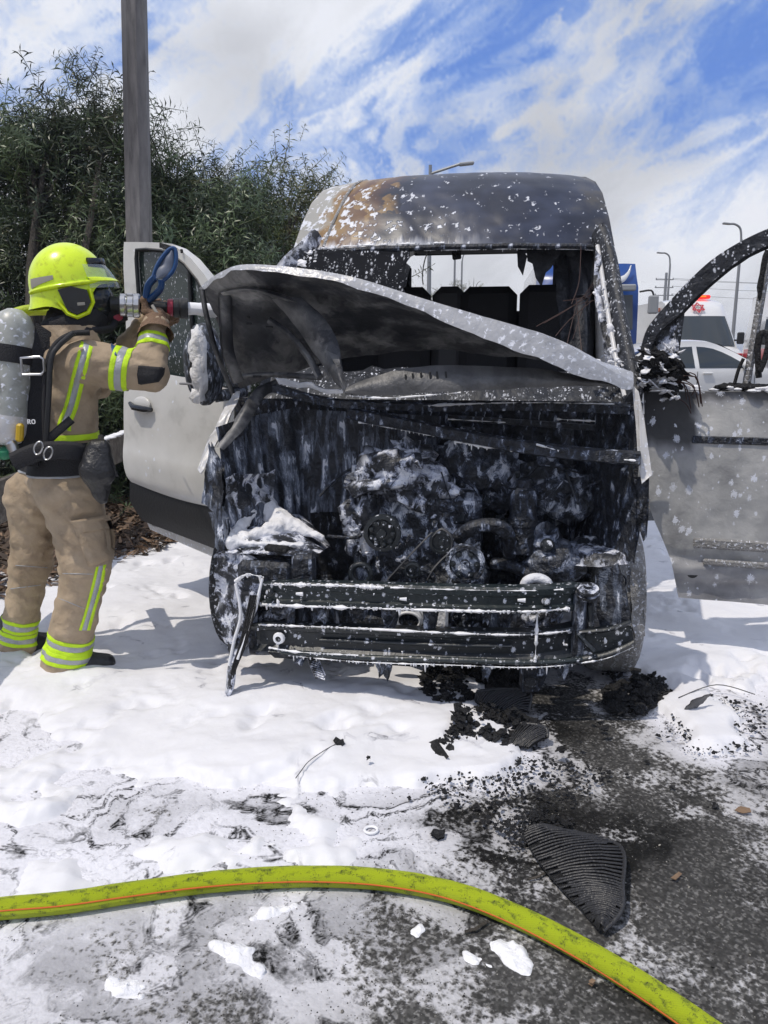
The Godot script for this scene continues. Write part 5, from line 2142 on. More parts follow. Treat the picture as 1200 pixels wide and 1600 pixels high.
func van_foam():
	# burnt rags and foam that hang between the bars
	var rg := RandomNumberGenerator.new()
	rg.seed = 63
	var rn := noise(481, 1.0, 3)
	var tops := [V(-.558,.415,-.03), V(-.485,.417,-.02), V(-.357,.431,0), V(-.197,.432,-0), V(-.065,.434,-0), V(.096,.437,0), V(.319,.447,0), V(.394,.452,0), V(.591,.464,-.02), V(-.449,.228,-.02), V(-.091,.237,-0), V(.325,.238,-0), V(.625,.261,-.02)]
	var slides := []
	for q in tops:
		var m := MB.new()
		var w := rg.randf_range(0.02, 0.05)
		var h := rg.randf_range(0.05, 0.13)
		var b := Vector3(q.x, q.y + 0.01, q.z)
		sheet(m, [b + Vector3(-w, 0, 0), b + Vector3(w, 0.005, 0), b + Vector3(w * 0.8, -h * 0.5, 0.01), b + Vector3(w * 0.3, -h, 0.0), b + Vector3(-w * 0.1, -h * 0.7, 0.01), b + Vector3(-w * 0.6, -h * 0.9, 0.005)], 0.006, 0.04, rn)
		part("burnt_rag", m, M.soot_half, van)
	# foam that slides over the beam faces
	for q in [V(-.585,.497,.03), V(-.54,.461,.04), V(-.476,.522,.05), V(-.397,.459,.05), V(-.289,.481,.06), V(-.106,.533,.065), V(.022,.475,.07), V(.172,.489,.07), V(.319,.542,.065), V(.513,.512,.06), V(.62,.55,.04), V(-.6,.312,.02), V(-.514,.335,.03), V(-.431,.28,.04), V(-.241,.33,.045), V(-.031,.299,.05), V(.148,.345,.055), V(.324,.315,.05), V(.545,.361,.03), V(.644,.337,.02), V(.766,.36,-.01)]:
		for k in 2:
			var p: Vector3 = q + Vector3(rg.randf_range(-0.035, 0.035), rg.randf_range(-0.02, 0.02), -0.006)
			slides.append([p, p + Vector3(rg.randf_range(-0.004, 0.004), -rg.randf_range(0.0, 0.035), 0.0), rg.randf_range(0.002, 0.007), rg.randf_range(0.0015, 0.003)])
	var bf := Field.new()
	bf.build(slides, 0.005, 170.0, noise(482, 4.0, 3), 0.004)
	var fm := MB.new()
	bf.mesh_into(fm, func(_q): return Color(1, 1, 1))
	part("sliding_foam", fm, M.foam, van, "stuff")
	# beads and drops along the beams, and caps on what faces up
	var mb := MB.new()
	foam_edge(mb, spline([V(-.628,.5,-.05), V(-.545,.522,0), V(-.266,.543,.04), V(-.083,.547,.05)], 4), 0.009, 0.016, 0.03, 31)
	foam_edge(mb, [V(-.057,.549,.05), V(.17,.554,.055), V(.415,.56,.05), V(.609,.566,.02)], 0.0035, 0.008, 0.05, 32)
	foam_edge(mb, [V(-.622,.42,-.04), V(-.517,.436,.01), V(-.188,.455,.045), V(.172,.47,.06), V(.467,.48,.055), V(.637,.487,.01)], 0.007, 0.022, 0.016, 33)
	foam_edge(mb, [V(-.659,.327,-.04), V(-.547,.348,.01), V(-.189,.367,.04), V(.173,.374,.05), V(.458,.38,.04), V(.642,.393,-0)], 0.006, 0.014, 0.018, 34)
	foam_edge(mb, [V(-.581,.244,0), V(-.437,.241,.02), V(-.19,.252,.04)], 0.005, 0.02, 0.018, 35)
	foam_edge(mb, [V(-.495,.219,.01), V(-.19,.224,.04), V(.175,.242,.055), V(.475,.25,.05), V(.671,.265,.02)], 0.004, 0.026, 0.017, 36)
	foam_edge(mb, [V(.691,.267,.01), V(.791,.295,.01), V(.889,.337,-.02)], 0.004, 0.018, 0.03, 37)
	foam_edge(mb, [V(.516,.48,0), V(.515,.361,.035), V(.513,.274,.05)], 0.009, 0.03, 0.05, 38)
	part("beam_foam", mb, M.foam_bead, van, "stuff")
	mb = MB.new()
	# foam beads under the windscreen header
	var path := []
	for k in 20:
		var u := lerpf(-0.80, 0.80, k / 19.0)
		path.append(shell_point(u, 2.03) + Vector3(0, -0.028, 0.016))
	foam_edge(mb, path, 0.0035, 0.014, 0.022, 41)
	path = []
	for k in 12:
		var u := lerpf(-0.80, 0.0, k / 11.0)
		path.append(shell_point(u, 2.03) + Vector3(0, 0.008, 0.02))
	foam_edge(mb, path, 0.006, 0.02, 0.03, 42)
	part("header_foam", mb, M.foam_bead, van, "stuff")
	# foam heaped on the left pillar foot
	mb = MB.new()
	var nz := noise(471, 1.0, 3)
	var g := RandomNumberGenerator.new()
	g.seed = 9
	var caps := []
	for k in 34:
		var f := g.randf()
		var p := V(-.713,2.044,-1.52).lerp(V(-.945,1.893,-1.36), f) + Vector3(g.randf_range(-0.02, 0.13) * (0.5 + 0.5 * f), g.randf_range(-0.12, 0.0) * f, g.randf_range(0.0, 0.03))
		caps.append([p, p + Vector3(g.randf_range(-0.05, 0.05), g.randf_range(-0.06, 0.02), 0.0), g.randf_range(0.006, 0.02), g.randf_range(0.004, 0.014)])
	var fo := Field.new()
	fo.build(caps, 0.006, 120.0, noise(472, 3.0, 3), 0.006)
	fo.mesh_into(mb, func(_q): return Color(1, 1, 1))
	part("pillar_foam", mb, M.foam, van, "stuff")
	mb = MB.new()
	caps = []
	for k in 46:
		var f := g.randf()
		var p := V(.81,1.816,-1.32).lerp(V(.886,1.356,-.9), f) + Vector3(g.randf_range(-0.035, 0.02), g.randf_range(-0.04, 0.04), g.randf_range(0.0, 0.04))
		caps.append([p, p + Vector3(g.randf_range(-0.01, 0.02), g.randf_range(-0.05, 0.0), 0.0), g.randf_range(0.003, 0.010), g.randf_range(0.002, 0.007)])
	for k in 14:
		var p := V(.738,1.424,-.92).lerp(V(.876,1.38,-.9), g.randf()) + Vector3(g.randf_range(-0.03, 0.03), g.randf_range(-0.03, 0.03), g.randf_range(0.0, 0.05))
		caps.append([p, p + Vector3(0.02, 0, 0), g.randf_range(0.006, 0.012), 0.006])
	fo = Field.new()
	fo.build(caps, 0.005, 160.0, noise(473, 4.0, 3), 0.004)
	fo.mesh_into(mb, func(_q): return Color(1, 1, 1))
	part("pillar_foam", mb, M.foam, van, "stuff")


func wheel(at: Vector3, tyre_m: Material, flat := 0.0):
	var mb := MB.new()
	var turn := Basis(Vector3.BACK, PI / 2)
	mb.lathe_smooth([[0.20, 0.10], [0.24, 0.118], [0.30, 0.118], [0.335, 0.10], [0.345, 0.06], [0.345, -0.06], [0.335, -0.10], [0.30, -0.118], [0.24, -0.118], [0.20, -0.10]], at, turn, 32)
	var t := part("wheel", mb, tyre_m, van)
	mb = MB.new()
	mb.lathe([[0.0, 0.03], [0.07, 0.03], [0.08, 0.0], [0.17, 0.02], [0.205, 0.09], [0.21, 0.1], [0.21, -0.1], [0.2, -0.09], [0.17, -0.02], [0.0, -0.03]], at, turn, 24)
	part("rim", mb, M.dull_steel, t)


func van_wheels():
	wheel(Vector3(-0.87, 0.335, -0.66), M.tyre)
	wheel(Vector3(0.87, 0.335, -0.66), M.ashen)
	wheel(Vector3(-0.86, 0.345, -4.4), M.tyre)
	wheel(Vector3(0.86, 0.345, -4.4), M.tyre)


func door_frame_xf(hinge: Vector3, along: Vector3) -> Transform3D:
	var x := along.normalized()
	return van.transform.affine_inverse() * Transform3D(Basis(x, Vector3.UP, x.cross(Vector3.UP)), hinge)


func ring_plate(mb: MB, outer: Array, inner: Array, thick: float):
	# a band between two open outlines, as a solid
	var f := []
	var b := []
	for k in outer.size():
		f.append([Vector3(outer[k].x, outer[k].y, thick * 0.5), Vector3(inner[k].x, inner[k].y, thick * 0.5)])
		b.append([Vector3(outer[k].x, outer[k].y, -thick * 0.5), Vector3(inner[k].x, inner[k].y, -thick * 0.5)])
	for rows in [f, b]:
		mb.grid(rows)
	for s in 2:
		var rows := []
		for k in outer.size():
			rows.append([f[k][s], b[k][s]])
		mb.grid(rows)


func spline2(p: Array, per := 5) -> Array:
	var o := []
	for q in spline(p.map(func(v): return Vector3(v.x, v.y, 0)), per):
		o.append(Vector2(q.x, q.y))
	return o


func van_left_door():
	# door axes: x from the hinge outwards, y up; its outer face is at -z
	var xf := door_frame_xf(Vector3(-0.75, 0, -4.0), Vector3(-0.786, 0, -0.618))
	var mb := MB.new()
	# skin below the window: rows from the belt down, bulged and creased
	var far_ := spline2([Vector2(0.917,1.381), Vector2(0.937,1.203), Vector2(0.952,0.899), Vector2(0.947,0.764), Vector2(0.910,0.682)], 4)
	var near_ := spline2([Vector2(-0.02, 1.29), Vector2(-0.02, 1.1), Vector2(0.0, 0.85), Vector2(0.06, 0.70), Vector2(0.10, 0.62)], 4)
	var rows := []
	for k in far_.size():
		var f := float(k) / (far_.size() - 1)
		var row := []
		for j in 15:
			var s := j / 14.0
			var p: Vector2 = near_[k].lerp(far_[k], s)
			var z := -0.035 - 0.030 * sin(f * PI * 0.9) - 0.012 * smooth(0.46, 0.52, f) + 0.02 * smooth(0.8, 1.0, f) - 0.015 * sin(s * PI)
			row.append(Vector3(p.x, p.y, z))
		rows.append(row)
	mb.grid(rows)
	var inner := []
	for row in rows:
		var r := []
		for p in row:
			r.append(Vector3(p.x, p.y, 0.035))
		inner.append(r)
	mb.grid(inner)
	var edge := []
	for k in rows.size():
		edge.append([rows[k][-1], inner[k][-1]])
	mb.grid(edge)
	var door := part("open_door", mb, M.white_paint, van, "", "unburnt white door with window, black handle and foamed mirror")
	door.transform = xf
	# window frame
	mb = MB.new()
	var outer := [Vector2(0.920,1.352), Vector2(0.899,1.713), Vector2(0.893,1.924), Vector2(0.882,2.020), Vector2(0.871,2.064), Vector2(0.699,2.049), Vector2(0.518,2.031), Vector2(0.401,1.996), Vector2(0.294,1.936), Vector2(0.188,1.847), Vector2(0.05, 1.68), Vector2(-0.06, 1.46), Vector2(-0.06, 1.26)]
	var inn := [Vector2(0.789,1.354), Vector2(0.776,1.709), Vector2(0.778,1.917), Vector2(0.778,1.968), Vector2(0.767,2.015), Vector2(0.673,2.011), Vector2(0.538,1.993), Vector2(0.441,1.963), Vector2(0.349,1.911), Vector2(0.251,1.825), Vector2(0.10, 1.62), Vector2(0.0, 1.42), Vector2(-0.01, 1.28)]
	ring_plate(mb, outer, inn, 0.06)
	part("window_frame", mb, M.white_paint, door)
	mb = MB.new()
	mb.plate(PackedVector2Array(inn), 0.008)
	part("window", mb, M.door_glass, door)
	mb = MB.new()
	mb.tube([Vector3(Vector2(0.328,1.904).x, Vector2(0.328,1.904).y, -0.015), Vector3(Vector2(0.329,1.693).x, Vector2(0.329,1.693).y, -0.015), Vector3(Vector2(0.331,1.319).x, Vector2(0.331,1.319).y, -0.015)], 0.012, 6)
	var seal := []
	for q in inn:
		seal.append(Vector3(q.x, q.y, -0.022))
	mb.tube(seal, 0.012, 6)
	part("window_bar", mb, M.black_plastic, door)
	mb = MB.new()
	mb.tube([Vector3(Vector2(0.802,1.343).x, Vector2(0.802,1.343).y, -0.03), Vector3(-0.02, 1.285, -0.03)], 0.016, 6)
	part("belt_seal", mb, M.wet_steel_green, door)
	# black cladding and the pale sill below it
	mb = MB.new()
	var far2 := [Vector2(0.940,0.707), Vector2(0.940,0.589), Vector2(0.881,0.529), Vector2(0.835,0.476)]
	rows = []
	for k in 4:
		var row := []
		for j in 8:
			var p: Vector2 = Vector2(0.10, lerpf(0.64, 0.40, k / 3.0)).lerp(far2[k], j / 7.0)
			row.append(Vector3(p.x, p.y, -0.05 - 0.012 * sin(k / 3.0 * PI)))
		rows.append(row)
	mb.grid(rows)
	mb.box(Vector3(0.46, 0.52, 0.0), Vector3(0.66, 0.16, 0.05), Basis(), 0.01)
	part("cladding", mb, M.black_plastic, door)
	mb = MB.new()
	mb.plate(PackedVector2Array([Vector2(0.847,0.490), Vector2(0.802,0.425), Vector2(0.501,0.384), Vector2(0.05, 0.325), Vector2(0.05, 0.40)]), 0.05)
	part("door_sill_strip", mb, M.scorched_white, door)
	# handle in its cup
	mb = MB.new()
	mb.lump(Vector3(Vector2(0.735,1.166).x, Vector2(0.735,1.166).y, -0.075), Vector3(0.085, 0.05, 0.016), 0.0, noise(1), 8, 16)
	var cup := part("handle_cup", mb, M.white_paint, door)
	mb = MB.new()
	mb.tube([Vector3(Vector2(0.833,1.174).x, Vector2(0.833,1.174).y, -0.085), Vector3(Vector2(0.779,1.154).x, Vector2(0.779,1.154).y, -0.10), Vector3(Vector2(0.682,1.147).x, Vector2(0.682,1.147).y, -0.10), Vector3(Vector2(0.629,1.145).x, Vector2(0.629,1.145).y, -0.085)], [0.012, 0.018, 0.018, 0.012], 8)
	part("handle", mb, M.black_gloss, door)
	# burnt strip that hangs off the top of the frame
	mb = MB.new()
	var nz := noise(481, 1.0, 3)
	sheet(mb, [Vector3(Vector2(0.518,2.028).x, Vector2(0.518,2.028).y, -0.04), Vector3(Vector2(0.401,1.996).x, Vector2(0.401,1.996).y, -0.04), Vector3(Vector2(0.408,1.977).x, Vector2(0.408,1.977).y, -0.045), Vector3(Vector2(0.521,2.002).x, Vector2(0.521,2.002).y, -0.045)], 0.02, 0.01, nz)
	part("burnt_seal", mb, M.char, door)
	mb = MB.new()
	mb.tube([Vector3(Vector2(0.354,1.982).x, Vector2(0.354,1.982).y, -0.04), Vector3(Vector2(0.350,1.966).x, Vector2(0.350,1.966).y, -0.04)], 0.008, 5)
	part("burnt_seal", mb, M.char, door)
	# mirror
	mb = MB.new()
	var c := Vector2(0.013,1.383)
	mb.lump(Vector3(c.x, c.y + 0.02, -0.20), Vector3(0.105, 0.20, 0.10), 0.08, nz, 14, 18)
	mb.tube([Vector3(c.x - 0.10, c.y - 0.12, -0.02), Vector3(c.x - 0.02, c.y - 0.14, -0.16)], 0.03, 8)
	var mirror := part("mirror", mb, M.black_plastic_foamed, door)
	mb = MB.new()
	for q in [[-0.05, 0.08, 0.05, 0.11], [-0.045, -0.04, 0.045, 0.06], [-0.03, -0.13, 0.035, 0.035], [-0.06, 0.0, 0.035, 0.14]]:
		mb.lump(Vector3(c.x + q[0], c.y + q[1], -0.275), Vector3(q[2], q[3], 0.035), 0.5, nz, 10, 12)
	part("mirror_foam", mb, M.foam, mirror)
	mb = MB.new()
	mb.box(Vector3(c.x + 0.03, c.y - 0.075, -0.285), Vector3(0.12, 0.012, 0.012), Basis(), 0.004)
	part("mirror_trim", mb, M.dull_steel, mirror)


func van_right_door():
	var xf := door_frame_xf(Vector3(1.22, 0, -3.67), Vector3(0.96, 0, 0.28))
	var nz := noise(491, 1.0, 3)
	var mb := MB.new()
	# skin: the lower front corner is cut away for the wheel
	var front := spline2([Vector2(0.006,1.276), Vector2(0.035,1.011), Vector2(0.057,0.795), Vector2(0.078,0.701), Vector2(0.133,0.584), Vector2(0.182,0.469), Vector2(0.213,0.358), Vector2(0.230,0.288)], 4)
	var rows := []
	for k in front.size():
		var p: Vector2 = front[k]
		var f := float(k) / (front.size() - 1)
		var rear := Vector2(1.14, lerpf(1.295, 0.285, f))
		var row := []
		for j in 49:
			var q := p.lerp(rear, j / 48.0)
			var y := q.y
			var z := 0.03 + 0.03 * smooth(0.3, 0.55, y) - 0.022 * smooth(1.0, 1.25, y)
			z -= 0.012 * smooth(0.54, 0.52, y) - 0.0 
			z += 0.018 * smooth(0.48, 0.465, y) - 0.02 * smooth(0.40, 0.38, y)
			z += 0.008 * nz.get_noise_2d(q.x * 3.0, y * 3.0)
			row.append(Vector3(q.x, y, z))
		rows.append(row)
	# finer rows where the door steps
	var fine := []
	for k in rows.size() - 1:
		for s in 3:
			var row := []
			for j in 49:
				row.append(rows[k][j].lerp(rows[k + 1][j], s / 3.0))
			fine.append(row)
	fine.append(rows[-1])
	var skin_dark := []  # per-vertex darkening: sooty ledge, darker foot, sharp-edged patch by the hinge
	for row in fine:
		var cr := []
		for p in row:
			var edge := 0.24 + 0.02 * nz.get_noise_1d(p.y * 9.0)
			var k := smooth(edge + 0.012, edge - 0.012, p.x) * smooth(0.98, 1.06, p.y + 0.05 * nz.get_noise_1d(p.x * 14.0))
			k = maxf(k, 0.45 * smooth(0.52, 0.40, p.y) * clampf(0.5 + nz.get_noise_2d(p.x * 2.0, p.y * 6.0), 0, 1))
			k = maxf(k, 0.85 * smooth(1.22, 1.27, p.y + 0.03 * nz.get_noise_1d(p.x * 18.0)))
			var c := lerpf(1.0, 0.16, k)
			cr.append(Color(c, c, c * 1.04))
		skin_dark.append(cr)
	mb.grid(fine, false, Vector2.ONE, skin_dark)
	var back := []
	for row in rows:
		var r := []
		for p in row:
			r.append(Vector3(p.x, p.y, -0.05))
		back.append(r)
	mb.grid(back)
	for e in [0, -1]:
		var edge := []
		for k in rows.size():
			edge.append([rows[k][e], back[k][e]])
		mb.grid(edge)
	mb.grid([rows[-1], back[-1]])
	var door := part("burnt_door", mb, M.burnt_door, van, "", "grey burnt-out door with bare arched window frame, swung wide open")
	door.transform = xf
	# moulding groove and step
	mb = MB.new()
	mb.box(Vector3((0.24 + 1.12) * 0.5, Vector2(0.370,1.064).y, 0.058), Vector3(0.90, 0.034, 0.012), Basis(), 0.004)
	part("moulding", mb, M.soot_lean, door)
	mb = MB.new()
	mb.box(Vector3(0.70, Vector2(0.409,0.577).y, 0.062), Vector3(0.86, 0.05, 0.02), Basis(), 0.008)
	mb.box(Vector3(0.72, Vector2(0.417,0.487).y, 0.058), Vector3(0.80, 0.03, 0.02), Basis(), 0.008)
	part("step_fold", mb, M.ashen, door)
	mb = MB.new()
	mb.lathe([[0.0, 0.0], [0.026, 0.0], [0.028, -0.006]], Vector3(Vector2(0.281,0.425).x, Vector2(0.281,0.425).y, 0.048), Basis(Vector3.RIGHT, PI / 2), 16)
	part("drain_hole", mb, M.black_plastic, door)
	# arched frame
	mb = MB.new()
	var outer := spline2([Vector2(-0.021,1.474), Vector2(0.004,1.570), Vector2(0.075,1.667), Vector2(0.164,1.772), Vector2(0.251,1.858), Vector2(0.351,1.925), Vector2(0.463,1.979), Vector2(0.597,2.021), Vector2(0.743,2.040), Vector2(0.888,2.028), Vector2(0.964,1.984), Vector2(1.020,1.750), Vector2(1.14, 1.28)], 4)
	var inn := spline2([Vector2(0.013,1.430), Vector2(0.045,1.535), Vector2(0.113,1.603), Vector2(0.209,1.709), Vector2(0.296,1.796), Vector2(0.382,1.864), Vector2(0.481,1.915), Vector2(0.608,1.958), Vector2(0.750,1.975), Vector2(0.872,1.962), Vector2(0.922,1.935), Vector2(0.967,1.752), Vector2(1.06, 1.28)], 4)
	ring_plate(mb, outer, inn, 0.07)
	part("window_frame", mb, M.soot_specks, door)
	mb = MB.new()
	var rag := []
	for k in range(6, 30):
		var q: Vector2 = inn[k]
		rag.append(Vector3(q.x, q.y - 0.004, 0.02))
	mb.tube(rag, rag.map(func(p): return 0.010 + 0.008 * absf(nz.get_noise_3dv(p * 14.0))), 6)
	part("burnt_seal", mb, M.char, door)
	# strut of the quarter window, and rags of seal beside it
	mb = MB.new()
	var a := Vector2(0.443,1.282)
	var b := Vector2(0.486,1.893)
	mb.tube([Vector3(a.x, a.y, 0.01), Vector3(b.x, b.y, 0.01)], 0.022, 4, true, Vector2(1.2, 0.8))
	part("window_strut", mb, M.ashen, door)
	mb = MB.new()
	mb.tube(spline([Vector3(Vector2(0.473,1.894).x, Vector2(0.473,1.894).y, 0.03), Vector3(Vector2(0.461,1.764).x, Vector2(0.461,1.764).y, 0.03), Vector3(Vector2(0.464,1.682).x, Vector2(0.464,1.682).y, 0.03)], 4), [0.006, 0.012, 0.012, 0.010, 0.012, 0.014, 0.010, 0.008, 0.003], 5)
	part("burnt_seal", mb, M.char, door)
	mb = MB.new()
	mb.tube(spline([Vector3(Vector2(0.491,1.346).x, Vector2(0.491,1.346).y, 0.03), Vector3(Vector2(0.474,1.473).x, Vector2(0.474,1.473).y, 0.035), Vector3(Vector2(0.484,1.543).x, Vector2(0.484,1.543).y, 0.035), Vector3(Vector2(0.513,1.515).x, Vector2(0.513,1.515).y, 0.04), Vector3(Vector2(0.505,1.431).x, Vector2(0.505,1.431).y, 0.05), Vector3(Vector2(0.489,1.374).x, Vector2(0.489,1.374).y, 0.05)], 4), 0.013, 6)
	part("burnt_seal", mb, M.char, door)
	mb = MB.new()
	mb.tube(spline([Vector3(Vector2(0.392,1.316).x, Vector2(0.392,1.316).y, 0.03), Vector3(Vector2(0.403,1.379).x, Vector2(0.403,1.379).y, 0.03), Vector3(Vector2(0.420,1.431).x, Vector2(0.420,1.431).y, 0.03)], 4), 0.008, 5)
	part("burnt_seal", mb, M.char, door)
	mb = MB.new()
	for k in 14:
		var x := nz.get_noise_1d(k * 3.1)
		mb.lump(Vector3(lerpf(0.35, 0.62, k / 13.0), 1.30 + 0.012 * absf(x), 0.02), Vector3(0.035, 0.016, 0.03), 0.8, nz, 6, 8)
	part("burnt_seal", mb, M.char, door)
	# burnt sheet in the front corner of the frame
	mb = MB.new()
	var loop := []
	for q in [Vector2(-0.018,1.430), Vector2(0.008,1.503), Vector2(0.064,1.590), Vector2(0.123,1.626), Vector2(0.144,1.488), Vector2(0.139,1.313), Vector2(0.023,1.283)]:
		loop.append(Vector3(q.x, q.y, 0.0))
	sheet(mb, loop, 0.03, 0.04, nz)
	part("corner_plate", mb, M.soot_lace, door)
	mb = MB.new()
	mb.tube([Vector3(Vector2(0.133,1.632).x, Vector2(0.133,1.632).y, 0.0), Vector3(Vector2(0.131,1.474).x, Vector2(0.131,1.474).y, 0.0), Vector3(Vector2(0.133,1.290).x, Vector2(0.133,1.290).y, 0.0)], [0.030, 0.022, 0.02], 6)
	part("front_post", mb, M.soot_specks, door)
	# what is left of the mirror: layered shards and wires
	mb = MB.new()
	var g := RandomNumberGenerator.new()
	g.seed = 31
	var mc := Vector2(0.061,1.395)
	for k in 26:
		var p := Vector3(mc.x + g.randf_range(-0.07, 0.09), mc.y + g.randf_range(-0.13, 0.06), 0.05 + g.randf_range(0.0, 0.12))
		mb.lump(p, Vector3(g.randf_range(0.02, 0.07), g.randf_range(0.006, 0.022), g.randf_range(0.02, 0.05)), 1.5, nz, 8, 10, Basis.from_euler(Vector3(g.randf_range(-0.8, 0.8), g.randf_range(-1, 1), g.randf_range(-0.9, 0.6))))
	var mr := part("burnt_mirror", mb, M.char, door)
	mb = MB.new()
	for k in 40:
		var p := Vector3(mc.x + g.randf_range(-0.08, 0.09), mc.y + g.randf_range(-0.15, 0.08), 0.10 + g.randf_range(0.0, 0.09))
		mb.lump(p, Vector3(g.randf_range(0.008, 0.032), g.randf_range(0.003, 0.009), g.randf_range(0.008, 0.02)), 1.3, nz, 6, 9, Basis.from_euler(Vector3(g.randf_range(-0.8, 0.8), g.randf_range(-1, 1), g.randf_range(-0.8, 0.6))))
	part("mirror_foam", mb, M.foam, mr, "stuff")
	mb = MB.new()
	for k in 7:
		var p := Vector3(mc.x + g.randf_range(0.0, 0.08), mc.y - 0.06 + g.randf_range(-0.05, 0.05), 0.10)
		mb.tube(spline([p, p + Vector3(0.10, -0.02 + g.randf_range(-0.04, 0.04), 0.02), p + Vector3(0.09 + g.randf() * 0.06, -0.09 - g.randf() * 0.05, 0.0)], 5), 0.0025, 4)
	part("mirror_wires", mb, M.copper_wire, mr)
	# foam on the window ledge
	mb = MB.new()
	for k in 40:
		var x := g.randf_range(0.0, 1.1)
		mb.lump(Vector3(x, 1.292 + g.randf_range(-0.004, 0.01), g.randf_range(-0.02, 0.05)), Vector3(g.randf_range(0.02, 0.06), g.randf_range(0.005, 0.012), 0.02), 0.9, nz, 5, 8)
	part("ledge_foam", mb, M.foam, door, "stuff")

# ---------------------------------------------------------------- the firefighter

# A body as a field of tapered capsules joined smoothly, meshed with surface nets.
class Field:
	var lo: Vector3
	var cell: float
	var nx: int
	var ny: int
	var nz: int
	var D := PackedFloat32Array()

	func build(bones: Array, cell_: float, k: float, wrinkle: FastNoiseLite = null, depth := 0.0):
		cell = cell_
		lo = Vector3.INF
		var hi := -Vector3.INF
		for b in bones:
			var r := Vector3.ONE * (maxf(b[2], b[3]) + 4.0 * cell)
			lo = lo.min(b[0] - r).min(b[1] - r)
			hi = hi.max(b[0] + r).max(b[1] + r)
		nx = int((hi.x - lo.x) / cell) + 2
		ny = int((hi.y - lo.y) / cell) + 2
		nz = int((hi.z - lo.z) / cell) + 2
		var F := PackedFloat32Array()
		F.resize(nx * ny * nz)
		for b in bones:
			var a: Vector3 = b[0]
			var e: Vector3 = b[1]
			var ra: float = b[2]
			var rb: float = b[3]
			var m := maxf(ra, rb) + 3.5 * cell
			var p0 := ((a.min(e) - Vector3.ONE * m - lo) / cell).floor().max(Vector3.ZERO)
			var p1 := ((a.max(e) + Vector3.ONE * m - lo) / cell).ceil()
			var ab := e - a
			var l2 := maxf(ab.length_squared(), 1e-9)
			for z in range(int(p0.z), mini(int(p1.z), nz - 1) + 1):
				for y in range(int(p0.y), mini(int(p1.y), ny - 1) + 1):
					var row := (z * ny + y) * nx
					for x in range(int(p0.x), mini(int(p1.x), nx - 1) + 1):
						var p := lo + Vector3(x, y, z) * cell
						var t := clampf((p - a).dot(ab) / l2, 0.0, 1.0)
						var d := (p - a - ab * t).length() - ra - (rb - ra) * t
						if d < 0.12:
							F[row + x] += exp(-maxf(d, -0.3) * k)
		D.resize(F.size())
		for i in F.size():
			D[i] = -log(F[i]) / k if F[i] > 1e-12 else 1.0
		if wrinkle:
			var i := 0
			for z in nz:
				for y in ny:
					for x in nx:
						if absf(D[i]) < 0.05:
							var p := lo + Vector3(x, y, z) * cell
							var w := wrinkle.get_noise_3d(p.x * 5.0, p.y * 9.0 + p.x * 3.0, p.z * 5.0)
							var v := wrinkle.get_noise_3d(p.x * 12.0 + 31.0, p.y * 21.0 - p.x * 9.0, p.z * 12.0)
							D[i] += depth * ((1.0 - absf(w) * 2.4) * 0.8 + (0.5 - absf(v)) * 0.7)
						i += 1

	func at(p: Vector3) -> float:
		var q := (p - lo) / cell
		var b := q.floor()
		var x := int(b.x)
		var y := int(b.y)
		var z := int(b.z)
		if x < 0 or y < 0 or z < 0 or x >= nx - 1 or y >= ny - 1 or z >= nz - 1:
			return 1.0
		var f := q - b
		var i := (z * ny + y) * nx + x
		var sy := nx
		var sz := nx * ny
		var c00 := lerpf(D[i], D[i + 1], f.x)
		var c10 := lerpf(D[i + sy], D[i + sy + 1], f.x)
		var c01 := lerpf(D[i + sz], D[i + sz + 1], f.x)
		var c11 := lerpf(D[i + sz + sy], D[i + sz + sy + 1], f.x)
		return lerpf(lerpf(c00, c10, f.y), lerpf(c01, c11, f.y), f.z)

	# first point of the surface on the way from a to b
	func hit(a: Vector3, b: Vector3, lift := 0.0) -> Vector3:
		var d := (b - a).normalized()
		var l := (b - a).length()
		var t := 0.0
		var step := cell * 0.6
		while t < l:
			if at(a + d * t) < 0.0:
				var h := t
				var g := maxf(t - step, 0.0)
				for k in 6:
					var m := (g + h) * 0.5
					if at(a + d * m) < 0.0:
						h = m
					else:
						g = m
				return a + d * (h - lift)
			t += step
		return b

	func mesh_into(mb: MB, tint: Callable):
		var ids := PackedInt32Array()
		ids.resize(nx * ny * nz)
		ids.fill(-1)
		var sy := nx
		var sz := nx * ny
		var off := [0, 1, sy, sy + 1, sz, sz + 1, sz + sy, sz + sy + 1]
		var corner := [Vector3(0, 0, 0), Vector3(1, 0, 0), Vector3(0, 1, 0), Vector3(1, 1, 0), Vector3(0, 0, 1), Vector3(1, 0, 1), Vector3(0, 1, 1), Vector3(1, 1, 1)]
		var edges := [[0, 1], [2, 3], [4, 5], [6, 7], [0, 2], [1, 3], [4, 6], [5, 7], [0, 4], [1, 5], [2, 6], [3, 7]]
		var i0 := mb.i.size()
		for z in nz - 1:
			for y in ny - 1:
				var row := (z * ny + y) * nx
				for x in nx - 1:
					var i := row + x
					var first := D[i] < 0.0
					if (D[i + 1] < 0.0) == first and (D[i + sy] < 0.0) == first and (D[i + sy + 1] < 0.0) == first and (D[i + sz] < 0.0) == first and (D[i + sz + 1] < 0.0) == first and (D[i + sz + sy] < 0.0) == first and (D[i + sz + sy + 1] < 0.0) == first:
						continue
					var sum := Vector3.ZERO
					var n := 0
					for e in edges:
						var da := D[i + off[e[0]]]
						var db := D[i + off[e[1]]]
						if (da < 0.0) != (db < 0.0):
							sum += corner[e[0]].lerp(corner[e[1]], da / (da - db))
							n += 1
					var p := lo + (Vector3(x, y, z) + sum / n) * cell
					ids[i] = mb.vert(p, Vector2.ZERO, tint.call(p))
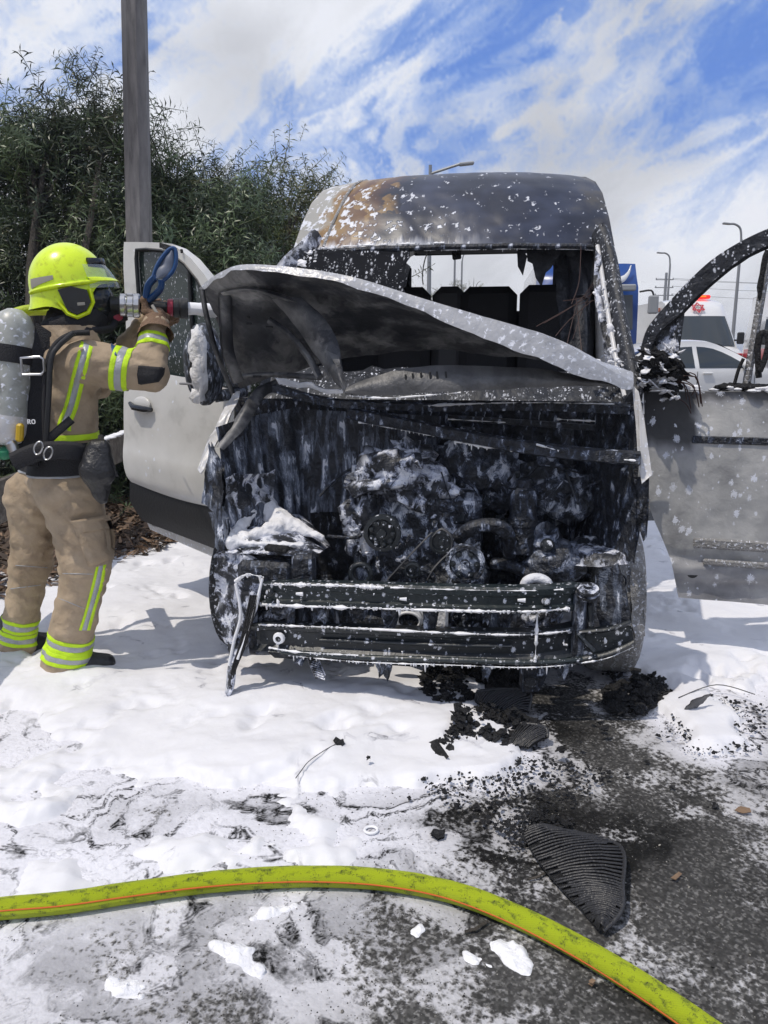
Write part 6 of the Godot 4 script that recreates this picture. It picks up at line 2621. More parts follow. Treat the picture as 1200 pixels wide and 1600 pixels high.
		for z in range(1, nz - 1):
			for y in range(1, ny - 1):
				var row := (z * ny + y) * nx
				for x in range(1, nx - 1):
					var i := row + x
					if ids[i] < 0:
						continue
					var inside := D[i] < 0.0
					if (D[i + 1] < 0.0) != inside:
						put(mb, ids[i], ids[i - sy], ids[i - sy - sz], ids[i - sz], inside)
					if (D[i + sy] < 0.0) != inside:
						put(mb, ids[i], ids[i - sz], ids[i - sz - 1], ids[i - 1], inside)
					if (D[i + sz] < 0.0) != inside:
						put(mb, ids[i], ids[i - 1], ids[i - 1 - sy], ids[i - sy], inside)
		mb.smooth(i0)

	func put(mb: MB, a: int, b: int, c: int, d: int, inside: bool):
		if a < 0 or b < 0 or c < 0 or d < 0:
			return
		if inside:
			mb.face(a, c, b)
			mb.face(a, d, c)
		else:
			mb.face(a, b, c)
			mb.face(a, c, d)


# bands of tape laid on the field round an axis: strips = [[offset along the axis, half width, material]]
func ring_band(f: Field, c: Vector3, axis: Vector3, r0: float, strips: Array, lift: float, parent: Node3D, called: String, from_ := 0.0, to_ := TAU):
	axis = axis.normalized()
	var u := axis.cross(Vector3(0.3, 0.2, 1.0)).normalized()
	var w := axis.cross(u)
	for s in strips:
		var mb := MB.new()
		var rows := [[], [], [], []]
		for k in 57:
			var a := lerpf(from_, to_, k / 56.0)
			var d := u * cos(a) + w * sin(a)
			for q in 4:
				var base: Vector3 = c + axis * (s[0] + s[1] * [-1.0, -0.93, 0.93, 1.0][q])
				var l: float = lift if q in [1, 2] else lift - 0.004
				rows[q].append(f.hit(base + d * r0, base, l))
		mb.grid(rows)
		part(called + s[2].replace("_tape", "_band") if called == "" else called, mb, M[s[2]], parent)


# a strip between two lines of sight, laid on the field
func laid_band(f: Field, left: Array, right: Array, lift: float, mat: Material, parent: Node3D, called: String, fat := 0.0, rows_ := 5):
	var mb := MB.new()
	var a := spline(left.map(func(p): return p[0]), 5)
	var a2 := spline(left.map(func(p): return p[1]), 5)
	var b := spline(right.map(func(p): return p[0]), 5)
	var b2 := spline(right.map(func(p): return p[1]), 5)
	var rows := []
	var nr := a.size()
	for k in nr:
		var row := []
		for q in rows_:
			var g := q / float(rows_ - 1)
			var edge := minf(minf(g, 1.0 - g) * rows_, minf(k, nr - 1 - k) * 1.0)
			var l := lift + fat * minf(1.0, edge) if edge > 0.0 else lift - 0.004
			row.append(f.hit(a[k].lerp(b[k], g), a2[k].lerp(b2[k], g), l))
		rows.append(row)
	mb.grid(rows)
	return part(called, mb, mat, parent)


func strap(mb: MB, pts: Array, width: float, thick := 0.005, out := Vector3(0.2, 0.1, 1.0)):
	mb.tube(spline(pts, 5), width * 0.5, 6, true, Vector2(1.0, thick / width * 2.0), out)


func build_person():
	var p := thing("person", "firefighter in tan turnout gear and lime helmet aiming a nozzle at the van", "person")
	var neck := V(-1.384,1.562,-3.42)
	var chest := V(-1.404,1.39,-3.42)
	var waist := V(-1.437,1.068,-3.42)
	var pelvis := V(-1.463,.895,-3.42)
	var r := Vector3(0.6, 0, 0.8)          # towards the right hand
	var f := Vector3(0.8, 0, -0.6)         # the way he faces
	var sh_r := V(-1.244,1.417,-3.27)
	var el_r := V(-.984,1.363,-3.3)
	var wr_r := V(-.985,1.572,-3.4)
	var sh_l := V(-1.561,1.414,-3.58)
	var el_l := V(-1.375,1.31,-3.72)
	var wr_l := V(-1.053,1.601,-3.58)
	var hip_r := V(-1.383,.835,-3.35)
	var hip_l := V(-1.61,.807,-3.5)
	var kn_r := V(-1.333,.52,-3.32)
	var kn_l := V(-1.673,.48,-3.52)
	var an_r := V(-1.459,.073,-3.32)
	var an_l := V(-1.788,.071,-3.54)
	var bones := [
		[neck, chest + Vector3(0, 0.05, 0), 0.075, 0.09],
		[V(-1.324,1.696,-3.42), neck, 0.085, 0.075],
		[sh_l, sh_r, 0.085, 0.085],
		[chest + r * 0.10, waist + r * 0.09, 0.125, 0.120], [chest - r * 0.10, waist - r * 0.09, 0.125, 0.120],
		[chest + f * 0.03, waist + f * 0.02, 0.13, 0.13],
		[waist + r * 0.08, pelvis + r * 0.07, 0.120, 0.135], [waist - r * 0.08, pelvis - r * 0.07, 0.120, 0.135],
		[sh_r, sh_r.lerp(el_r, 0.45), 0.090, 0.088], [sh_r.lerp(el_r, 0.4), el_r, 0.088, 0.070],
		[el_r, el_r.lerp(wr_r, 0.5), 0.068, 0.062], [el_r.lerp(wr_r, 0.5), wr_r, 0.060, 0.056],
		[sh_l, el_l, 0.088, 0.072], [el_l, wr_l, 0.068, 0.055],
		[pelvis + r * 0.06, hip_r, 0.13, 0.135], [pelvis - r * 0.06, hip_l, 0.13, 0.13],
		[hip_r, kn_r, 0.132, 0.108], [kn_r, an_r, 0.106, 0.102], [an_r, an_r + Vector3(-0.01, -0.03, 0), 0.102, 0.104],
		[hip_l, kn_l, 0.125, 0.094], [kn_l, an_l, 0.092, 0.086], [an_l, an_l + Vector3(0, -0.03, 0), 0.086, 0.088],
	]
	var fd := Field.new()
	fd.build(bones, 0.0115, 62.0, noise(501, 1.0, 2), 0.012)
	var head := V(-1.324,1.696,-3.42)
	var mb := MB.new()
	fd.mesh_into(mb, func(q: Vector3):
		if q.y > neck.y - 0.02 and q.x < wr_r.x - 0.25 and q.distance_to(head) < 0.26:
			return Color(0.05, 0.05, 0.06)
		return Color(1, 1, 1))
	part("body", mb, M.tan_cloth, p)
	# tape on the sleeves, hem and legs
	var tri_ := func(w: float) -> Array: return [[-w * 0.68, w * 0.30, "lime_tape"], [0.0, w * 0.38, "silver_tape"], [w * 0.68, w * 0.30, "lime_tape"]]
	ring_band(fd, V(-1.099,1.388,-3.285), el_r - sh_r, 0.17, tri_.call(0.036), 0.004, p, "sleeve_band")
	ring_band(fd, V(-.98,1.502,-3.36), wr_r - el_r, 0.12, tri_.call(0.030), 0.004, p, "cuff_band")
	laid_band(fd, [[V(-.91,1.409,-2.9), V(-1.255,1.393,-4)], [V(-.917,1.376,-2.9), V(-1.265,1.348,-4)], [V(-.915,1.336,-2.9), V(-1.262,1.293,-4)]], [[V(-.811,1.402,-2.9), V(-1.119,1.384,-4)], [V(-.817,1.374,-2.9), V(-1.127,1.345,-4)], [V(-.838,1.348,-2.9), V(-1.156,1.309,-4)]], 0.004, M.webbing, p, "elbow_pad", 0.006, 9)
	ring_band(fd, an_r + (kn_r - an_r) * 0.215, kn_r - an_r, 0.20, tri_.call(0.030), 0.004, p, "leg_band")
	ring_band(fd, an_r + (kn_r - an_r) * 0.09, kn_r - an_r, 0.20, tri_.call(0.030), 0.004, p, "leg_band")
	ring_band(fd, an_l + (kn_l - an_l) * 0.27, kn_l - an_l, 0.18, tri_.call(0.030), 0.004, p, "leg_band")
	ring_band(fd, an_l + (kn_l - an_l) * 0.12, kn_l - an_l, 0.18, tri_.call(0.030), 0.004, p, "leg_band")
	ring_band(fd, V(-1.434,1.102,-3.42), Vector3.UP, 0.36, [[0.0, 0.013, "lime_tape"]], 0.006, p, "hem_band")
	# tape down the back and down the right leg
	for q in [[0.0, 0.27, "lime_tape"], [0.27, 0.70, "silver_tape"], [0.70, 1.0, "lime_tape"]]:
		var l := [[V(-1.116,1.499,-2.9), V(-1.54,1.518,-4)], [V(-1.159,1.376,-2.9), V(-1.599,1.348,-4)], [V(-1.194,1.27,-2.9), V(-1.647,1.202,-4)], [V(-1.227,1.198,-2.9), V(-1.692,1.103,-4)], [V(-1.227,1.17,-2.9), V(-1.692,1.063,-4)]]
		var rr := [[V(-1.073,1.476,-2.9), V(-1.48,1.486,-4)], [V(-1.111,1.36,-2.9), V(-1.532,1.326,-4)], [V(-1.145,1.256,-2.9), V(-1.58,1.182,-4)], [V(-1.174,1.194,-2.9), V(-1.62,1.096,-4)], [V(-1.179,1.165,-2.9), V(-1.626,1.057,-4)]]
		var a := []
		var b := []
		for k in l.size():
			a.append([l[k][0].lerp(rr[k][0], q[0]), l[k][1].lerp(rr[k][1], q[0])])
			b.append([l[k][0].lerp(rr[k][0], q[1]), l[k][1].lerp(rr[k][1], q[1])])
		laid_band(fd, a, b, 0.005, M[q[2]], p, "back_band")
		l = [[V(-1.125,.635,-2.9), V(-1.552,.326,-4)], [V(-1.148,.56,-2.9), V(-1.584,.222,-4)], [V(-1.178,.468,-2.9), V(-1.625,.095,-4)], [V(-1.213,.374,-2.9), V(-1.673,-.034,-4)]]
		rr = [[V(-1.084,.646,-2.9), V(-1.495,.341,-4)], [V(-1.103,.56,-2.9), V(-1.521,.222,-4)], [V(-1.141,.454,-2.9), V(-1.574,.077,-4)], [V(-1.167,.374,-2.9), V(-1.61,-.034,-4)]]
		a = []
		b = []
		for k in l.size():
			a.append([l[k][0].lerp(rr[k][0], q[0]), l[k][1].lerp(rr[k][1], q[0])])
			b.append([l[k][0].lerp(rr[k][0], q[1]), l[k][1].lerp(rr[k][1], q[1])])
		laid_band(fd, a, b, 0.005, M[q[2]], p, "leg_stripe")
	# pale piping at the knees
	for q in [[V(-1.442,.64,-2.9), V(-1.989,.333,-4), V(-1.31,.63,-2.9), V(-1.807,.319,-4)], [V(-1.474,.544,-2.9), V(-2.033,.2,-4), V(-1.347,.56,-2.9), V(-1.857,.222,-4)], [V(-1.26,.607,-2.9), V(-1.738,.287,-4), V(-1.137,.604,-2.9), V(-1.569,.283,-4)], [V(-1.291,.51,-2.9), V(-1.78,.153,-4), V(-1.164,.454,-2.9), V(-1.605,.077,-4)]]:
		var up := Vector3(0, 0.005, 0)
		laid_band(fd, [[q[0], q[1]], [q[0].lerp(q[2], 0.5), q[1].lerp(q[3], 0.5)], [q[2], q[3]]], [[q[0] + up, q[1] + up], [q[0].lerp(q[2], 0.5) + up, q[1].lerp(q[3], 0.5) + up], [q[2] + up, q[3] + up]], 0.003, M.silver_tape, p, "piping", 0.0, 3)
	# cargo pocket on the right thigh and its flap
	laid_band(fd, [[V(-1.206,.809,-2.9), V(-1.663,.566,-4)], [V(-1.18,.728,-2.9), V(-1.628,.454,-4)], [V(-1.155,.63,-2.9), V(-1.593,.319,-4)]], [[V(-1.051,.824,-2.9), V(-1.45,.587,-4)], [V(-1.042,.753,-2.9), V(-1.437,.489,-4)], [V(-1.052,.671,-2.9), V(-1.451,.376,-4)]], 0.004, M.flap_cloth, p, "cargo_pocket", 0.018, 9)
	laid_band(fd, [[V(-1.215,.819,-2.9), V(-1.675,.58,-4)], [V(-1.187,.789,-2.9), V(-1.638,.538,-4)], [V(-1.169,.769,-2.9), V(-1.613,.51,-4)]], [[V(-1.06,.845,-2.9), V(-1.462,.615,-4)], [V(-1.052,.817,-2.9), V(-1.451,.577,-4)], [V(-1.044,.789,-2.9), V(-1.44,.538,-4)]], 0.02, M.flap_cloth, p, "pocket_flap", 0.010, 9)
	# arm badge
	laid_band(fd, [[V(-1.006,1.49,-2.9), V(-1.388,1.505,-4)], [V(-1.006,1.467,-2.9), V(-1.387,1.473,-4)], [V(-1,1.444,-2.9), V(-1.38,1.441,-4)]], [[V(-.988,1.481,-2.9), V(-1.363,1.492,-4)], [V(-.983,1.458,-2.9), V(-1.355,1.46,-4)], [V(-.979,1.439,-2.9), V(-1.351,1.435,-4)]], 0.004, M.blue_plastic, p, "arm_badge", 0.001, 4)
	# trouser waist and black jacket lining below the hem
	mb = MB.new()
	var rows := []
	for h in [[V(-1.436,1.08,-3.42), 0.012], [V(-1.442,1.04,-3.42), 0.016], [V(-1.449,.988,-3.42), 0.016], [V(-1.453,.941,-3.42), 0.012]]:
		var row := []
		for k in 41:
			var a := TAU * k / 40.0
			row.append(fd.hit(h[0] + Vector3(cos(a), 0, sin(a)) * 0.36, h[0], h[1]))
		rows.append(row)
	mb.grid(rows)
	part("waist_belt", mb, M.webbing, p)
	ring_band(fd, V(-1.454,.936,-3.42), Vector3.UP, 0.36, [[0.0, 0.005, "silver_tape"]], 0.008, p, "waist_trim")
	# boots
	for q in [[an_r, Vector3(0.86, 0, -0.2), 0.0], [an_l, Vector3(0.8, 0, -0.5), 0.0]]:
		mb = MB.new()
		var bf := Field.new()
		var an: Vector3 = Vector3(q[0].x, 0.0, q[0].z)
		var d: Vector3 = q[1].normalized()
		bf.build([[an + Vector3(0, 0.17, 0), an + Vector3(0, 0.08, 0), 0.075, 0.07], [an + Vector3(0, 0.06, 0) - d * 0.05, an + Vector3(0, 0.055, 0) + d * 0.06, 0.055, 0.055], [an + Vector3(0, 0.055, 0) + d * 0.06, an + Vector3(0, 0.045, 0) + d * 0.17, 0.055, 0.045]], 0.009, 90.0)
		bf.mesh_into(mb, func(_q): return Color(1, 1, 1))
		var boot := part("boot", mb, M.leather_black, p)
		mb = MB.new()
		mb.tube([an + Vector3(0, 0.018, 0) - d * 0.08, an + Vector3(0, 0.018, 0) + d * 0.06, an + Vector3(0, 0.018, 0) + d * 0.19], [0.058, 0.062, 0.052], 10, true, Vector2(1.0, 0.30))
		part("sole", mb, M.rubber, boot)
	build_helmet(p)
	build_hands(p)
	build_breathing_set(fd, r, f)
	build_nozzle()
	# leather gloves hung at the right hip
	var g := thing("spare_gloves", "black leather gloves hanging from the firefighter's waist at his right hip", "gloves")
	var gf := Field.new()
	gf.build([[V(-1.196,1.058,-3.18), V(-1.201,.979,-3.15), 0.045, 0.058], [V(-1.165,1.07,-3.17), V(-1.158,.969,-3.16), 0.035, 0.045], [V(-1.227,.969,-3.16), V(-1.19,.876,-3.17), 0.03, 0.028], [V(-1.184,.954,-3.14), V(-1.181,.854,-3.17), 0.032, 0.02], [V(-1.163,.977,-3.16), V(-1.171,.893,-3.18), 0.035, 0.02]], 0.006, 110.0, noise(503, 2.0, 2), 0.0025)
	mb = MB.new()
	gf.mesh_into(mb, func(_q): return Color(1, 1, 1))
	part("glove", mb, M.leather_black, g)
	mb = MB.new()
	strap(mb, [V(-1.177,1.119,-3.2), V(-1.171,1.091,-3.17), V(-1.168,1.063,-3.14)], 0.025)
	strap(mb, [V(-1.152,1.093,-3.2), V(-1.132,1.031,-3.16), V(-1.105,.952,-3.15)], 0.014)
	part("glove_strap", mb, M.webbing, g)


func build_helmet(p: Node3D):
	# head axes: x forwards, y up, z towards his right ear
	var c := V(-1.342,1.735,-3.42)
	var fx := Vector3(0.93, 0.10, -0.36).normalized()
	var rz := fx.cross(Vector3.UP).normalized()
	var xf := Transform3D(Basis(fx, rz.cross(fx), rz), c)
	var mb := MB.new()
	var rows := []
	for k in 23:
		var th := k / 22.0
		var row := []
		for s in 49:
			var a := TAU * s / 48.0        # 0 = front, quarter = right ear
			var ca := cos(a)
			var sa := sin(a)
			# rim height by direction
			var ear := pow(absf(sa), 3.0) * (1.0 if true else 0.0)
			var rim := lerpf(-0.005, -0.085, smooth(0.4, -0.9, ca))
			rim = lerpf(rim, -0.115, ear * smooth(0.9, 0.2, absf(ca)))
			var top := 0.172
			var ang := th * PI * 0.5
			var y: float
			var rad: float
			if th < 0.78:
				ang = th / 0.78 * PI * 0.5
				y = top * cos(ang)
				rad = sin(ang)
			else:
				var q := (th - 0.78) / 0.22
				y = lerpf(0.0, rim, q)
				rad = 1.0 - 0.02 * q + 0.13 * q * q * smooth(-0.2, -1.0, ca) + 0.10 * q * smooth(0.75, 1.0, ca)
			var rx := 0.158 if ca > 0 else 0.165
			var x := ca * rx * rad
			var z := sa * 0.134 * rad
			# raised comb along the middle
			y += 0.006 * exp(-z * z / 0.0006) * smooth(0.9, 0.5, th)
			row.append(xf * Vector3(x, y, z))
		rows.append(row)
	mb.grid(rows)
	var h := part("helmet", mb, M.helmet_shell, p)
	# front brim
	mb = MB.new()
	rows = []
	for k in 5:
		var row := []
		for s in 21:
			var a := lerpf(-1.15, 1.15, s / 20.0)
			var o := k / 4.0
			row.append(xf * Vector3(cos(a) * (0.155 + 0.045 * o), 0.018 - 0.012 * o + 0.010 * sin(o * PI), sin(a) * (0.136 + 0.008 * o)))
		rows.append(row)
	mb.grid(rows)
	part("brim", mb, M.helmet_shell, h)
	# moulded side rail that runs from the brim to the back
	mb = MB.new()
	var path := []
	for s in 15:
		var a := lerpf(0.25, 2.9, s / 14.0)
		path.append(xf * Vector3(cos(a) * 0.163, 0.012 - 0.030 * s / 14.0, sin(a) * 0.139))
	mb.tube(path, 0.010, 6)
	part("side_rail", mb, M.helmet_shell, h)
	# black ear shell
	mb = MB.new()
	var ear := PackedVector2Array()
	for q in [[-0.052, -0.022], [0.000, -0.012], [0.060, -0.030], [0.066, -0.080], [0.045, -0.110], [0.004, -0.125], [-0.030, -0.105]]:
		ear.append(Vector2(q[0], q[1]))
	mb.plate(ear, 0.022, xf * Vector3(0, 0, 0.136), xf.basis)
	mb.plate(PackedVector2Array([Vector2(-0.03, -0.035), Vector2(0.045, -0.042), Vector2(0.05, -0.078), Vector2(0.03, -0.098), Vector2(0.0, -0.108), Vector2(-0.016, -0.092)]), 0.016, xf * Vector3(0, 0, 0.146), xf.basis)
	part("ear_shell", mb, M.black_gloss, h)
	mb = MB.new()
	mb.box(xf * Vector3(0.028, -0.085, 0.155), Vector3(0.03, 0.012, 0.004), xf.basis, 0.001)
	part("ear_badge", mb, M.grey_patch, h)
	# lower lime edge below the ear shell
	mb = MB.new()
	mb.tube([xf * Vector3(-0.06, -0.07, 0.135), xf * Vector3(-0.03, -0.118, 0.138), xf * Vector3(0.004, -0.136, 0.138), xf * Vector3(0.05, -0.12, 0.136), xf * Vector3(0.075, -0.08, 0.13), xf * Vector3(0.072, -0.025, 0.128)], 0.010, 6)
	part("ear_edge", mb, M.helmet_shell, h)
	# grey reflective patch at the rear
	mb = MB.new()
	rows = []
	for k in 4:
		var row := []
		for s in 13:
			var a := lerpf(1.95, 2.72, s / 12.0)
			var y := lerpf(0.038 - 0.004 * s / 12.0, -0.006 + 0.028 * (1.0 - s / 12.0), k / 3.0)
			var q := sqrt(maxf(0.0, 1.0 - pow(y / 0.172, 2.0)))
			row.append(xf * Vector3(cos(a) * 0.1675 * q, y, sin(a) * 0.1365 * q))
		rows.append(row)
	mb.grid(rows)
	part("rear_patch", mb, M.grey_patch, h)
	# visor pushed down over the brim, and its dark holder
	mb = MB.new()
	rows = []
	for k in 8:
		var row := []
		for s in 19:
			var a := lerpf(-1.2, 1.2, s / 18.0)
			var y := lerpf(0.075, -0.022, k / 7.0)
			var o := 0.150 + 0.045 * sin(k / 7.0 * PI * 0.5)
			row.append(xf * Vector3(cos(a) * o + 0.004, y, sin(a) * (0.128 + 0.010 * k / 7.0)))
		rows.append(row)
	mb.grid(rows)
	part("visor", mb, M.visor, h)
	mb = MB.new()
	path = []
	for s in 11:
		var a := lerpf(-1.0, 1.0, s / 10.0)
		path.append(xf * Vector3(cos(a) * 0.150, 0.082, sin(a) * 0.118))
	mb.tube(path, 0.014, 6, true, Vector2(0.6, 1.6))
	part("visor_holder", mb, M.black_gloss, h)
	# breathing mask
	mb = MB.new()
	mb.lump(xf * Vector3(0.085, -0.065, 0.0), Vector3(0.085, 0.095, 0.085), 0.05, noise(511), 16, 20, xf.basis)
	var mask := part("face_mask", mb, M.mask_glass, p)
	mb = MB.new()
	mb.lathe([[0.0, 0.05], [0.035, 0.045], [0.042, 0.02], [0.042, -0.03], [0.03, -0.05]], xf * Vector3(0.165, -0.125, 0.0), xf.basis * Basis(Vector3.BACK, -PI / 2), 16)
	mb.tube(spline([xf * Vector3(0.16, -0.15, 0.01), xf * Vector3(0.13, -0.19, 0.07), xf * Vector3(0.03, -0.19, 0.12), xf * Vector3(-0.08, -0.17, 0.11)], 5), 0.016, 7)
	part("demand_valve", mb, M.webbing, mask)
	mb = MB.new()
	mb.lathe([[0.0, 0.006], [0.02, 0.004], [0.022, 0.0]], xf * Vector3(0.17, -0.14, 0.035), xf.basis * Basis(Vector3.RIGHT, PI / 2), 12)
	part("valve_button", mb, M.red_plastic, mask)
	# collar turned up round the neck, with its black hood inside
	mb = MB.new()
	var nz := noise(512, 1.0, 3)
	rows = []
	for k in 6:
		var row := []
		for s in 33:
			var a := TAU * s / 32.0
			var y := lerpf(-0.20, -0.115, k / 5.0) + 0.015 * cos(a)
			var q := 0.125 + 0.014 * sin(k / 5.0 * PI) + 0.012 * nz.get_noise_2d(a * 3.0, k)
			row.append(xf * Vector3(cos(a) * q - 0.01, y, sin(a) * q))
		rows.append(row)
	mb.grid(rows)
	part("flash_hood", mb, M.webbing, p)
	mb = MB.new()
	rows = []
	for k in 5:
		var row := []
		for s in 33:
			var a := lerpf(0.9, TAU - 0.9, s / 32.0)
			var y := lerpf(-0.25, -0.165, k / 4.0) - 0.012 * cos(a)
			var q := 0.16 - 0.02 * k / 4.0 + 0.012 * nz.get_noise_2d(a * 3.0 + 9.0, k)
			row.append(xf * Vector3(cos(a) * q - 0.02, y, sin(a) * q))
		rows.append(row)
	mb.grid(rows)
	part("collar", mb, M.flap_cloth, p)


func hand_bones(grip: Vector3, axis: Vector3, wrist: Vector3, rad: float, flip := 1.0) -> Array:
	# fingers close round a bar of that radius along axis
	axis = axis.normalized()
	var down := (wrist - grip)
	down = (down - axis * down.dot(axis)).normalized()
	var side := axis.cross(down) * flip
	var b := []
	var rr := rad + 0.012
	var palm := grip + down * (rr + 0.016)
	b.append([wrist, palm, 0.036, 0.034])
	for i in 4:
		var o := grip + axis * (i - 1.5) * 0.023 * 1.0
		var long: float = [0.92, 1.0, 0.96, 0.84][i]
		var prev := o + down * (rr + 0.010) + side * 0.012
		b.append([palm, prev, 0.026, 0.016])
		for s in 3:
			var a := PI * 0.5 - (s + 1) * 1.05 * long
			var q := o + (side * cos(a) + down * sin(a)) * (rr + 0.002)
			b.append([prev, q, 0.0145 - 0.001 * s, 0.0135 - 0.001 * s])
			prev = q
	var th := grip + axis * -0.05 + down * (rr + 0.004) - side * 0.01
	var t1 := grip + axis * -0.055 - side * (rr + 0.008)
	var t2 := grip + axis * -0.035 - side * (rr * 0.75) - down * (rr * 0.8)
	b.append([palm, th, 0.026, 0.018])
	b.append([th, t1, 0.017, 0.015])
	b.append([t1, t2, 0.015, 0.012])
	return b


func build_hands(p: Node3D):
	var axis := V(-.924,1.652,-3.5) - V(-1.058,1.655,-3.46)
	for q in [[V(-.992,1.651,-3.48), V(-.983,1.561,-3.4), 1.0], [V(-.97,1.645,-3.56), V(-1.047,1.595,-3.58), -1.0]]:
		var hf := Field.new()
		hf.build(hand_bones(q[0], axis, q[1], 0.022, q[2]), 0.0042, 260.0, noise(521, 6.0, 2), 0.0022)
		var mb := MB.new()
		hf.mesh_into(mb, func(_q): return Color(1, 1, 1))
		part("gloved_hand", mb, M.glove, p)
	# gauntlet cuff with its strap
	var mb := MB.new()
	var a := V(-.975,1.534,-3.37)
	var b := V(-.989,1.594,-3.42)
	var d := (b - a).normalized()
	var u := d.cross(Vector3.BACK).normalized()
	var w := d.cross(u)
	var rows := []
	var nz := noise(522, 1.0, 2)
	for k in 7:
		var row := []
		for s in 25:
			var g := TAU * (s % 24) / 24.0
			var r := lerpf(0.074, 0.050, k / 6.0) + 0.006 * nz.get_noise_2d(g * 4.0, k * 1.3) - 0.006 * (1.0 if k == 4 else 0.0)
			row.append(a.lerp(b, k / 6.0 * 1.1 - 0.1) + (u * cos(g) + w * sin(g)) * r)
		rows.append(row)
	mb.grid(rows)
	part("glove_cuff", mb, M.glove, p)
	mb = MB.new()
	strap(mb, [V(-.994,1.655,-3.41), V(-.971,1.62,-3.4), V(-.948,1.594,-3.42)], 0.014, 0.006)
	part("glove_tab", mb, M.grey_patch, p)


func build_breathing_set(fd: Field, r: Vector3, f: Vector3):
	var b := thing("breathing_apparatus", "grey air cylinder with black harness strapped to the firefighter's back", "breathing set")
	var top := V(-1.524,1.575,-3.26)
	var low := V(-1.574,1.141,-3.2)
	var d := (top - low).normalized()
	var x := d.cross(Vector3.BACK).normalized()
	var bs := Basis(x, d, x.cross(d))
	var len_ := (top - low).length()
	var prof := [[0.0, len_ + 0.06], [0.03, len_ + 0.055], [0.058, len_ + 0.035], [0.078, len_ + 0.0], [0.086, len_ - 0.05], [0.087, 0.05], [0.085, 0.02]]
	var mb := MB.new()
	mb.lathe_smooth(prof, low, bs, 32)
	part("air_cylinder", mb, M.cylinder_shell, b)
	mb = MB.new()
	mb.lathe_smooth([[0.0875, 0.06], [0.088, 0.03], [0.085, -0.01], [0.07, -0.045], [0.04, -0.062], [0.0, -0.064]], low, bs, 32)
	part("cylinder_boot", mb, M.scorched_white, b)
	# green print on the cylinder
	for q in [[0.34, "MSA"], [0.72, "MSA"]]:
		var plate := MB.new()
		var rows := []
		for k in 2:
			var row := []
			for s in 9:
				var a: float = q[0] + PI * 0.5 - 0.20 + s * 0.05
				row.append(low + bs * Vector3(cos(a) * 0.0882, 0.150 + k * 0.036, -sin(a) * 0.0882 * -1.0))
			rows.append(row)
		plate.grid(rows)
		part("label_plate", plate, M.green_print, b)
		var mid: float = q[0] + PI * 0.5
		var n := bs * Vector3(cos(mid), 0, sin(mid))
		var tx := d.cross(n).normalized()
		text_part("label_print", q[1], 0.026, M.white_print, b, Transform3D(Basis(tx, d, n), low + n * 0.0885 + d * 0.168))
	# cylinder strap and buckle
	mb = MB.new()
	mb.lathe([[0.0905, 0.345], [0.0915, 0.335], [0.0915, 0.285], [0.0905, 0.275]], low, bs, 28)
	part("cylinder_strap", mb, M.webbing, b)
	mb = MB.new()
	var bu := V(-1.413,1.405,-3.15)
	var o := [Vector3(-0.045, -0.035, 0), Vector3(0.03, -0.035, 0), Vector3(0.045, -0.02, 0), Vector3(0.045, 0.025, 0), Vector3(0.03, 0.035, 0), Vector3(-0.045, 0.03, 0), Vector3(-0.045, -0.035, 0)]
	mb.tube(o.map(func(q): return bu + q), 0.006, 7)
	part("buckle", mb, M.steel, b)
	# back plate and harness
	mb = MB.new()
	var pl := []
	for q in [V(-1.446,1.576,-3.3), V(-1.386,1.537,-3.3), V(-1.41,1.328,-3.24), V(-1.415,1.117,-3.22), V(-1.459,.988,-3.22), V(-1.557,.99,-3.2), V(-1.507,1.224,-3.22), V(-1.459,1.433,-3.24)]:
		pl.append(q)
	sheet(mb, pl, 0.035)
	part("back_plate", mb, M.webbing, b)
	mb = MB.new()
	mb.tube(spline([V(-1.208,1.536,-3.24), V(-1.274,1.53,-3.22), V(-1.338,1.484,-3.2), V(-1.371,1.395,-3.18), V(-1.389,1.227,-3.17), V(-1.402,1.068,-3.18)], 5), 0.024, 7, true, Vector2(1.0, 0.5))
	part("shoulder_strap", mb, M.webbing, b)
	mb = MB.new()
	mb.tube(spline([V(-1.244,1.534,-3.17), V(-1.305,1.483,-3.16), V(-1.333,1.428,-3.14), V(-1.351,1.281,-3.13), V(-1.382,1.099,-3.14)], 5), 0.011, 7)
	part("air_hose", mb, M.black_plastic, b)
	mb = MB.new()
	strap(mb, [V(-1.278,1.189,-3.16), V(-1.326,1.146,-3.14), V(-1.382,1.099,-3.14)], 0.035)
	part("side_strap", mb, M.webbing, b)
	mb = MB.new()
	strap(mb, [V(-1.517,1.018,-3.12), V(-1.408,1.06,-3.12), V(-1.286,1.063,-3.14), V(-1.232,1.034,-3.2)], 0.075, 0.010)
	part("waist_strap", mb, M.webbing, b)
	for q in [V(-1.38,1.083,-3.06), V(-1.343,1.062,-3.06)]:
		mb = MB.new()
		var ring := []
		for k in 15:
			var a := TAU * k / 14.0
			ring.append(q + Vector3(cos(a) * 0.017 + sin(a) * 0.008, sin(a) * 0.026, 0))
		mb.tube(ring, 0.004, 5, false)
		part("metal_loop", mb, M.steel, b)
	mb = MB.new()
	mb.box(V(-1.486,1.136,-3.14), Vector3(0.028, 0.075, 0.03), Basis(Vector3.BACK, -0.15), 0.008)
	part("yellow_tag", mb, M.yellow_plastic, b)
	text_part("harness_mark", "RO", 0.020, M.white_print, b, Transform3D(Basis(), V(-1.426,1.182,-3.12)))
	mb = MB.new()
	mb.lathe([[0.0, 0.03], [0.02, 0.03], [0.024, 0.02], [0.024, -0.02], [0.02, -0.03], [0.0, -0.03]], V(-1.53,1.071,-3.16), Basis(Vector3.BACK, 0.3), 12)
	mb.tube([V(-1.569,1.095,-3.18), V(-1.531,1.06,-3.16)], 0.012, 8)
	part("cylinder_valve", mb, M.steel, b)
	mb = MB.new()
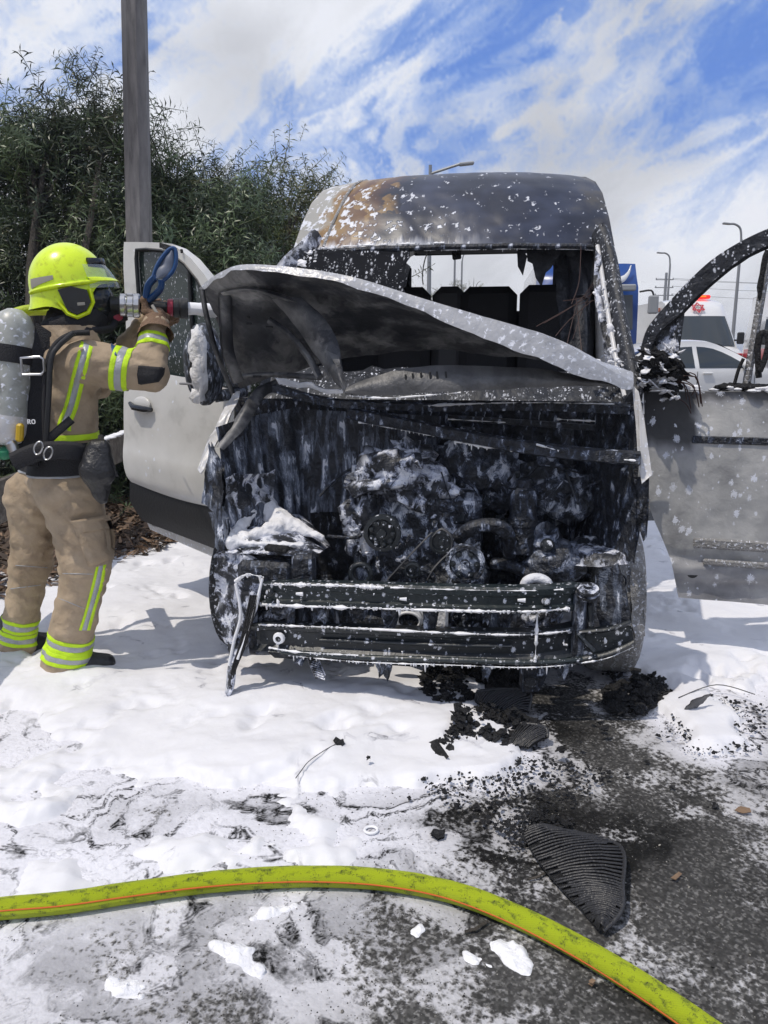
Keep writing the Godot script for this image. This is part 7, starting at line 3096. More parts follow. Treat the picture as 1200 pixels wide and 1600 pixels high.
	mb.lathe([[0.0, 0.02], [0.026, 0.018], [0.03, 0.0], [0.026, -0.018], [0.0, -0.02]], V(-1.564,1.05,-3.16), Basis(Vector3.RIGHT, 0.4), 12)
	part("valve_knob", mb, M.green_print, b)


func build_nozzle():
	var n := thing("hose_nozzle", "black nozzle with steel coupling and blue handle in the firefighter's hand", "nozzle")
	var a := V(-1.149,1.66,-3.45)
	var b := V(-.868,1.648,-3.52)
	var d := (b - a).normalized()
	var x := d.cross(Vector3.UP).normalized()
	var bs := Basis(x, d, x.cross(d))
	var l := (b - a).length()
	var mb := MB.new()
	mb.lathe([[0.0, 0.0], [0.040, 0.0], [0.048, 0.006], [0.048, 0.024], [0.044, 0.03], [0.048, 0.036], [0.048, 0.058], [0.052, 0.062], [0.052, 0.082], [0.046, 0.088], [0.0, 0.088]], a, bs, 24)
	for k in 6:
		var t := TAU * k / 6.0
		mb.box(a + bs * Vector3(cos(t) * 0.05, 0.045, sin(t) * 0.05), Vector3(0.012, 0.03, 0.012), bs, 0.003)
	part("coupling", mb, M.steel, n)
	mb = MB.new()
	mb.lathe([[0.030, 0.088], [0.024, 0.10], [0.024, l - 0.08], [0.030, l - 0.075]], a, bs, 18)
	part("barrel", mb, M.black_plastic, n)
	mb = MB.new()
	mb.lathe([[0.034, -0.035], [0.034, 0.0], [0.0, 0.0]], a, bs, 18)
	part("hose_collar", mb, M.black_plastic, n)
	mb = MB.new()
	mb.lathe([[0.034, l - 0.088], [0.037, l - 0.084], [0.037, l - 0.066], [0.034, l - 0.062]], a, bs, 18)
	part("red_ring", mb, M.red_plastic, n)
	mb = MB.new()
	mb.lathe([[0.036, l - 0.064], [0.042, l - 0.06], [0.042, l - 0.04], [0.040, l - 0.038], [0.045, l - 0.03], [0.045, l - 0.004], [0.040, l], [0.026, l], [0.020, l - 0.02]], a, bs, 22)
	part("nozzle_head", mb, M.black_plastic, n)
	# blue bail handle raised over the hand, with a grey loop at its end
	mb = MB.new()
	for s in [-1, 1]:
		mb.tube(spline([V(-1.034,1.688,-3.46) + x * 0.030 * s, V(-1.017,1.74,-3.45) + x * 0.032 * s, V(-.984,1.771,-3.44) + x * 0.030 * s], 4), 0.014, 7)
		mb.tube(spline([V(-1.024,1.677,-3.46) + x * 0.024 * s, V(-.968,1.724,-3.45) + x * 0.030 * s, V(-.958,1.761,-3.44) + x * 0.028 * s], 4), 0.013, 7)
	mb.tube([V(-.984,1.771,-3.44) - x * 0.036, V(-.984,1.771,-3.44) + x * 0.036], 0.011, 7)
	part("blue_handle", mb, M.blue_plastic, n)
	mb = MB.new()
	between(mb, [V(-.987,1.769,-3.42), V(-.965,1.819,-3.42), V(-.938,1.859,-3.43), V(-.912,1.884,-3.44)], [V(-.944,1.759,-3.42), V(-.906,1.793,-3.42), V(-.89,1.839,-3.43), V(-.893,1.881,-3.44)], 5, Vector3(0, 0, 0.015), 5, Vector2(1, 1), 0.02, noise(531))
	part("grey_flap", mb, M.grey_blue_cloth, n)
	mb = MB.new()
	mb.tube(spline([V(-.942,1.758,-3.415), V(-.902,1.792,-3.415), V(-.886,1.838,-3.425), V(-.889,1.886,-3.435), V(-.91,1.889,-3.435), V(-.939,1.859,-3.425), V(-.966,1.816,-3.415), V(-.985,1.769,-3.415)], 4), 0.009, 6)
	part("flap_edge", mb, M.blue_plastic, n)
	# stream of foam that leaves it
	mb = MB.new()
	var rows := []
	var nz := noise(532, 1.0, 3)
	for k in 13:
		var row := []
		var c := b + d * (k * 0.03) + Vector3(0, -0.0006 * k * k * 0.5, 0)
		for s in 15:
			var t := TAU * (s % 14) / 14.0
			var r := 0.026 + 0.0009 * k + 0.006 * nz.get_noise_3d(cos(t) * 2.0 + k * 0.7, sin(t) * 2.0, k * 0.5)
			row.append(c + (x * cos(t) + bs.z * sin(t)) * r)
		rows.append(row)
	mb.grid(rows)
	var st := struct("foam_jet", mb, M.foam_bead, "white jet of foam leaving the nozzle towards the van", "stuff")
	# the hose that feeds it, over his far shoulder
	mb = MB.new()
	var path := spline([V(-1.155,1.66,-3.45), V(-1.268,1.663,-3.5), V(-1.446,1.644,-3.66), V(-1.61,1.652,-3.7), V(-1.7,1.633,-3.66), V(-1.878,1.546,-3.62), V(-1.996,1.204,-3.5), V(-2.13,.573,-3.4), V(-2.104,.057,-3.3), V(-1.789,-.134,-3), V(-1.874,-.136,-2.7), V(-2.116,-.12,-2.5)], 7)
	for k in path.size():
		path[k].y = maxf(path[k].y, 0.05)
	mb.tube(path, 0.026, 10)
	single("fire_hose", mb, M.lime_hose, "thin lime hose passing over the firefighter's shoulder to his nozzle", "hose")


func build_hose():
	var pts := [V(-2.658,.028,-1.261), V(-1.96,.028,-1.426), V(-1.564,.028,-1.59), V(-1.298,.028,-1.699), V(-1.036,.028,-1.759), V(-.847,.028,-1.787), V(-.69,.028,-1.824), V(-.526,.028,-1.86), V(-.355,.028,-1.884), V(-.178,.028,-1.892), V(0,.028,-1.878), V(.173,.028,-1.832), V(.332,.028,-1.744), V(.471,.028,-1.634), V(.59,.028,-1.517), V(.685,.028,-1.407), V(.755,.028,-1.306), V(.815,.028,-1.137)]
	var path := spline(pts, 9)
	var mb := MB.new()
	var rows := []
	var nz := noise(541, 1.0, 3)
	var length := 0.0
	var seg := 28
	var uvs := []
	for k in path.size():
		var t: Vector3 = (path[mini(k + 1, path.size() - 1)] - path[maxi(k - 1, 0)]).normalized()
		if k > 0:
			length += (path[k] - path[k - 1]).length()
		var side := t.cross(Vector3.UP).normalized()
		var up := side.cross(t)
		var row := []
		for s in seg + 1:
			var a := TAU * s / seg
			var r := 0.0280 + 0.0013 * nz.get_noise_2d(length * 5.0, a * 0.6)
			row.append(path[k] + (side * cos(a) * 1.10 + up * sin(a) * (0.90 if sin(a) > 0.0 else 0.98)) * r)
		rows.append(row)
	mb.grid(rows, false, Vector2(1.0, length / 0.55))
	var m := std("hose_jacket", Color(1, 1, 1), 0.5)
	var tx := hose_textures()
	m.albedo_texture = tx[0]
	bump(m, tx[1], 0.25)
	var h := thing("fire_hose", "thick lime-yellow fire hose lying across the foreground", "hose")
	part("hose_jacket", mb, m, h)
	# orange thread line woven along it
	mb = MB.new()
	var up_side := []
	var count := 0
	for k in path.size():
		var t: Vector3 = (path[mini(k + 1, path.size() - 1)] - path[maxi(k - 1, 0)]).normalized()
		var side := t.cross(Vector3.UP).normalized()
		var up := side.cross(t)
		# it winds slowly round the hose
		var a := lerpf(2.35, 3.5, k / float(path.size() - 1)) if true else 0.0
		up_side.append(path[k] + (-side * cos(PI - a) * 1.10 * -1.0 + up * sin(a) * 0.90) * 0.0282)
	mb.tube(up_side, 0.0022, 5, false)
	part("orange_thread", mb, M.orange_thread, h)


func hose_textures() -> Array:
	var w := 512
	var hgt := 1024
	var im := Image.create(w, hgt, false, Image.FORMAT_RGB8)
	var hm := Image.create(w, hgt, false, Image.FORMAT_L8)
	var n1 := warped(551, 0.010, 5, 40.0, 0.6)
	var n2 := warped(552, 0.05, 4, 10.0, 0.6)
	for y in hgt:
		for x in w:
			# twill of the woven jacket
			var t := fmod((x * 2.0 + y) / 8.0, 1.0)
			var u := fmod((x * 1.0 - y * 0.5) / 16.0 + 64.0, 1.0)
			var rib := absf(t - 0.5) * 2.0
			var knot := absf(u - 0.5) * 2.0
			var g := clampf(rib * 0.8 + knot * 0.3, 0, 1)
			var v := 0.84 + 0.20 * g
			var col := Color(0.56, 0.68, 0.012) * v
			var d := n1.get_noise_2d(x, y * 0.6)
			var dirt := smooth(0.02, 0.50, d + n2.get_noise_2d(x, y) * 0.25) * 0.62
			col = col.lerp(Color(0.10, 0.14, 0.02), dirt)
			var scuff := smooth(0.40, 0.52, n2.get_noise_2d(x * 0.5 + 300.0, y * 1.6) + d * 0.4)
			col = col.lerp(Color(0.02, 0.025, 0.015), scuff * 0.8)
			im.set_pixel(x, y, col.linear_to_srgb())
			hm.set_pixel(x, y, Color(g, g, g))
	return [ImageTexture.create_from_image(im), ImageTexture.create_from_image(hm)]

# ---------------------------------------------------------------- beyond the van

const ROAD_Y := 0.35


func build_background():
	# carriageway behind, a little higher, with a kerb
	var m := std("carriageway", Color(1, 1, 1), 0.85)
	m.albedo_texture = noise_tex(warped(601, 0.05, 5, 10.0, 0.65), 512, [[0.0, lin(0.06, 0.06, 0.06)], [1.0, lin(0.13, 0.13, 0.125)]])
	m.uv1_triplanar = true
	m.uv1_world_triplanar = true
	m.uv1_scale = Vector3(0.6, 0.6, 0.6)
	var mb := MB.new()
	mb.quad(Vector3(-30, ROAD_Y - 0.2, -8.4), Vector3(90, ROAD_Y - 0.2, -7.0), Vector3(90, ROAD_Y - 0.1, -14.6), Vector3(-30, ROAD_Y - 0.1, -14.6))
	mb.quad(Vector3(-30, ROAD_Y - 0.1, -14.6), Vector3(90, ROAD_Y - 0.1, -14.6), Vector3(120, ROAD_Y + 0.08, -34.0), Vector3(-40, ROAD_Y + 0.08, -36.0))
	mb.quad(Vector3(-30, -0.1, -8.4), Vector3(90, -0.1, -7.0), Vector3(90, ROAD_Y - 0.2, -7.0), Vector3(-30, ROAD_Y - 0.2, -8.4))
	struct("carriageway", mb, m, "grey road behind the van where the vehicles wait")
	mb = MB.new()
	mb.quad(Vector3(-30, ROAD_Y - 0.094, -14.6), Vector3(90, ROAD_Y - 0.094, -14.6), Vector3(90, ROAD_Y - 0.092, -14.75), Vector3(-30, ROAD_Y - 0.092, -14.75))
	struct("lane_line", mb, M.white_print, "white line along the road behind the van")

	street_lamps()
	power_pole()
	lamp_pole()
	guard_rail()
	white_car()
	ambulances()
	lorry()


func lamp_pole():
	# the tall pole on the verge, scorched on the side of the fire
	var t := thing("lamp_pole", "tall grey steel lamp pole scorched dark, rising behind the open white door", "lamp pole")
	var a := V(-2.195,2.089,-7.2)
	var b := V(-2.101,4.366,-7.2)
	var d := (b - a) / (b.y - a.y)
	var base := a - d * a.y
	var rows := []
	var cols := []
	for k in 40:
		var y := k / 39.0 * 10.0
		var c := base + d * y
		var r := lerpf(0.122, 0.085, k / 39.0)
		var row := []
		var cr := []
		for s in 9:
			var g := TAU * s / 8.0 + 0.39
			row.append(c + Vector3(cos(g) * r, 0, sin(g) * r))
			# soot licked up the side that faced the flames
			var soot := exp(-pow((y - 3.6) / 0.85, 2.0)) * clampf(0.75 - 0.55 * cos(g - 0.2), 0.0, 1.0)
			var k2 := 1.0 - 0.74 * soot
			cr.append(Color(k2, k2, k2 * (1.0 + soot * 0.08)))
		rows.append(row)
		cols.append(cr)
	var mb := MB.new()
	# flat faces
	for s in 8:
		var g := []
		var gc := []
		for k in 40:
			g.append([rows[k][s], rows[k][s + 1]])
			gc.append([cols[k][s], cols[k][s + 1]])
		mb.grid(g, false, Vector2(1, 1), gc)
	part("shaft", mb, M.pole_metal, t)
	mb = MB.new()
	mb.box(base + Vector3(0, 0.02, 0), Vector3(0.45, 0.04, 0.45), Basis(), 0.01)
	part("base_plate", mb, M.galvanised, t)
	mb = MB.new()
	mb.box(base + d * 2.12 + Vector3(0.02, 0, 0.115), Vector3(0.035, 0.03, 0.03), Basis(), 0.006)
	part("bolt", mb, M.galvanised, t)
	mb = MB.new()
	mb.tube(spline([base + d * 9.9, base + d * 10.3 + Vector3(0.2, 0, 0), base + d * 10.6 + Vector3(1.4, 0, 0)], 5), 0.04, 8)
	part("arm", mb, M.galvanised, t)
	mb = MB.new()
	mb.box(base + d * 10.6 + Vector3(1.7, 0, 0), Vector3(0.7, 0.1, 0.22), Basis(), 0.04)
	part("lamp_head", mb, M.grey_paint, t)


func guard_rail():
	var t := thing("guard_rail", "weathered grey road guard rail with flecks of foam behind the firefighter", "guard rail")
	var a := V(-2.199,.654,-6.2)
	var b := V(-2.254,.639,-7)
	var d := Vector3(b.x - a.x, 0, b.z - a.z).normalized()
	var y := 0.68
	a.y = y
	var mb := MB.new()
	var path := []
	for k in 30:
		path.append(a + d * (k - 10) * 0.5)
	sweep(mb, path, [Vector2(0, 0.12), Vector2(0.04, 0.10), Vector2(0.045, 0.05), Vector2(0.0, 0.02), Vector2(0.0, -0.02), Vector2(0.045, -0.05), Vector2(0.04, -0.10), Vector2(0, -0.12), Vector2(-0.012, -0.11), Vector2(-0.012, 0.11)])
	part("rail", mb, M.old_board, t)
	for k in 6:
		mb = MB.new()
		var p := a + d * (k * 2.0 - 4.6) + Vector3(0, 0, -0.08)
		mb.box(Vector3(p.x, 0.36, p.z), Vector3(0.09, 0.80, 0.09), Basis(), 0.01)
		part("post", mb, M.galvanised, t)
	mb = MB.new()
	var nz := noise(611, 1.0, 3)
	for k in 110:
		var p := a + d * rng.randf_range(-1.0, 3.0) + Vector3(0, 0.118, rng.randf_range(0.0, 0.04))
		mb.lump(p, Vector3(rng.randf_range(0.02, 0.06), 0.010, 0.02), 0.9, nz, 4, 6)
	part("rail_foam", mb, M.foam_bead, t, "stuff")


func lamp(label: String, at: Vector3, h: float, arm: float, r: float, curved: bool):
	var t := thing("street_lamp", label, "street lamp", at, 0.0, "street lamps along the road")
	var mb := MB.new()
	mb.tube([Vector3.ZERO, Vector3(0, h * 0.5, 0), Vector3(0, h - (0.8 if curved else 0.0), 0)], [r, r * 0.8, r * 0.6], 8)
	part("post", mb, M.galvanised, t)
	mb = MB.new()
	if curved:
		mb.tube(spline([Vector3(0, h - 0.9, 0), Vector3(arm * 0.10, h - 0.25, 0), Vector3(arm * 0.4, h, 0), Vector3(arm * 0.75, h + 0.02, 0)], 5), r * 0.5, 7)
	else:
		mb.tube([Vector3(0, h - 0.3, 0), Vector3(arm * 0.75, h + 0.05, 0)], r * 0.5, 7)
	part("arm", mb, M.galvanised, t)
	mb = MB.new()
	mb.box(Vector3(arm * 0.88, h + 0.04, 0), Vector3(absf(arm) * 0.36, 0.10, 0.24), Basis(Vector3.BACK, 0.10 * signf(arm)), 0.03)
	part("lamp_head", mb, M.grey_paint, t)


func street_lamps():
	lamp("street lamp with curved arm above the power pole, right of the van", V(21.655,0,-60.786), 8.9, -1.0, 0.12, true)
	lamp("street lamp behind the ambulance with its post above the flashing light", Vector3(V(19.899,1.208,-45).x, 0, -45), 8.5, -1.05, 0.12, true)
	lamp("street lamp whose short arm shows just above the van's burnt roof", Vector3(V(1.689,1.289,-30).x, 0, -30), 8.2, 1.5, 0.10, false)
	lamp("thin post seen through the van's windscreen above the middle seat", Vector3(V(5.463,1.116,-62).x, 0, -62), 9.4, -0.9, 0.12, false)
	lamp("far street lamp with curved arm seen through the windscreen opening", Vector3(V(6.99,1.062,-72).x, 0, -72), 10.4, 1.4, 0.12, true)


func power_pole():
	var at := Vector3(V(31.72,.966,-90).x, 0, -90)
	var t := thing("power_pole", "distant power pole with three cross-arms right of the van", "power pole", at)
	var mb := MB.new()
	mb.tube([Vector3.ZERO, Vector3(0, 10.4, 0)], [0.22, 0.15], 8)
	part("shaft", mb, M.galvanised, t)
	for k in 3:
		mb = MB.new()
		var y: float = [9.65, 8.8, 7.95][k]
		mb.box(Vector3(-0.15, y, 0), Vector3([2.0, 2.1, 2.3][k], 0.10, 0.10), Basis(), 0.02)
		var arm := part("cross_arm", mb, M.galvanised, t)
		for s in [-1, 1]:
			mb = MB.new()
			mb.lathe([[0.0, 0.16], [0.05, 0.15], [0.08, 0.1], [0.05, 0.06], [0.08, 0.03], [0.05, 0.0]], Vector3(-0.15 + s * 0.95, y + 0.05, 0), Basis(), 8)
			part("insulator", mb, M.grey_paint, arm)
	for k in 4:
		mb = MB.new()
		var y: float = [9.8, 9.8, 8.95, 8.1][k]
		var x: float = [-1.1, 0.8, 0.85, 0.9][k]
		var p := at + Vector3(x, y, 0)
		var q := at + Vector3(40.0 + x, y - 0.2, 14.0)
		var path := []
		for s in 13:
			var f := s / 12.0
			path.append(p.lerp(q, f) - Vector3(0, 1.1 * 4.0 * f * (1.0 - f), 0))
		mb.tube(path, 0.016, 4, false)
		single("power_line", mb, M.cable, ["topmost thin power line, from the left tip of the upper cross-arm", "thin power line from the right tip of the upper cross-arm", "thin power line from the middle cross-arm of the distant pole", "lowest thin power line, from the lower cross-arm of the distant pole"][k], "power line", "power lines from the distant pole")


# body swept across: rows are side outlines (along, height) at several half widths
func car_skin(mb: MB, outline: Array, widths: Callable):
	var rows := []
	for k in 13:
		var s := k / 12.0 * 2.0 - 1.0
		var row := []
		for q in outline:
			var w: float = widths.call(q.x, q.y)
			var e := pow(absf(s), 5.0)
			row.append(Vector3(q.x, q.y - 0.03 * e, w * sin(s * PI * 0.5) if false else w * s))
		rows.append(row)
	mb.grid(rows, true)
	# sides: columns between the outline's foot and its top
	for e in [-1.0, 1.0]:
		var g := []
		for k in 57:
			var x := lerpf(-2.26, 2.26, k / 56.0)
			var y0 := 9.0
			var y1 := -9.0
			for j in outline.size():
				var p: Vector2 = outline[j]
				var q: Vector2 = outline[(j + 1) % outline.size()]
				if (p.x - x) * (q.x - x) <= 0.0 and absf(p.x - q.x) > 1e-6:
					var y := lerpf(p.y, q.y, (x - p.x) / (q.x - p.x))
					y0 = minf(y0, y)
					y1 = maxf(y1, y)
			var row := []
			for j in 13:
				var y := lerpf(y0, y1, j / 12.0)
				row.append(Vector3(x, y - 0.03, e * widths.call(x, y)))
			g.append(row)
		mb.grid(g)


func car_wheel(parent: Node3D, at: Vector3, r: float):
	var mb := MB.new()
	var turn := Basis(Vector3.RIGHT, PI / 2)
	mb.lathe_smooth([[r * 0.62, 0.09], [r * 0.9, 0.10], [r, 0.06], [r, -0.06], [r * 0.9, -0.10], [r * 0.62, -0.09]], at, turn, 28)
	var w := part("wheel", mb, M.rubber, parent)
	mb = MB.new()
	mb.lathe([[0.0, 0.05], [r * 0.2, 0.06], [r * 0.55, 0.04], [r * 0.64, 0.09], [r * 0.64, -0.09], [r * 0.5, -0.04], [0.0, -0.05]], at, turn, 20)
	part("rim", mb, M.rim_metal, w)


func white_car():
	# x along the car to its nose, z to its right-hand... the side that faces the camera
	var at := V(5.503,1.371,-14.6)
	var t := thing("saloon_car", "white saloon car passing behind the open burnt door", "car", Vector3(at.x, ROAD_Y - 0.10, at.z), 0.06)
	var wid := func(x: float, y: float) -> float:
		var w := 0.90 - 0.05 * smooth(0.6, 0.25, y) - 0.24 * smooth(0.88, 1.46, y)
		return w - 0.16 * smooth(1.5, 2.25, absf(x))
	var body := [Vector2(-2.25, 0.45), Vector2(-2.28, 0.7), Vector2(-2.2, 0.95), Vector2(-1.7, 1.02), Vector2(-1.35, 1.08), Vector2(-0.75, 1.38), Vector2(-0.3, 1.45), Vector2(0.1, 1.45), Vector2(0.35, 1.40), Vector2(0.7, 1.24), Vector2(1.12, 1.00), Vector2(1.6, 0.93), Vector2(2.0, 0.84), Vector2(2.22, 0.70), Vector2(2.28, 0.50), Vector2(2.2, 0.25), Vector2(1.8, 0.20), Vector2(-1.8, 0.20), Vector2(-2.2, 0.28)]
	var sm := []
	for k in body.size():
		for s in 3:
			sm.append(body[k].cubic_interpolate(body[(k + 1) % body.size()], body[k - 1], body[(k + 2) % body.size()], s / 3.0))
	var mb := MB.new()
	car_skin(mb, sm, wid)
	part("body", mb, M.car_white, t)
	# glass, laid just proud of the skin
	for s in [-1, 1]:
		var o := func(x: float, y: float) -> Vector3: return Vector3(x, y - 0.03, s * (wid.call(x, y) + 0.004))
		for q in [["side_window", [[-0.02, 0.99], [-0.02, 1.36], [0.22, 1.345], [0.50, 1.24], [0.80, 1.06], [0.88, 0.99]]], ["side_window", [[-0.10, 0.99], [-0.10, 1.36], [-0.38, 1.345], [-0.72, 1.25], [-0.98, 1.10], [-1.0, 1.03]]]]:
			var g := MB.new()
			var rows := []
			for k in 7:
				var f := k / 6.0
				var p: Array = q[1]
				# between the belt line and the roof line
				var x := lerpf(p[0][0], p[-1][0], f)
				var y1: float = p[0][1]
				var y2: float = 1.36
				for e in range(1, p.size() - 1):
					var lo_ := minf(p[e][0], p[e + 1][0])
					var hi_ := maxf(p[e][0], p[e + 1][0])
					if x >= lo_ - 0.001 and x <= hi_ + 0.001:
						y2 = lerpf(p[e][1], p[e + 1][1], (x - p[e][0]) / (p[e + 1][0] - p[e][0]))
				var row := []
				for h in 4:
					row.append(o.call(x, lerpf(y1, maxf(y2, y1 + 0.01), h / 3.0)))
				rows.append(row)
			g.grid(rows)
			part(q[0], g, M.car_glass, t)
		var d: MB
		for x in [-0.06, 0.98, -1.08]:
			d = MB.new()
			d.box(o.call(x, 0.68), Vector3(0.008, 0.5, 0.006), Basis(), 0.001)
			part("door_gap", d, M.rubber, t)
		d = MB.new()
		d.box(o.call(0.12, 0.90) + Vector3(0, 0, s * 0.015), Vector3(0.18, 0.03, 0.03), Basis(), 0.008)
		part("door_handle", d, M.car_white, t)
		d = MB.new()
		d.lump(o.call(0.80, 1.04) + Vector3(0, 0, s * 0.11), Vector3(0.09, 0.075, 0.11), 0.05, noise(3), 10, 14)
		part("mirror", d, M.car_white, t)
		for x in [1.42, -1.40]:
			car_wheel(t, Vector3(x, 0.32, s * 0.80), 0.32)
	for q in [[0.40, 1.10, 1.37, 0.995, "windscreen"], [-0.72, -1.32, 1.37, 1.08, "rear_window"]]:
		var g := MB.new()
		var rows := []
		for k in 6:
			var f := k / 5.0
			var x := lerpf(q[0], q[1], f)
			var y := lerpf(q[2], q[3], f)
			var row := []
			for s in 9:
				row.append(Vector3(x + (0.015 if q[0] > 0 else -0.015), y + 0.012, (s / 8.0 * 2.0 - 1.0) * (wid.call(x, y) - 0.07)))
			rows.append(row)
		g.grid(rows)
		part(q[4], g, M.car_glass, t)
	var a := MB.new()
	a.box(Vector3(-0.55, 1.49, 0), Vector3(0.14, 0.09, 0.03), Basis(Vector3.BACK, 0.25), 0.01)
	part("roof_aerial", a, M.rubber, t)
	for s in [-1, 1]:
		a = MB.new()
		a.lump(Vector3(2.18, 0.66, s * 0.62), Vector3(0.08, 0.07, 0.16), 0.0, noise(3), 8, 10)
		part("headlight", a, M.car_glass, t)


func ambulances():
	# x to its left as it faces us, z forwards to the camera
	var at := V(9.325,1.329,-22.5)
	var t := thing("ambulance", "white ambulance with red star and flashing red light bar, facing us behind the white car", "ambulance", Vector3(at.x, ROAD_Y + 0.08, at.z), -0.04)
	var wid := func(y: float) -> float: return 1.0 - 0.16 * smooth(1.2, 2.7, y)
	var rows := []
	var prof := [[0.0, 0.35], [0.10, 0.55], [0.08, 0.95], [-0.10, 1.12], [-0.45, 1.25], [-0.85, 1.72], [-1.08, 2.08], [-1.25, 2.34], [-1.50, 2.56], [-1.90, 2.66], [-3.5, 2.68], [-5.3, 2.66]]
	for q in prof:
		var row := []
		for k in 15:
			var s := k / 14.0 * 2.0 - 1.0
			row.append(Vector3(s * wid.call(q[1]), q[1] - 0.04 * pow(absf(s), 4.0), q[0] - 0.16 * pow(absf(s), 4.0)))
		rows.append(row)
	var mb := MB.new()
	mb.grid(rows)
	for s in [0, 14]:
		var g := []
		for k in rows.size():
			var p: Vector3 = rows[k][s]
			g.append([p, Vector3(p.x, p.y, -5.4)])
		mb.grid(g)
	mb.box(Vector3(0, 1.5, -5.4), Vector3(1.7, 2.3, 0.05))
	part("body", mb, M.car_white, t)
	# windscreen
	mb = MB.new()
	var g := []
	for k in 7:
		var y := lerpf(1.26, 2.13, k / 6.0)
		var z := lerpf(-0.455, -1.11, k / 6.0)
		var row := []
		for j in 13:
			var s := j / 12.0 * 2.0 - 1.0
			row.append(Vector3(s * (wid.call(y) - 0.09), y, z - 0.12 * pow(absf(s), 4.0) + 0.03))
		g.append(row)
	mb.grid(g)
	part("windscreen", mb, M.car_glass, t)
	mb = MB.new()
	mb.box(Vector3(0, 0.80, 0.08), Vector3(1.2, 0.24, 0.06), Basis(), 0.03)
	part("grille", mb, M.black_plastic, t)
	mb = MB.new()
	mb.box(Vector3(0, 0.98, 0.02), Vector3(1.94, 0.12, 0.03), Basis(), 0.01)
	part("red_band", mb, M.car_red, t)
	for s in [-1, 1]:
		mb = MB.new()
		mb.lump(Vector3(s * 0.78, 0.86, -0.02), Vector3(0.16, 0.11, 0.08), 0.0, noise(3), 8, 12)
		part("headlight", mb, M.car_glass, t)
		mb = MB.new()
		mb.box(Vector3(s * 1.14, 1.48, -0.75), Vector3(0.20, 0.34, 0.10), Basis(), 0.03)
		mb.box(Vector3(s * 1.02, 1.42, -0.75), Vector3(0.12, 0.05, 0.05), Basis(), 0.01)
		part("mirror", mb, M.rubber, t)
		mb = MB.new()
		mb.box(Vector3(s * 0.955, 1.68, -1.75), Vector3(0.02, 0.62, 0.85), Basis(Vector3.BACK, s * 0.08), 0.005)
		part("side_window", mb, M.car_glass, t)
		mb = MB.new()
		mb.box(Vector3(s * 1.0, 1.1, -3.0), Vector3(0.012, 0.26, 4.2), Basis(), 0.003)
		part("red_stripe", mb, M.car_red, t)
		mb = MB.new()
		mb.box(Vector3(s * 0.90, 2.36, -2.1), Vector3(0.04, 0.12, 0.26), Basis(Vector3.BACK, s * 0.10), 0.01)
		part("side_lamp", mb, M.lamp_side, t)
		var turn := Basis(Vector3.BACK, PI / 2)
		for z in [-0.75, -4.3]:
			mb = MB.new()
			mb.lathe_smooth([[0.2, 0.1], [0.33, 0.11], [0.35, 0.06], [0.35, -0.06], [0.33, -0.11], [0.2, -0.1]], Vector3(s * 0.9, 0.35, z), turn, 24)
			mb.lathe([[0.0, 0.05], [0.2, 0.09], [0.2, -0.09], [0.0, -0.05]], Vector3(s * 0.9, 0.35, z), turn, 16)
			part("wheel", mb, M.rubber, t)
	# six-pointed star over the windscreen: two outlined triangles
	mb = MB.new()
	var c := Vector3(0, 2.36, -1.24)
	var lean := Basis(Vector3.RIGHT, -0.74)
	for f in [1.0, -1.0]:
		for k in 3:
			var a0: float = PI / 2 * f + TAU * k / 3.0
			var a1: float = PI / 2 * f + TAU * (k + 1) / 3.0
			var p := c + lean * (Vector3(cos(a0), sin(a0), 0) * 0.20 + Vector3(0, 0, 0.035 + 0.002 * f))
			var q := c + lean * (Vector3(cos(a1), sin(a1), 0) * 0.20 + Vector3(0, 0, 0.035 + 0.002 * f))
			mb.tube([p, q], 0.020, 4, true, Vector2(1, 0.3), lean.z)
	var star := part("star_emblem", mb, M.car_red, t)
	mb = MB.new()
	mb.lathe([[0.0, 0.006], [0.045, 0.004], [0.045, 0.0]], c + lean * Vector3(0, 0, 0.036), lean * Basis(Vector3.RIGHT, PI / 2), 12)
	part("emblem_centre", mb, M.grey_patch, star)
	# light bar: dark end, lit red end with an amber strip
	mb = MB.new()
	mb.box(Vector3(-0.22, 2.72, -1.85), Vector3(0.50, 0.10, 0.28), Basis(), 0.03)
	var bar := part("light_bar", mb, M.lamp_smoke, t)
	mb = MB.new()
	mb.box(Vector3(0.28, 2.725, -1.85), Vector3(0.50, 0.11, 0.28), Basis(), 0.03)
	part("red_lamp", mb, M.lamp_red, bar)
	mb = MB.new()
	mb.box(Vector3(0.22, 2.735, -1.70), Vector3(0.34, 0.04, 0.02), Basis(), 0.006)
	part("amber_lamp", mb, M.lamp_amber, bar)
	# a second one, nearer, at the edge of the picture
	var u: Node3D = t.duplicate()
	u.name = numbered("ambulance")
	add_child(u)
	u.position = Vector3(V(9.598,1.358,-17).x, ROAD_Y, -17.0)
	u.rotation.y = -0.30
	u.set_meta("label", "second white emergency van with red stripe, cut off by the right edge of the picture")


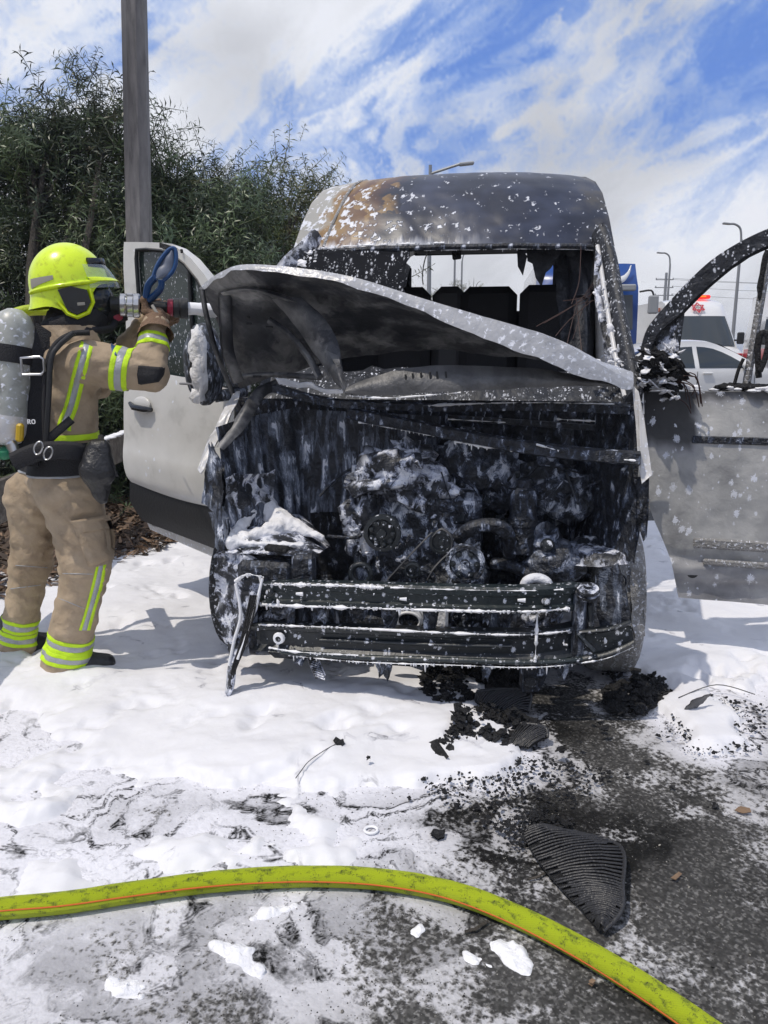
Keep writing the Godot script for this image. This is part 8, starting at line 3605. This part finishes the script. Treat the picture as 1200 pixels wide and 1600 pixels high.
func lorry():
	var at := V(5.173,1.342,-20)
	var t := thing("lorry", "blue lorry cab with white swoosh just behind the van's right pillar", "lorry", Vector3(at.x, ROAD_Y, at.z), -0.12)
	var mb := MB.new()
	var rows := []
	for q in [[0.0, 0.5], [0.05, 1.0], [0.0, 1.6], [-0.08, 2.4], [-0.15, 2.75], [-0.30, 2.95], [-0.45, 3.35], [-2.2, 3.4]]:
		var row := []
		for k in 11:
			var s := k / 10.0 * 2.0 - 1.0
			row.append(Vector3(s * (1.22 - 0.08 * smooth(2.6, 3.7, q[1])), q[1], q[0] - 0.14 * pow(absf(s), 6.0)))
		rows.append(row)
	mb.grid(rows)
	for s in [0, 10]:
		var g := []
		for r in rows:
			g.append([r[s], Vector3(r[s].x, r[s].y, -2.2)])
		mb.grid(g)
	part("cab", mb, M.truck_blue, t)
	mb = MB.new()
	mb.quad(Vector3(-1.08, 1.7, 0.03), Vector3(1.08, 1.7, 0.03), Vector3(1.05, 2.55, -0.06), Vector3(-1.05, 2.55, -0.06))
	part("windscreen", mb, M.car_glass, t)
	mb = MB.new()
	mb.box(Vector3(0, 2.72, 0.02), Vector3(2.2, 0.16, 0.14), Basis(), 0.03)
	part("sun_visor", mb, M.grey_paint, t)
	mb = MB.new()
	mb.tube(spline([Vector3(0.55, 2.85, -0.12), Vector3(0.80, 2.95, -0.20), Vector3(0.95, 3.1, -0.30), Vector3(1.02, 3.3, -0.38)], 5), [0.10, 0.10, 0.09, 0.09, 0.085, 0.08, 0.07, 0.06, 0.05, 0.045, 0.04, 0.03, 0.025, 0.02, 0.015, 0.01], 6, true, Vector2(1.0, 0.5), Vector3(0, 0.3, 1))
	part("swoosh", mb, M.car_white, t)
	mb = MB.new()
	mb.box(Vector3(0, 0.8, 0.08), Vector3(1.9, 0.4, 0.08), Basis(), 0.03)
	part("grille", mb, M.black_plastic, t)
	for s in [-1, 1]:
		mb = MB.new()
		mb.tube(spline([Vector3(s * 1.2, 2.62, 0.0), Vector3(s * 1.45, 2.64, 0.12), Vector3(s * 1.52, 2.50, 0.12)], 4), 0.025, 6)
		var arm := part("mirror_arm", mb, M.rubber, t)
		mb = MB.new()
		mb.box(Vector3(s * 1.52, 2.30, 0.12), Vector3(0.24, 0.44, 0.12), Basis(), 0.03)
		part("mirror", mb, M.grey_paint, arm)
		mb = MB.new()
		mb.quad(Vector3(s * 1.226, 1.75, -0.45), Vector3(s * 1.226, 1.75, -1.3), Vector3(s * 1.226, 2.5, -1.3), Vector3(s * 1.226, 2.5, -0.5))
		part("side_window", mb, M.car_glass, t)
		for z in [-1.0, -5.5]:
			mb = MB.new()
			mb.lathe_smooth([[0.0, 0.1], [0.45, 0.13], [0.5, 0.08], [0.5, -0.08], [0.45, -0.13], [0.0, -0.1]], Vector3(s * 1.0, 0.5, z), Basis(Vector3.BACK, PI / 2), 24)
			part("wheel", mb, M.rubber, t)
	mb = MB.new()
	mb.box(Vector3(0, 2.25, -5.4), Vector3(2.44, 2.7, 5.6), Basis(), 0.04)
	part("cargo_box", mb, M.car_white, t)
	mb = MB.new()
	mb.box(Vector3(0, 0.75, -4.0), Vector3(1.0, 0.3, 7.5), Basis(), 0.04)
	part("chassis", mb, M.rubber, t)

# ---------------------------------------------------------------- what fell off and burnt on the road

func grille_fan(called: String, label: String, left: Array, right: Array, ribs: int, lift: float):
	var t := thing(called, label, "grille")
	var a := spline(left, 8)
	var b := spline(right, 8)
	var nz := noise(701, 1.0, 3)
	var mb := MB.new()
	var rows := []
	for k in 24:
		var row := []
		for j in 14:
			var p: Vector3 = a[int(k / 23.0 * (a.size() - 1))].lerp(b[int(k / 23.0 * (b.size() - 1))], j / 13.0)
			row.append(p + Vector3(0, lift * sin(j / 13.0 * PI) * 0.6 - 0.006, 0))
		rows.append(row)
	mb.grid(rows)
	part("backing", mb, M.char, t)
	mb = MB.new()
	for k in ribs:
		var f := (k + 0.5) / ribs
		var p: Vector3 = a[int(f * (a.size() - 1))].lerp(a[mini(int(f * (a.size() - 1)) + 1, a.size() - 1)], fmod(f * (a.size() - 1), 1.0))
		var q: Vector3 = b[int(f * (b.size() - 1))].lerp(b[mini(int(f * (b.size() - 1)) + 1, b.size() - 1)], fmod(f * (b.size() - 1), 1.0))
		var path := []
		var last := 7 if rng.randf() > 0.2 else 6
		for j in range(0 if rng.randf() > 0.3 else 1, last + 1):
			var g := j / 7.0
			path.append(p.lerp(q, g) + Vector3(0, lift * sin(g * PI) + 0.002 * nz.get_noise_2d(f * 30.0, g * 5.0), 0.004 * nz.get_noise_2d(f * 9.0, g * 4.0)))
		mb.tube(path, 0.0030, 4, true, Vector2(0.55, 1.8))
	part("ribs", mb, M.char_rib, t, "stuff")
	mb = MB.new()
	mb.tube(b, 0.006, 7)
	part("rim", mb, M.char_rib, t)


func chip(mb: MB, at: Vector3, s: float, g: RandomNumberGenerator):
	# broken flake or lump with flat faces
	var pts := []
	var flat := g.randf_range(0.25, 0.8)
	for k in 5:
		var a := TAU * k / 5.0 + g.randf_range(-0.4, 0.4)
		pts.append(Vector3(cos(a) * s * g.randf_range(0.5, 1.1), 0, sin(a) * s * g.randf_range(0.5, 1.1)))
	var b := Basis.from_euler(Vector3(g.randf_range(-0.7, 0.7), g.randf() * TAU, g.randf_range(-0.7, 0.7)))
	var top := at + b * Vector3(g.randf_range(-0.3, 0.3) * s, s * flat, g.randf_range(-0.3, 0.3) * s)
	var low := at - b * Vector3(0, s * 0.3, 0)
	for k in 5:
		var p: Vector3 = at + b * pts[k]
		var q: Vector3 = at + b * pts[(k + 1) % 5]
		mb.tri(top, p, q)
		mb.tri(low, q, p)


func heap(label: String, outline: Array, count: int, height: float, size: float, sd: int, mat := "char"):
	# outline on the ground; chips piled inside it
	var g := RandomNumberGenerator.new()
	g.seed = sd
	var poly := PackedVector2Array()
	var c := Vector2.ZERO
	for p in outline:
		poly.append(Vector2(p.x, p.z))
		c += Vector2(p.x, p.z)
	c /= outline.size()
	var box := Rect2(poly[0], Vector2.ZERO)
	for p in poly:
		box = box.expand(p)
	var mb := MB.new()
	var nz := noise(sd, 9.0, 3)
	var made := 0
	var tries := 0
	while made < count and tries < count * 8:
		tries += 1
		var p := box.position + Vector2(g.randf(), g.randf()) * box.size
		if not Geometry2D.is_point_in_polygon(p, poly):
			continue
		var edge := 1.0
		for k in poly.size():
			edge = minf(edge, p.distance_to(Geometry2D.get_closest_point_to_segment(p, poly[k], poly[(k + 1) % poly.size()])) / 0.10)
		var h := height * edge * clampf(0.5 + nz.get_noise_2d(p.x, p.y) * 1.6, 0.0, 1.2)
		if nz.get_noise_2d(p.x * 0.8 + 5.0, p.y * 0.8) < -0.28:
			continue
		chip(mb, Vector3(p.x, 0.02 + h * sqrt(g.randf()), p.y), size * (0.35 + 0.9 * pow(g.randf(), 2.5)), g)
		made += 1
	struct("charred_debris", mb, M[mat], label, "stuff")


func shard(label: String, pts: Array, mat: Material, thick: float, called := "burnt_shard", cat := "shard", group := ""):
	var mb := MB.new()
	sheet(mb, pts, thick, 0.006, noise(711, 3.0, 2))
	single(called, mb, mat, label, cat, group)


func build_debris():
	grille_fan("burnt_grille", "large fan-shaped piece of charred ribbed grille lying on the asphalt in front of the hose",
		[V(.419,.02,-2.112), V(.44,.025,-1.976), V(.479,.02,-1.868), V(.521,.015,-1.779), V(.547,.015,-1.703)],
		[V(.535,.02,-2.118), V(.687,.04,-2.014), V(.641,.05,-1.821), V(.611,.04,-1.737), V(.554,.02,-1.693)], 46, 0.02)
	grille_fan("burnt_grille", "small ribbed piece of charred grille in the debris under the bumper's right half",
		[V(.375,.05,-2.95), V(.408,.03,-2.938), V(.457,.02,-2.912), V(.521,.015,-2.9)],
		[V(.382,.09,-2.955), V(.501,.1,-2.958), V(.599,.09,-2.943), V(.586,.03,-2.892)], 22, 0.015)
	grille_fan("burnt_grille", "scrap of charred ribbed grille at the front edge of the debris heap",
		[V(.448,.02,-2.602), V(.475,.02,-2.62), V(.505,.02,-2.63), V(.537,.02,-2.62)],
		[V(.522,.06,-2.734), V(.574,.07,-2.704), V(.616,.06,-2.692), V(.615,.04,-2.661)], 14, 0.01)
	heap("black charred debris heaped below the right half of the bumper", [V(.143,0,-3.217), V(.3,0,-3.389), V(.578,0,-3.434), V(.672,0,-3.287), V(.644,0,-3.138), V(.404,0,-3.118), V(.358,0,-2.953), V(.235,0,-2.907), V(.149,0,-3.025)], 2200, 0.15, 0.028, 1)
	heap("black charred debris in front of the small grille piece", [V(.216,0,-2.852), V(.368,0,-2.93), V(.522,0,-2.907), V(.618,0,-2.798), V(.615,0,-2.696), V(.45,0,-2.61), V(.323,0,-2.638), V(.23,0,-2.528), V(.163,0,-2.647)], 1200, 0.09, 0.024, 2)
	heap("charred debris heap on the foam below the right corner of the van", [V(.945,0,-3.112), V(1.052,0,-3.19), V(1.168,0,-3.164), V(1.179,0,-3.037), V(1.094,0,-2.93), V(.992,0,-2.863), V(.927,0,-2.953)], 700, 0.11, 0.026, 3)
	heap("scatter of charred scraps beside the burnt right tyre", [V(1.135,0,-3.273), V(1.217,0,-3.301), V(1.272,0,-3.217), V(1.232,0,-3.138), V(1.278,0,-3.112), V(1.191,0,-3.025), V(1.152,0,-3.151)], 200, 0.05, 0.02, 4)
	heap("charred scraps between the right heap and the bumper", [V(1.01,0,-3.404), V(1.135,0,-3.465), V(1.134,0,-3.315), V(1.035,0,-3.231), V(.993,0,-3.287)], 130, 0.06, 0.018, 5)
	heap("burnt crumbs on the foam under the middle of the bumper", [V(-.244,0,-3.231), V(-.117,0,-3.301), V(0,0,-3.245), V(-.028,0,-3.125), V(-.167,0,-3.125)], 110, 0.02, 0.016, 6)
	heap("burnt crumbs trailing over the asphalt towards the large grille", [V(.089,0,-2.447), V(.378,0,-2.6), V(.687,0,-2.511), V(.805,0,-2.447), V(.522,0,-2.168), V(.317,0,-2.135), V(.168,0,-2.272)], 800, 0.012, 0.010, 7)
	heap("soot crumbs around the upper end of the large grille", [V(.337,0,-2.135), V(.454,0,-2.237), V(.603,0,-2.168), V(.483,0,-2.071), V(.376,0,-2.011)], 320, 0.02, 0.011, 8)
	heap("loose charred crumbs on the asphalt right of the foam", [V(1.234,0,-2.994), V(1.448,0,-3.055), V(1.595,0,-2.965), V(1.393,0,-2.6), V(1.116,0,-2.555), V(1.067,0,-2.746)], 420, 0.012, 0.010, 9)
	# single pieces one can tell apart
	shard("flat grey plate propped on black scraps at the right edge of the debris", [V(1.208,.02,-2.901), V(1.238,.09,-2.871), V(1.332,.1,-2.915), V(1.297,.06,-2.911), V(1.244,.02,-2.901)], M.burnt_rail, 0.004, "burnt_plate", "plate")
	heap("black scraps under the propped grey plate", [V(1.231,0,-2.93), V(1.327,0,-3.025), V(1.407,0,-3.074), V(1.372,0,-2.965), V(1.267,0,-2.907)], 60, 0.06, 0.018, 10)
	shard("black angular shard lying near the foam ring, left of the large grille", [V(.141,.01,-2.104), V(.152,.012,-2.127), V(.189,.014,-2.121), V(.183,.012,-2.091), V(.163,.01,-2.085)], M.char, 0.006)
	shard("thick black fragment at the left foot of the front debris heap", [V(.163,.02,-2.639), V(.203,.05,-2.613), V(.241,.04,-2.502), V(.229,.02,-2.511), V(.185,.01,-2.537)], M.char, 0.03)
	shard("greenish glassy sliver in the front debris", [V(.311,.02,-2.537), V(.385,.025,-2.574), V(.466,.025,-2.565), V(.417,.02,-2.52), V(.338,.018,-2.506)], M.glass_sliver, 0.008)
	var g := RandomNumberGenerator.new()
	g.seed = 77
	var singles := [
		[V(-.165,.05,-2.603), 0.022, "black fragment on clean foam at the end of a thin wire"],
		[V(.843,.05,-2.712), 0.02, "black fragment on the foam below the right charred heap, the largest there"],
		[V(.838,.05,-2.753), 0.018, "charred flake touching the foam mound below the right heap"],
		[V(.815,.05,-2.818), 0.014, "tiny charred flake between the right heap and the white mound"],
		[V(.642,.05,-2.547), 0.022, "charred fragment at the left foot of the white foam mound"],
		[V(.708,.05,-3.055), 0.018, "charred lump on foam just right of the radiator leg"],
		[V(.753,.05,-3.011), 0.014, "small charred lump right of the radiator leg, nearer us"],
		[V(1.058,.012,-2.723), 0.014, "charred crumb at the foam edge below the right heap"],
		[V(.74,.05,-3.074), 0.012, "smallest charred lump beside the radiator leg"],
		[V(.24,.012,-2.261), 0.016, "charred lump on dark asphalt below the front heap, left one of two"],
		[V(.3,.012,-2.246), 0.014, "charred lump on dark asphalt below the front heap, right one of two"],
		[V(1.079,.012,-2.261), 0.014, "dark chip just left of the brown dry leaf"],
		[V(.849,.012,-2.448), 0.012, "charred crumb on asphalt below the white foam mound"],
		[V(.945,.012,-2.534), 0.012, "charred crumb on asphalt right of the white foam mound"],
		[V(.721,.05,-2.613), 0.014, "charred flake on the left flank of the white foam mound"],
		[V(-.272,.05,-3.055), 0.012, "charred crumb under the ribbed flap of the bumper"],
		[V(-.057,.05,-2.493), 0.01, "tiny black crumb on clean foam right of the thin wire"],
		[V(1.092,.012,-2.439), 0.012, "lone dark chip on bare asphalt below the propped plate"],
		[V(.296,.012,-2.398), 0.016, "charred lump at the lower edge of the front heap"],
		[V(.085,.012,-2.298), 0.012, "charred crumb where the foam ends left of the front heap"],
		[V(.492,.012,-2.448), 0.013, "charred crumb between the front heap and the large grille"],
		[V(.976,.012,-2.367), 0.01, "tiny dark chip on asphalt above the brown dry leaf"]]
	for q in singles:
		var mb := MB.new()
		for k in 3:
			chip(mb, q[0] + Vector3(g.randf_range(-0.4, 0.4), 0, g.randf_range(-0.4, 0.4)) * q[1], q[1] * g.randf_range(0.6, 1.1), g)
		single("charred_fragment", mb, M.char, q[2], "fragment", "charred fragments scattered before the van")
	# curved threads of soot and wire on the foam
	var mb := MB.new()
	mb.tube(spline([V(-.165,.05,-2.603), V(-.213,.05,-2.547), V(-.265,.048,-2.47), V(-.289,.045,-2.4), V(-.3,.04,-2.376)], 6), 0.0018, 4)
	single("thin_wire", mb, M.cable, "thin black wire curving over the foam from a small fragment", "wire")
	mb = MB.new()
	mb.tube(spline([V(1.077,.12,-3.115), V(1.097,.07,-3.115), V(1.128,.03,-3.151), V(1.121,.02,-3.094), V(1.087,.02,-3.056), V(1.078,.04,-3.077)], 5), 0.006, 6)
	single("wire_loop", mb, M.char, "burnt cable loop hanging at the right corner of the van", "cable")
	mb = MB.new()
	mb.tube(spline([V(1.234,.04,-3.001), V(1.443,.045,-3.118), V(1.564,.045,-3.021)], 6), 0.0022, 4)
	single("thin_wire", mb, M.cable, "thin dark wire lying on the foam at the right", "wire")
	# wet foam lumps on the bare asphalt
	foam_clump("large smooth white foam clump lying on dark asphalt below the hose", [V(.259,0,-1.692), V(.295,0,-1.662), V(.327,0,-1.611), V(.352,0,-1.562)], [0.018, 0.044, 0.052, 0.010], 1)
	foam_clump("thin white foam smear just left of the large clump below the hose", [V(.194,0,-1.652), V(.216,0,-1.625), V(.26,0,-1.601)], [0.014, 0.026, 0.010], 2)
	foam_clump("short white foam smear close under the hose", [V(.097,0,-1.762), V(.085,0,-1.717), V(.064,0,-1.667)], [0.012, 0.024, 0.010], 3)
	foam_clump("tapering white foam streak below the hose at the left", [V(-.425,0,-1.671), V(-.356,0,-1.641), V(-.308,0,-1.591), V(-.276,0,-1.525)], [0.042, 0.046, 0.028, 0.008], 4)
	foam_clump("white foam streak along the hose's lower edge", [V(-.359,0,-1.751), V(-.297,0,-1.786), V(-.224,0,-1.817)], [0.025, 0.040, 0.022], 5)
	foam_clump("round white foam clump near the lower left corner", [V(-.638,0,-1.543), V(-.596,0,-1.532), V(-.566,0,-1.507)], [0.040, 0.050, 0.026], 6)
	# ring-shaped bubble
	mb = MB.new()
	var c := V(-.04,.006,-2.136)
	var ring := []
	for k in 25:
		var a := TAU * k / 24.0
		ring.append(c + Vector3(cos(a) * 0.020, 0, sin(a) * 0.018))
	mb.tube(ring, 0.0045, 6, false)
	single("foam_ring", mb, M.foam_bead, "small ring of foam on the asphalt above the hose", "foam ring")
	# fallen leaves and twigs
	shard("brown dry leaf on the asphalt at the right", [V(1.129,.012,-2.232), V(1.157,.016,-2.251), V(1.178,.016,-2.233), V(1.176,.012,-2.218), V(1.147,.01,-2.218)], M.leaf_brown, 0.002, "dry_leaf", "leaf")
	shard("reddish dry leaf lying right of the large grille", [V(.804,.01,-1.908), V(.834,.014,-1.929), V(.844,.012,-1.927), V(.815,.01,-1.897)], M.leaf_brown, 0.002, "dry_leaf", "leaf")
	shard("small pale stone chip below the large foam clump", [V(.477,.012,-1.54), V(.488,.014,-1.547), V(.495,.012,-1.54), V(.484,.01,-1.532)], M.leaf_brown, 0.01, "stone_chip", "stone")
	mb = MB.new()
	mb.tube([V(.406,.006,-1.907), V(.432,.01,-1.913), V(.466,.008,-1.938)], 0.003, 5)
	single("twig", mb, M.bark, "short dark twig left of the large grille", "twig")
	mb = MB.new()
	mb.tube([V(.206,.006,-1.707), V(.232,.01,-1.711), V(.269,.008,-1.741)], 0.004, 5)
	single("twig", mb, M.bark, "dark twig just below the hose", "twig")
	grit()


func foam_clump(label: String, pts: Array, radii: Array, sd: int):
	var bones := []
	for k in pts.size() - 1:
		bones.append([pts[k] - Vector3(0, radii[k] * 0.74, 0), pts[k + 1] - Vector3(0, radii[k + 1] * 0.74, 0), radii[k], radii[k + 1]])
	var f := Field.new()
	f.build(bones, 0.0055, 110.0, noise(720 + sd, 2.2, 3), 0.010)
	var mb := MB.new()
	f.mesh_into(mb, func(_q): return Color(1, 1, 1))
	single("foam_clump", mb, M.foam, label, "foam clump")


func grit():
	# loose grit on the bare asphalt
	var mb := MB.new()
	var g := RandomNumberGenerator.new()
	g.seed = 91
	chip(mb, Vector3.ZERO, 1.0, g)
	var m := std("grit", Color(1, 1, 1), 0.85)
	m.vertex_color_use_as_albedo = true
	var mm := MultiMesh.new()
	mm.transform_format = MultiMesh.TRANSFORM_3D
	mm.use_colors = true
	mm.mesh = mb.mesh(m)
	mm.instance_count = 9000
	for k in 9000:
		var z := 1.15 + 2.0 * pow(g.randf(), 1.3)
		var x := g.randf_range(-0.45, 1.9) + 0.25 * g.randfn()
		var s := g.randf_range(0.0012, 0.0030) * (2.2 if g.randf() < 0.03 else 1.0)
		mm.set_instance_transform(k, Transform3D(Basis(Vector3.UP, g.randf() * TAU).scaled(Vector3(s, s * 0.8, s)), Vector3(x, s * 0.3, -z)))
		var v := 0.02 + 0.30 * pow(g.randf(), 3.0)
		mm.set_instance_color(k, Color(v, v * 0.95, v * 0.86))
	var mi := MultiMeshInstance3D.new()
	mi.name = "grit"
	mi.multimesh = mm
	add_child(mi)
	mi.set_meta("kind", "stuff")
	mi.set_meta("label", "loose grit on the bare asphalt")
